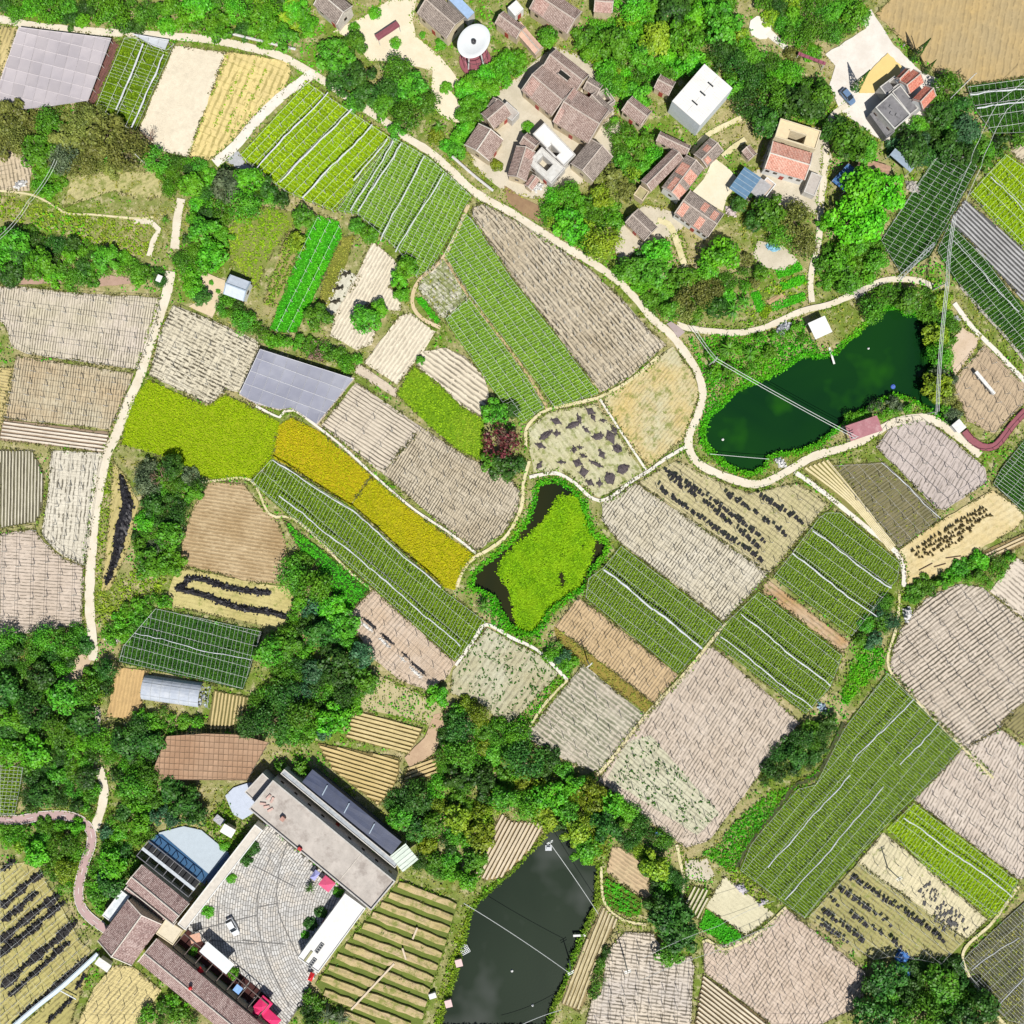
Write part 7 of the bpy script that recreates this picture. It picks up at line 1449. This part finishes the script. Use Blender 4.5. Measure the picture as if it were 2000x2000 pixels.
def grow_woods(n_tree=175, n_bush=280):
    """the largest stand as trees, smaller ones as bushes, the rest as one mass of foliage"""
    WOODS.sort(key=lambda q: -q[0]); mass = {}
    for i, (r, p, c, sh, where, pl, hk) in enumerate(WOODS):
        if i < n_tree + n_bush:
            kind = 'tree' if i < n_tree else 'bush'; wd = size_word(r) if kind == 'tree' else 'big' if r > 22 else 'small' if r < 17 else 'round'
            tree(p, r, c, sh, f'{wd} {WORD[c]} {kind} {where}, {pl}'[:400], ("bushes " if kind == "bush" else "trees ") + where, kind, kind, hk if kind == 'tree' else hk * .85, rnd.uniform(.85, 1.15))
        else:
            me = rnd.choice(sh); n = len(me.vertices); v = np.empty(n * 3, np.float32); me.vertices.foreach_get('co', v); v = v.reshape(-1, 4, 3); v = v[rng.permutation(len(v))[:520]].copy()
            ct_ = v.mean(1, keepdims=True); v = ct_ + (v - ct_) * 1.45; Rm = r * S; h = Rm * hk; g = W(p, h * .9); a = rnd.uniform(0, 6.28); ca, sa = math.cos(a), math.sin(a)
            v = v.reshape(-1, 3); v = np.stack(((v[:, 0] * ca - v[:, 1] * sa) * Rm + g.x, (v[:, 0] * sa + v[:, 1] * ca) * Rm + g.y, v[:, 2] * Rm + h * .35), 1); mass.setdefault(c, []).append(v)
    for c, q in mass.items(): tag(quads_mesh('foliage', np.concatenate(q), GRN[c]), f'{WORD[c]} low foliage filling in between the trees', kind='stuff')
A_ = [LUMPY, ROUND, FINE]
wood([(0, -5), (590, -5), (610, 40), (575, 75), (520, 82), (450, 55), (380, 45), (300, 42), (230, 42), (110, 38), (60, 20), (0, 18)], 'in the wood along the top edge', dict(bright=5, mid=3, dark=2), 17, 31, A_, .74, maxn=48)
wood([(500, 0), (590, 0), (600, 40), (560, 60), (500, 40)], 'among the banana plants at the top edge', dict(yellow=2, bright=2), 14, 20, [PALM, LUMPY], .8, name='tree', maxn=10)
for p, r, c in (((650, 105), 34, 'mid'), ((690, 78), 26, 'mid'), ((668, 150), 30, 'dark'), ((705, 140), 30, 'dark'), ((715, 180), 28, 'dark'), ((775, 130), 32, 'mid'), ((800, 165), 34, 'mid'), ((760, 170), 30, 'dark'), ((750, 205), 28, 'mid'), ((795, 215), 34, 'mid'), ((835, 195), 26, 'mid'), ((690, 195), 20, 'mid'), ((775, 248), 20, 'mid')):
    tree(p, r, c, rnd.choice([FINE, LUMPY]), f'{size_word(r)} {WORD[c]} bamboo-like tree between road and sandy square, ' + place_word(p, [(630, 70), (860, 260)]), 'feathery trees between the road and the sandy square', 'bamboo', 'bamboo')
HB = [(905, 170), (925, 155), (950, 142), (972, 128), (992, 112), (1008, 128), (985, 150), (958, 168), (935, 185), (915, 200), (905, 225), (925, 225), (942, 205), (912, 250), (900, 265), (925, 250), (1012, 110)]
for p in HB: tree(p, 21, 'bright', ROUND, 'round clipped tree in the thick hedge row above the old houses, ' + place_word(p, HB), 'trees of the hedge row above the old houses', hk=1.0)
for p, r, c, lb in (((870, 280), 15, 'bright', 'small bush by the road bend near the hedge row'), ((890, 290), 20, 'mid', 'narrow green bush at the lower end of the hedge row'), ((850, 262), 18, 'yellow', 'yellowish bush by the road near the hedge row')): tree(p, r, c, ROUND, lb, None, 'bush', 'bush', .9)
V3 = [(1118, 62), (1190, 30), (1200, -5), (1425, -5), (1470, 92), (1560, 132), (1605, 145), (1620, 200), (1590, 235), (1525, 215), (1500, 190), (1440, 215), (1436, 165), (1378, 118), (1320, 140), (1275, 150), (1250, 180), (1175, 165), (1160, 112)]
wood(V3, 'in the big village wood', dict(bright=6, mid=4, dark=1, lime=1, yellow=1), 17, 31, A_, .72, maxn=95)
wood([(1480, -5), (1692, -5), (1684, 42), (1612, 72), (1570, 78), (1512, 36)], 'beside the threshing floor', dict(bright=3, mid=3, yellow=1, dark=1), 16, 28, A_, .74, maxn=26)
wood([(1512, 60), (1560, 85), (1600, 95), (1605, 125), (1560, 108), (1520, 75)], 'below the threshing floor', dict(bright=2, olive=1), 13, 19, A_, .8, maxn=8)
for p, r, c, sh, lb in (((1183, 130), 24, 'bright', ROUND, 'round bright tree nearest the dark light well'), ((1230, 170), 24, 'lime', ROUND, 'round bright tree beside the half-hidden hut'), ((1205, 160), 22, 'bright', ROUND, 'round bright tree between its two round neighbours'), ((1071, 66), 24, 'mid', ROUND, 'round dark tree standing alone above the pink ledge'), ((1500, 232), 34, 'dark', ROUND, 'dark tree overhanging the curved lane'), ((1562, 198), 42, 'dark', LUMPY, 'broad dark-topped tree beside the concrete square'), ((1595, 200), 30, 'dark', LUMPY, 'dark tree at the kerb of the concrete square'), ((1665, 270), 44, 'mid', ROUND, 'large round tree below the stained concrete house'), ((1640, 250), 34, 'dark', ROUND, 'dark round tree beside the large one below the stained house'), ((1690, 285), 30, 'mid', ROUND, 'tree leaning toward the grey-blue stalls'),
    ((1690, 360), 46, 'lime', LUMPY, 'upper crown of the vivid lime tree by the dark netting'), ((1735, 375), 40, 'lime', LUMPY, 'vivid lime tree nearest the dark netting'), ((1672, 420), 44, 'lime', LUMPY, 'lower vivid lime tree by the village lane'), ((1705, 430), 36, 'lime', LUMPY, 'vivid lime tree between its lime neighbours'), ((1612, 432), 16, 'lime', LUMPY, 'small lime tree at the village lane'),
    ((1413, 492), 40, 'lime', ROUND, 'large bright round tree below the white-walled house'), ((1385, 520), 26, 'bright', ROUND, 'bright tree beside the large round one'), ((1285, 488), 32, 'bright', ROUND, 'round tree in the bend of the winding lane'), ((1262, 512), 20, 'dark', ROUND, 'dark bush-like tree under the round tree'), ((1510, 410), 36, 'mid', LUMPY, 'tree beside the blue steel shed'), ((1558, 425), 34, 'olive', FINE, 'olive tree by the village lane'), ((1575, 470), 30, 'olive', FINE, 'greyish olive tree below its olive neighbour'), ((1530, 455), 28, 'mid', FINE, 'tree above the village vegetable garden'), ((1475, 430), 22, 'dark', ROUND, 'dark tree below the blue-grey shed'), ((1445, 395), 20, 'dark', ROUND, 'dark bush against the blue-grey shed'), ((1470, 375), 12, 'dark', ROUND, 'tiny dark bush under the blue-grey shed')):
    tree(p, r, c, sh, lb)
wood([(1195, 228), (1250, 258), (1285, 268), (1300, 262), (1350, 272), (1345, 285), (1290, 262), (1280, 300), (1300, 292), (1290, 310), (1250, 330), (1210, 310), (1192, 260)], 'in the green gap between the old houses', dict(bright=4, mid=2), 14, 22, A_, .75, avoid=(2, 4), maxn=18)
wood([(1215, 310), (1255, 320), (1235, 360), (1210, 350)], 'behind the long narrow brown roof', dict(yellow=1, mid=1), 14, 22, A_, .75, avoid=(2, 4), maxn=6)
for p, r, c in (((1190, 345), 30, 'olive'), ((1215, 370), 26, 'olive'), ((1180, 375), 26, 'yellow')): tree(p, r, c, LUMPY, f'{size_word(r)} {WORD[c]} tree beside the dark gabled house', 'olive trees beside the dark gabled house')
wood([(1062, 372), (1110, 352), (1145, 395), (1200, 390), (1205, 440), (1170, 490), (1140, 490), (1100, 455), (1065, 425)], 'on the slope between the road and the old village', dict(bright=4, yellow=2, mid=2), 18, 30, A_, .74, maxn=22)
wood([(1215, 505), (1250, 490), (1300, 520), (1350, 530), (1400, 545), (1425, 575), (1405, 615), (1330, 620), (1285, 608), (1240, 560)], 'between the main road and the pond lane', dict(bright=4, mid=3, dark=1), 16, 28, A_, .74, maxn=30)
for p, r, c in (((1360, 575), 34, 'olive'), ((1335, 600), 26, 'olive'), ((1395, 560), 22, 'olive')): tree(p, r, c, FINE, f'{size_word(r)} olive spreading tree at the fork of the pond lane', 'olive trees at the fork of the pond lane')
for p, r, lb in (((1433, 605), 26, 'spiky palm clump on the terrace above the pond lane'), ((1425, 680), 26, 'spiky palm clump in the pale sand below the pond lane'), ((1455, 590), 20, 'smaller spiky palm beside the terrace'), ((1465, 690), 20, 'palm clump nearer the green pond'), ((945, 1185), 20, 'spiky palm at the corner of the weedy pond'), ((606, 1735), 16, 'dark palm in the stone courtyard'), ((858, 248), 17, 'yellow-green palm by the road below the feathery trees'), ((322, 430), 12, 'small palm beside the hooked track'), ((640, 1985), 22, 'grey palm at the bottom of the courtyard'), ((668, 1990), 20, 'second grey palm at the bottom of the courtyard')):
    tree(p, r, 'dark' if 'dark' in lb else 'mid' if 'grey' not in lb else 'grey', PALM, lb, None, 'palm_tree', 'palm', .9)
W8 = [(0, 215), (30, 190), (60, 195), (130, 200), (172, 200), (210, 225), (250, 262), (260, 300), (230, 325), (150, 330), (78, 312), (50, 285), (0, 285)]
wood(W8, 'in the olive wood beside the lilac shade cloth', dict(olive=6, mid=1, grey=1), 22, 36, [FINE, LUMPY], .66, avoid=(2, 4), maxn=30)
wood([(62, 318), (108, 335), (110, 372), (85, 380), (58, 352)], 'at the foot of the olive wood', dict(bright=2, mid=1), 16, 24, A_, .74, maxn=7)
tree((292, 268), 22, 'brown', BARE, 'leafless brown tree at the lower end of the bare beige plot', hk=1.0); tree((258, 275), 24, 'brown', BARE, 'grey leafless tree at the edge of the olive wood', hk=1.0)
wood([(285, 300), (330, 298), (420, 315), (500, 340), (565, 380), (540, 396), (480, 392), (430, 420), (440, 480), (425, 520), (345, 545), (345, 495), (368, 450), (360, 390), (330, 360), (290, 340)], 'in the wood below the forked white road', dict(bright=3, mid=4, dark=2), 17, 30, A_, .72, maxn=52)
for p, r, c, lb in (((440, 360), 34, 'grey', 'large greyish tree in the wood below the forked white road'), ((592, 420), 22, 'mid', 'round tree at the head of the vivid green vegetable plot'), ((520, 360), 22, 'dark', 'dark tree at the edge of the yellow-green crop'), ((697, 440), 18, 'mid', 'green bush at the foot of the yellow-green crop'), ((720, 455), 20, 'bright', 'bright bush between the crop and the sand plots'), ((712, 620), 31, 'mid', 'single round tree in the bare cream plot'), ((740, 600), 20, 'bright', 'bright bush beside the single round tree'), ((793, 520), 26, 'bright', 'dense bush at the earth path by the fresh green crop'), ((780, 545), 20, 'bright', 'lower bush at the earth path by the fresh green crop'), ((785, 572), 18, 'bright', 'grassy bush beside the cream plot corner'), ((622, 618), 28, 'mid', 'tree at the foot of the vivid green vegetable plot'), ((575, 470), 20, 'yellow', 'yellowish tree at the edge of the dark orchard rows'), ((820, 703), 10, 'mid', 'tiny round bush between two cream plots'), ((965, 805), 26, 'mid', 'green tree above the red-leaved tree'), ((1000, 800), 18, 'dark', 'dark tree beside the tip of the green strip'), ((985, 910), 30, 'dark', 'dark tree below the red-leaved tree'), ((960, 905), 22, 'mid', 'green tree at the end of the lush grass field'), ((1015, 905), 16, 'dark', 'dark bush at the bund by the weedy pond')):
    tree(p, r, c, rnd.choice([ROUND, LUMPY]), lb)
tree((982, 862), 36, 'red', OPEN_, 'red-leaved tree with bare pale twigs beside the burnt heaps', hk=1.1); tree((988, 858), 24, 'brown', BARE, 'leafless twig crown showing through the red-leaved tree', hk=1.4)
tree((618, 685), 22, 'brown', OPEN_, 'reddish brown dry bush above the slate grey shade cloth', None, 'bush', 'bush', .8)
wood([(0, 450), (60, 452), (125, 470), (200, 482), (275, 520), (315, 540), (262, 550), (180, 540), (120, 545), (60, 535), (0, 545)], 'in the row of bushes above the pinkish field', dict(bright=3, mid=3, dark=2), 15, 27, A_, .74, maxn=34)
wood([(0, 455), (40, 460), (35, 545), (0, 548)], 'at the photograph edge above the pinkish field', dict(dark=1), 20, 28, A_, .7, maxn=5)
wood([(430, 575), (470, 590), (510, 640), (520, 660), (470, 640), (435, 605)], 'below the white hut on the sand yard', dict(mid=2, dark=2), 16, 24, A_, .74, avoid=(1, 2, 4), maxn=9)
tree((391, 577), 20, 'dark', ROUND, 'round dark tree in the sand yard'); tree((375, 560), 22, 'bright', ROUND, 'bright tree beside the sand yard')
wood([(510, 655), (560, 655), (640, 672), (700, 700), (690, 712), (620, 690), (530, 668)], 'in the green strip above the slate shade cloth', dict(bright=3, mid=1), 11, 18, A_, .76, maxn=16)
wood([(262, 925), (300, 905), (340, 908), (392, 940), (372, 960), (352, 1000), (345, 1060), (332, 1105), (285, 1110), (258, 1060), (262, 1005)], 'in the thicket beside the tan ploughed field', dict(mid=3, dark=2, bright=2, grey=1), 15, 27, A_, .74, maxn=30)
tree((315, 930), 24, 'brown', BARE, 'fallen pale leafless tree in the thicket under the lime rice field', hk=.8)
wood([(195, 1250), (250, 1180), (310, 1165), (330, 1180), (255, 1240), (220, 1260)], 'between the dirt path and the deep green crop', dict(bright=3, mid=1), 12, 20, A_, .76, maxn=14)
wood([(0, 1248), (90, 1240), (155, 1228), (158, 1262), (140, 1300), (105, 1325), (128, 1385), (60, 1400), (0, 1410)], 'in the dark wood under the pinkish field', dict(mid=3, dark=4, bright=1), 20, 32, A_, .72, maxn=34)
wood([(150, 1290), (205, 1290), (212, 1340), (175, 1375), (150, 1350)], 'beside the tan plot of the plastic tunnel', dict(mid=2, dark=1, yellow=1), 18, 28, A_, .74, maxn=6)
wood([(0, 1415), (100, 1400), (170, 1410), (178, 1460), (210, 1440), (290, 1420), (300, 1520), (240, 1545), (215, 1560), (185, 1590), (130, 1588), (60, 1590), (35, 1560), (48, 1500), (0, 1485)], 'in the wood above the pink cycle path', dict(mid=4, dark=3, bright=3), 17, 30, A_, .72, maxn=60)
wood([(265, 1400), (330, 1395), (395, 1410), (350, 1430), (290, 1432)], 'between the tunnel and the brown netting', dict(mid=2, bright=2), 12, 20, A_, .76, maxn=9)
wood([(0, 1612), (60, 1612), (150, 1612), (168, 1640), (148, 1715), (142, 1760), (105, 1720), (80, 1690), (55, 1678), (0, 1640)], 'inside the bend of the pink cycle path', dict(bright=3, mid=3, yellow=2), 14, 25, A_, .74, maxn=32)
wood([(205, 1605), (250, 1555), (290, 1545), (360, 1565), (370, 1600), (310, 1625), (285, 1660), (265, 1670), (255, 1700), (240, 1740), (195, 1795), (168, 1745), (178, 1690), (192, 1650)], 'between the cycle path and the pool deck', dict(bright=3, mid=3, dark=1, blue=1), 15, 27, A_, .73, maxn=42)
tree((350, 1570), 34, 'dark', LUMPY, 'large dark tree shading the pool deck'); tree((375, 1595), 26, 'dark', LUMPY, 'dark tree beside the curved garden'); tree((330, 1545), 28, 'dark', ROUND, 'dark round tree under the brown netting edge')
W18 = [(558, 1110), (590, 1130), (640, 1172), (690, 1245), (718, 1300), (708, 1350), (690, 1390), (655, 1430), (590, 1452), (530, 1440), (480, 1420), (495, 1375), (540, 1320), (512, 1270), (545, 1235), (575, 1190)]
wood(W18, 'in the round dark wood beside the pinkish torn field', dict(mid=4, dark=5, bright=2, blue=1), 18, 32, A_, .70, maxn=75)
wood([(855, 1410), (905, 1375), (945, 1390), (1000, 1420), (1040, 1455), (1100, 1492), (1175, 1535), (1240, 1590), (1310, 1650), (1325, 1690), (1300, 1720), (1250, 1690), (1180, 1650), (1125, 1690), (1100, 1615), (1040, 1590), (1000, 1590), (960, 1590), (940, 1660), (920, 1725), (868, 1720), (800, 1690), (770, 1620), (752, 1570), (790, 1540), (860, 1525), (850, 1460)], 'in the big wood above the dark pond', dict(mid=5, dark=4, bright=3, yellow=2), 19, 33, A_, .70, avoid=(1, 2, 4, 5), maxn=110)
for p, r, c, lb in (((1140, 1665), 28, 'bright', 'bright tree overhanging the head of the dark pond'), ((855, 1365), 24, 'bright', 'bright tree at the corner of the whitish weedy field'), ((1165, 1655), 24, 'yellow', 'yellow-green tree at the head of the dark pond'), ((1275, 1690), 18, 'bright', 'bright bush beside the little pale beds'), ((1315, 1800), 40, 'dark', 'big dark tree above the lilac beige field'), ((1330, 1840), 40, 'dark', 'lower half of the big dark tree group over the lilac field'), ((1290, 1775), 30, 'dark', 'darkest tree next to the garden rows'), ((1310, 1865), 28, 'mid', 'lowest tree of the group over the lilac field')): tree(p, r, c, LUMPY, lb)
wood([(1240, 1680), (1300, 1700), (1330, 1720), (1340, 1790), (1300, 1780), (1275, 1740), (1262, 1690)], 'beside the little pale beds', dict(bright=2, dark=1), 13, 20, A_, .75, maxn=12)
wood([(1510, 1480), (1560, 1440), (1620, 1400), (1638, 1410), (1615, 1460), (1580, 1500), (1530, 1515), (1490, 1530)], 'along the stream beside the big pinkish field', dict(mid=2, dark=5), 15, 23, A_, .72, maxn=22)
wood([(1660, 1250), (1700, 1200), (1745, 1170), (1752, 1220), (1700, 1260)], 'on the bank between the netted crop and the very large field', dict(blue=1, mid=2), 13, 20, A_, .75, maxn=10)
wood([(1790, 1160), (1850, 1120), (1920, 1085), (1985, 1080), (1940, 1145), (1900, 1140), (1860, 1140)], 'on the bank below the drying stacks', dict(bright=2, mid=2), 13, 21, A_, .75, maxn=14)
wood([(1680, 580), (1740, 560), (1810, 560), (1860, 590), (1870, 640), (1850, 700), (1838, 760), (1832, 690), (1830, 620), (1795, 600), (1750, 590), (1700, 608)], 'round the upper end of the green pond', dict(bright=3, mid=3, yellow=1), 15, 26, A_, .74, maxn=26)
wood([(1835, 720), (1865, 740), (1880, 810), (1860, 815), (1840, 780)], 'between the green pond and the tan field', dict(olive=1, grey=1, bright=1), 12, 18, A_, .76, maxn=8)
wood([(1385, 690), (1420, 660), (1500, 650), (1560, 630), (1572, 660), (1520, 690), (1470, 730), (1420, 755), (1390, 740)], 'on the grassy bank of the green pond', dict(bright=4, mid=1), 9, 15, A_, .95, maxn=16)
wood([(1590, 500), (1640, 480), (1715, 470), (1720, 530), (1660, 560), (1610, 560)], 'in the grove between the two lanes', dict(bright=2, mid=2), 15, 24, A_, .74, maxn=18)
wood([(1645, 820), (1700, 790), (1760, 775), (1780, 800), (1730, 815)], 'on the spit behind the pink roof', dict(bright=2, grey=1), 10, 16, A_, .85, maxn=10)
wood([(1400, 470), (1440, 480), (1500, 540), (1480, 560), (1430, 560), (1410, 530)], 'in the terraced garden', dict(bright=1, mid=1, olive=1), 11, 18, A_, .85, maxn=9)
wood([(1770, 235), (1850, 150), (1885, 190), (1900, 250), (1890, 300), (1840, 296), (1790, 320), (1760, 350), (1740, 330)], 'in the dark wood beside the square', dict(dark=5, blue=2, mid=1), 18, 28, A_, .72, maxn=30)
wood([(1900, 270), (1935, 265), (2000, 268), (1970, 290), (1930, 330), (1900, 310)], 'beside the pale cables at the netted fields', dict(mid=2, dark=1), 14, 20, A_, .75, maxn=7)
wood([(1705, 1985), (1700, 1930), (1745, 1895), (1820, 1890), (1880, 1890), (1925, 1960), (1960, 2005), (1720, 2005)], 'in the shadowed clump at the bottom corner', dict(dark=4, mid=3), 20, 34, A_, .70, maxn=26)
wood([(1160, 1900), (1190, 1850), (1185, 1930), (1160, 1960)], 'between the straw tongue and the lilac field', dict(mid=1, dark=1), 11, 16, A_, .8, maxn=6)
wood([(600, 1945), (680, 2003), (590, 2003)], 'at the bottom of the courtyard', dict(mid=1, dark=2), 12, 18, A_, .8, maxn=6)
wood([(1060, 1275), (1098, 1262), (1130, 1290), (1100, 1315)], 'in the wedge beside the weedy pond', dict(bright=1, blue=1), 12, 17, A_, .8, maxn=6)
wood([(300, 1955), (335, 1950), (390, 2003), (270, 2003)], 'behind the long tiled wing', dict(mid=1, bright=1), 13, 18, A_, .78, maxn=8)
wood([(552, 1105), (600, 1085), (640, 1150), (600, 1135)], 'between the tan ploughed field and the vegetable wedge', dict(dark=1, mid=1), 13, 20, A_, .78, maxn=5)
wood([(540, 1500), (590, 1490), (600, 1510), (570, 1525)], 'at the head of the navy roof', dict(mid=1), 13, 17, A_, .8, maxn=3)
for p, r, lb in (((490, 1660), 17, 'dark shrub at the upper end of the corridor bed'), ((478, 1680), 17, 'dark shrub bed at the corridor edge of the courtyard'), ((450, 1718), 12, 'round shrub in the upper courtyard bed'), ((403, 1783), 14, 'shrub in the fan-shaped courtyard bed'), ((660, 1745), 12, 'shrub beside the pale pink parasol'), ((625, 1785), 14, 'dark shrub against the white building'), ((605, 1808), 15, 'lower dark shrub against the white building'), ((595, 1828), 10, 'last shrub at the end of the white building'), ((375, 1860), 12, 'shrub at the salmon awning'), ((455, 1905), 14, 'shrub beside the white canopy'), ((437, 1655), 12, 'shrub in the curved garden by the white hut'), ((732, 22), 15, 'round shrub with red flowers in the sandy square'), ((690, 52), 14, 'shrub beside the grey house in the square'), ((772, 80), 13, 'shrub under the maroon notice pergola'), ((825, 66), 8, 'small shrub by the large brown hall'), ((860, 82), 14, 'shrub row end beside the dish tower'), ((870, 168), 14, 'shrub in the walled bed below the dish tower'), ((412, 551), 6, 'tiny shrub in the sand yard'), ((425, 568), 6, 'second tiny shrub in the sand yard'), ((970, 320), 14, 'yellow-green shrub in front of the pale-ridged house'), ((1030, 245), 14, 'green bush between the concrete-roofed house and the joined houses')):
    tree(p, r, 'yellow' if 'yellow' in lb else 'dark' if 'dark' in lb else 'bright', ROUND, lb, None, 'shrub', 'shrub', .8)
for p, lb in (((1784, 113), 'tall narrow cypress at the tan field kerb'), ((1670, 172), 'tall narrow cypress by the yellow grain floor'), ((1806, 141), 'short cypress beside the red roofs')):
    g = W(p); root = empty('cypress', g, 0, lb, 'cypress'); r = 1.2 if 'short' not in lb else .8
    o = bpy.data.objects.new('crown', CONE[0]); C.objects.link(o); o.parent = root; o.scale = (r, r, r * 1.5); o.location = (0, 0, .3)
    if not CONE[0].materials: CONE[0].materials.append(GRN['dark'])
    o = bpy.data.objects.new('trunk', TRUNK[0]); C.objects.link(o); o.parent = root; o.scale = (2, 2, 1.2)
grow_woods()
# orchard saplings on the tan beds between the channels
sap = [crown_mesh('crown_sapling', 90, 8, .8, .6, .32, 71, .6, .5)]
for sg in scan(f74, 21, 25, .3)[:]:
    L = math.dist(*sg); k = int(L / 24)
    for i in range(k):
        t = (i + .5) / k; p = (sg[0][0] + (sg[1][0] - sg[0][0]) * t + rnd.uniform(-2, 2), sg[0][1] + (sg[1][1] - sg[0][1]) * t + rnd.uniform(-2, 2))
        tree(p, rnd.uniform(4.5, 7.5), rnd.choice(['dark', 'olive', 'mid']), sap, 'small sapling on the tan orchard beds between the channels', 'saplings on the orchard beds', 'sapling', 'sapling', 1.3)
# ------------------------------------------------------------------ weed mat on the middle pond, margins, wild growth
WM = [(1095, 974), (1120, 972), (1132, 985), (1150, 1010), (1156, 1045), (1150, 1085), (1140, 1120), (1128, 1150), (1095, 1175), (1068, 1192), (1058, 1215), (1036, 1238), (1014, 1224), (1008, 1190), (1000, 1150), (978, 1120), (988, 1092), (1010, 1070), (1040, 1048), (1075, 1010)]
n = 26000; q = rand_in(grow(WM, 3), n); q += rng.normal(0, 2.5, q.shape); fm = np.sin(q[:, 0] * .13 + 1.5 * np.sin(q[:, 1] * .09)) + np.sin(q[:, 1] * .11 + q[:, 0] * .05) + rng.normal(0, .35, len(q)); q = q[fm > -1.55]; hole = [(1085, 1120), (1102, 1112), (1108, 1140), (1098, 1152)]; q = q[~inside(hole, q[:, 0], q[:, 1])]
L_MAT = m_leaf('pond_weed', (.18, .36, .004), (.11, .26, .004), (.22, .38, .006), .2, .1, .7, 0)
tag(quads_mesh('pond_weed', tufts(q, .55, -.84, -.55, .5, 2, .5), L_MAT), 'bright yellow-green weed mat floating on the murky pond', kind='stuff')
for P, lb, m, wdt in ((POND1, 'grassy margin of the green pond', L_LUSH, 9), (POND2, 'bright grass margin of the weedy pond', L_LUSH, 10), (POND3, 'weedy margin of the dark pond', L_WEED, 8)):
    pts = []
    for i in range(len(P)):
        a, b = np.array(P[i - 1]), np.array(P[i]); L = np.linalg.norm(b - a); t = rng.random((int(L * 5), 1)); pts.append(a + (b - a) * t + rng.normal(0, wdt * .5, (len(t), 2)))
    q = np.concatenate(pts); q = q[~inside([(p[0] * .985 + .015 * np.mean([k[0] for k in P]), p[1] * .985 + .015 * np.mean([k[1] for k in P])) for p in P], q[:, 0], q[:, 1])]; q = q[np.isin(masked(q), (0, 3, 5))]
    tag(quads_mesh('grass', tufts(q, .5, -.35, .35, .8, 2, .5), m), lb, kind='stuff')
# lush grass banks
for lb, P, m, dn in (('lush green bank between the pond lane and the green pond', [(1345, 662), (1400, 655), (1500, 648), (1570, 625), (1580, 650), (1600, 690), (1560, 700), (1500, 735), (1440, 760), (1400, 800), (1378, 850), (1362, 860), (1375, 800), (1380, 755), (1366, 715)], L_LUSH, 14), ('long bright grass strip beside the netted crops', [(1700, 1248), (1728, 1275), (1722, 1310), (1690, 1335), (1650, 1380), (1640, 1370), (1655, 1310), (1680, 1260)], L_LUSH, 22), ('green grass along the stream below the big pinkish field', [(1560, 1530), (1600, 1500), (1530, 1590), (1490, 1610), (1450, 1660), (1440, 1700), (1420, 1700), (1370, 1665), (1400, 1650), (1440, 1600), (1500, 1550)], L_LUSH, 20), ('yellow-green rough grass beside the sandy plot', [(1420, 1700), (1450, 1690), (1500, 1745), (1510, 1780), (1500, 1785), (1415, 1710)], L_GRS, 9), ('rough grass between the dirt path and the thicket', [(200, 930), (222, 900), (222, 960), (214, 1060), (208, 1160), (230, 1130), (260, 1110), (330, 1110), (322, 1150), (250, 1180), (200, 1230), (188, 1180), (190, 1080)], L_GRS, 8), ('rough meadow below the thin footpath', [(0, 380), (100, 405), (180, 425), (258, 432), (290, 440), (290, 500), (240, 500), (170, 470), (60, 440), (0, 430)], L_GRS, 8), ('lush grass round the palm at the weedy pond', [(955, 1160), (985, 1210), (1010, 1240), (990, 1245), (950, 1215), (940, 1175)], L_LUSH, 14), ('green wedge between the weedy field and the beige one', [(1055, 1285), (1090, 1260), (1135, 1292), (1110, 1320), (1080, 1350), (1030, 1420), (1005, 1430), (1000, 1410), (1060, 1345), (1092, 1318)], L_LUSH, 11), ('green grass in the village wood clearing', [(1390, 200), (1445, 215), (1440, 160), (1400, 130), (1480, 100), (1520, 200), (1460, 230)], L_OLV, 7), ('grass lawn in the curved garden', [(400, 1600), (440, 1560), (470, 1600), (480, 1640), (445, 1660), (400, 1625)], L_WEED, 14), ('green orchard bank along the dark pond', [(905, 1765), (920, 1775), (900, 1850), (880, 1930), (868, 2003), (848, 2003), (860, 1930), (885, 1850)], L_GRS, 12), ('green grass below the vegetable wedge of the terraced garden', [(1440, 590), (1480, 560), (1575, 530), (1570, 600), (1500, 630), (1450, 615)], L_GRS, 4)):
    n = int(area(P) * S * S * dn / 3); q = rand_in(P, n); q = q[np.isin(masked(q), (0, 3))]
    tag(quads_mesh('grass', tufts(q, .5, .0, .5, .85, 3, .5), m), lb, kind='stuff')
# wild growth wherever nothing else stands
q = rng.uniform(-40, 2040, (70000, 2)); q = q[masked(q) == 0]
near = MASK == 1
for _ in range(5):
    d2 = near.copy(); d2[1:] |= near[:-1]; d2[:-1] |= near[1:]; d2[:, 1:] |= near[:, :-1]; d2[:, :-1] |= near[:, 1:]; near = d2
ii = np.clip(((q + 100) // 2).astype(int), 0, 1099); q = q[~near[ii[:, 1], ii[:, 0]] | (rng.random(len(q)) < .3)]; f = np.sin(q[:, 0] * .021 + 2 * np.sin(q[:, 1] * .013)) + np.sin(q[:, 1] * .027 + 1.6 * np.sin(q[:, 0] * .017)) + rng.normal(0, .45, len(q))
for lb, s, m, h, z in (('dry olive weeds growing between the fields', f < -.35, L_OLV, .4, .45), ('green weeds growing between the fields', (f >= -.35) & (f < .8), L_WEED, .5, .6), ('lush green undergrowth below the trees', f >= .8, L_LUSH, .55, .8)):
    tag(quads_mesh('undergrowth', tufts(q[s], h, 0, z, .85, 3, .6), m), lb, kind='stuff')
w = np.concatenate([rand_in(P, int(area(P) * S * S * .9)) for P in (V3, W18, W8)]); w = w[np.isin(masked(w), (0, 3))]
tag(quads_mesh('undergrowth', tufts(w, .6, .1, 1.4, .8, 3, .6), GRN['mid']), 'leafy undergrowth filling the woods', kind='stuff')
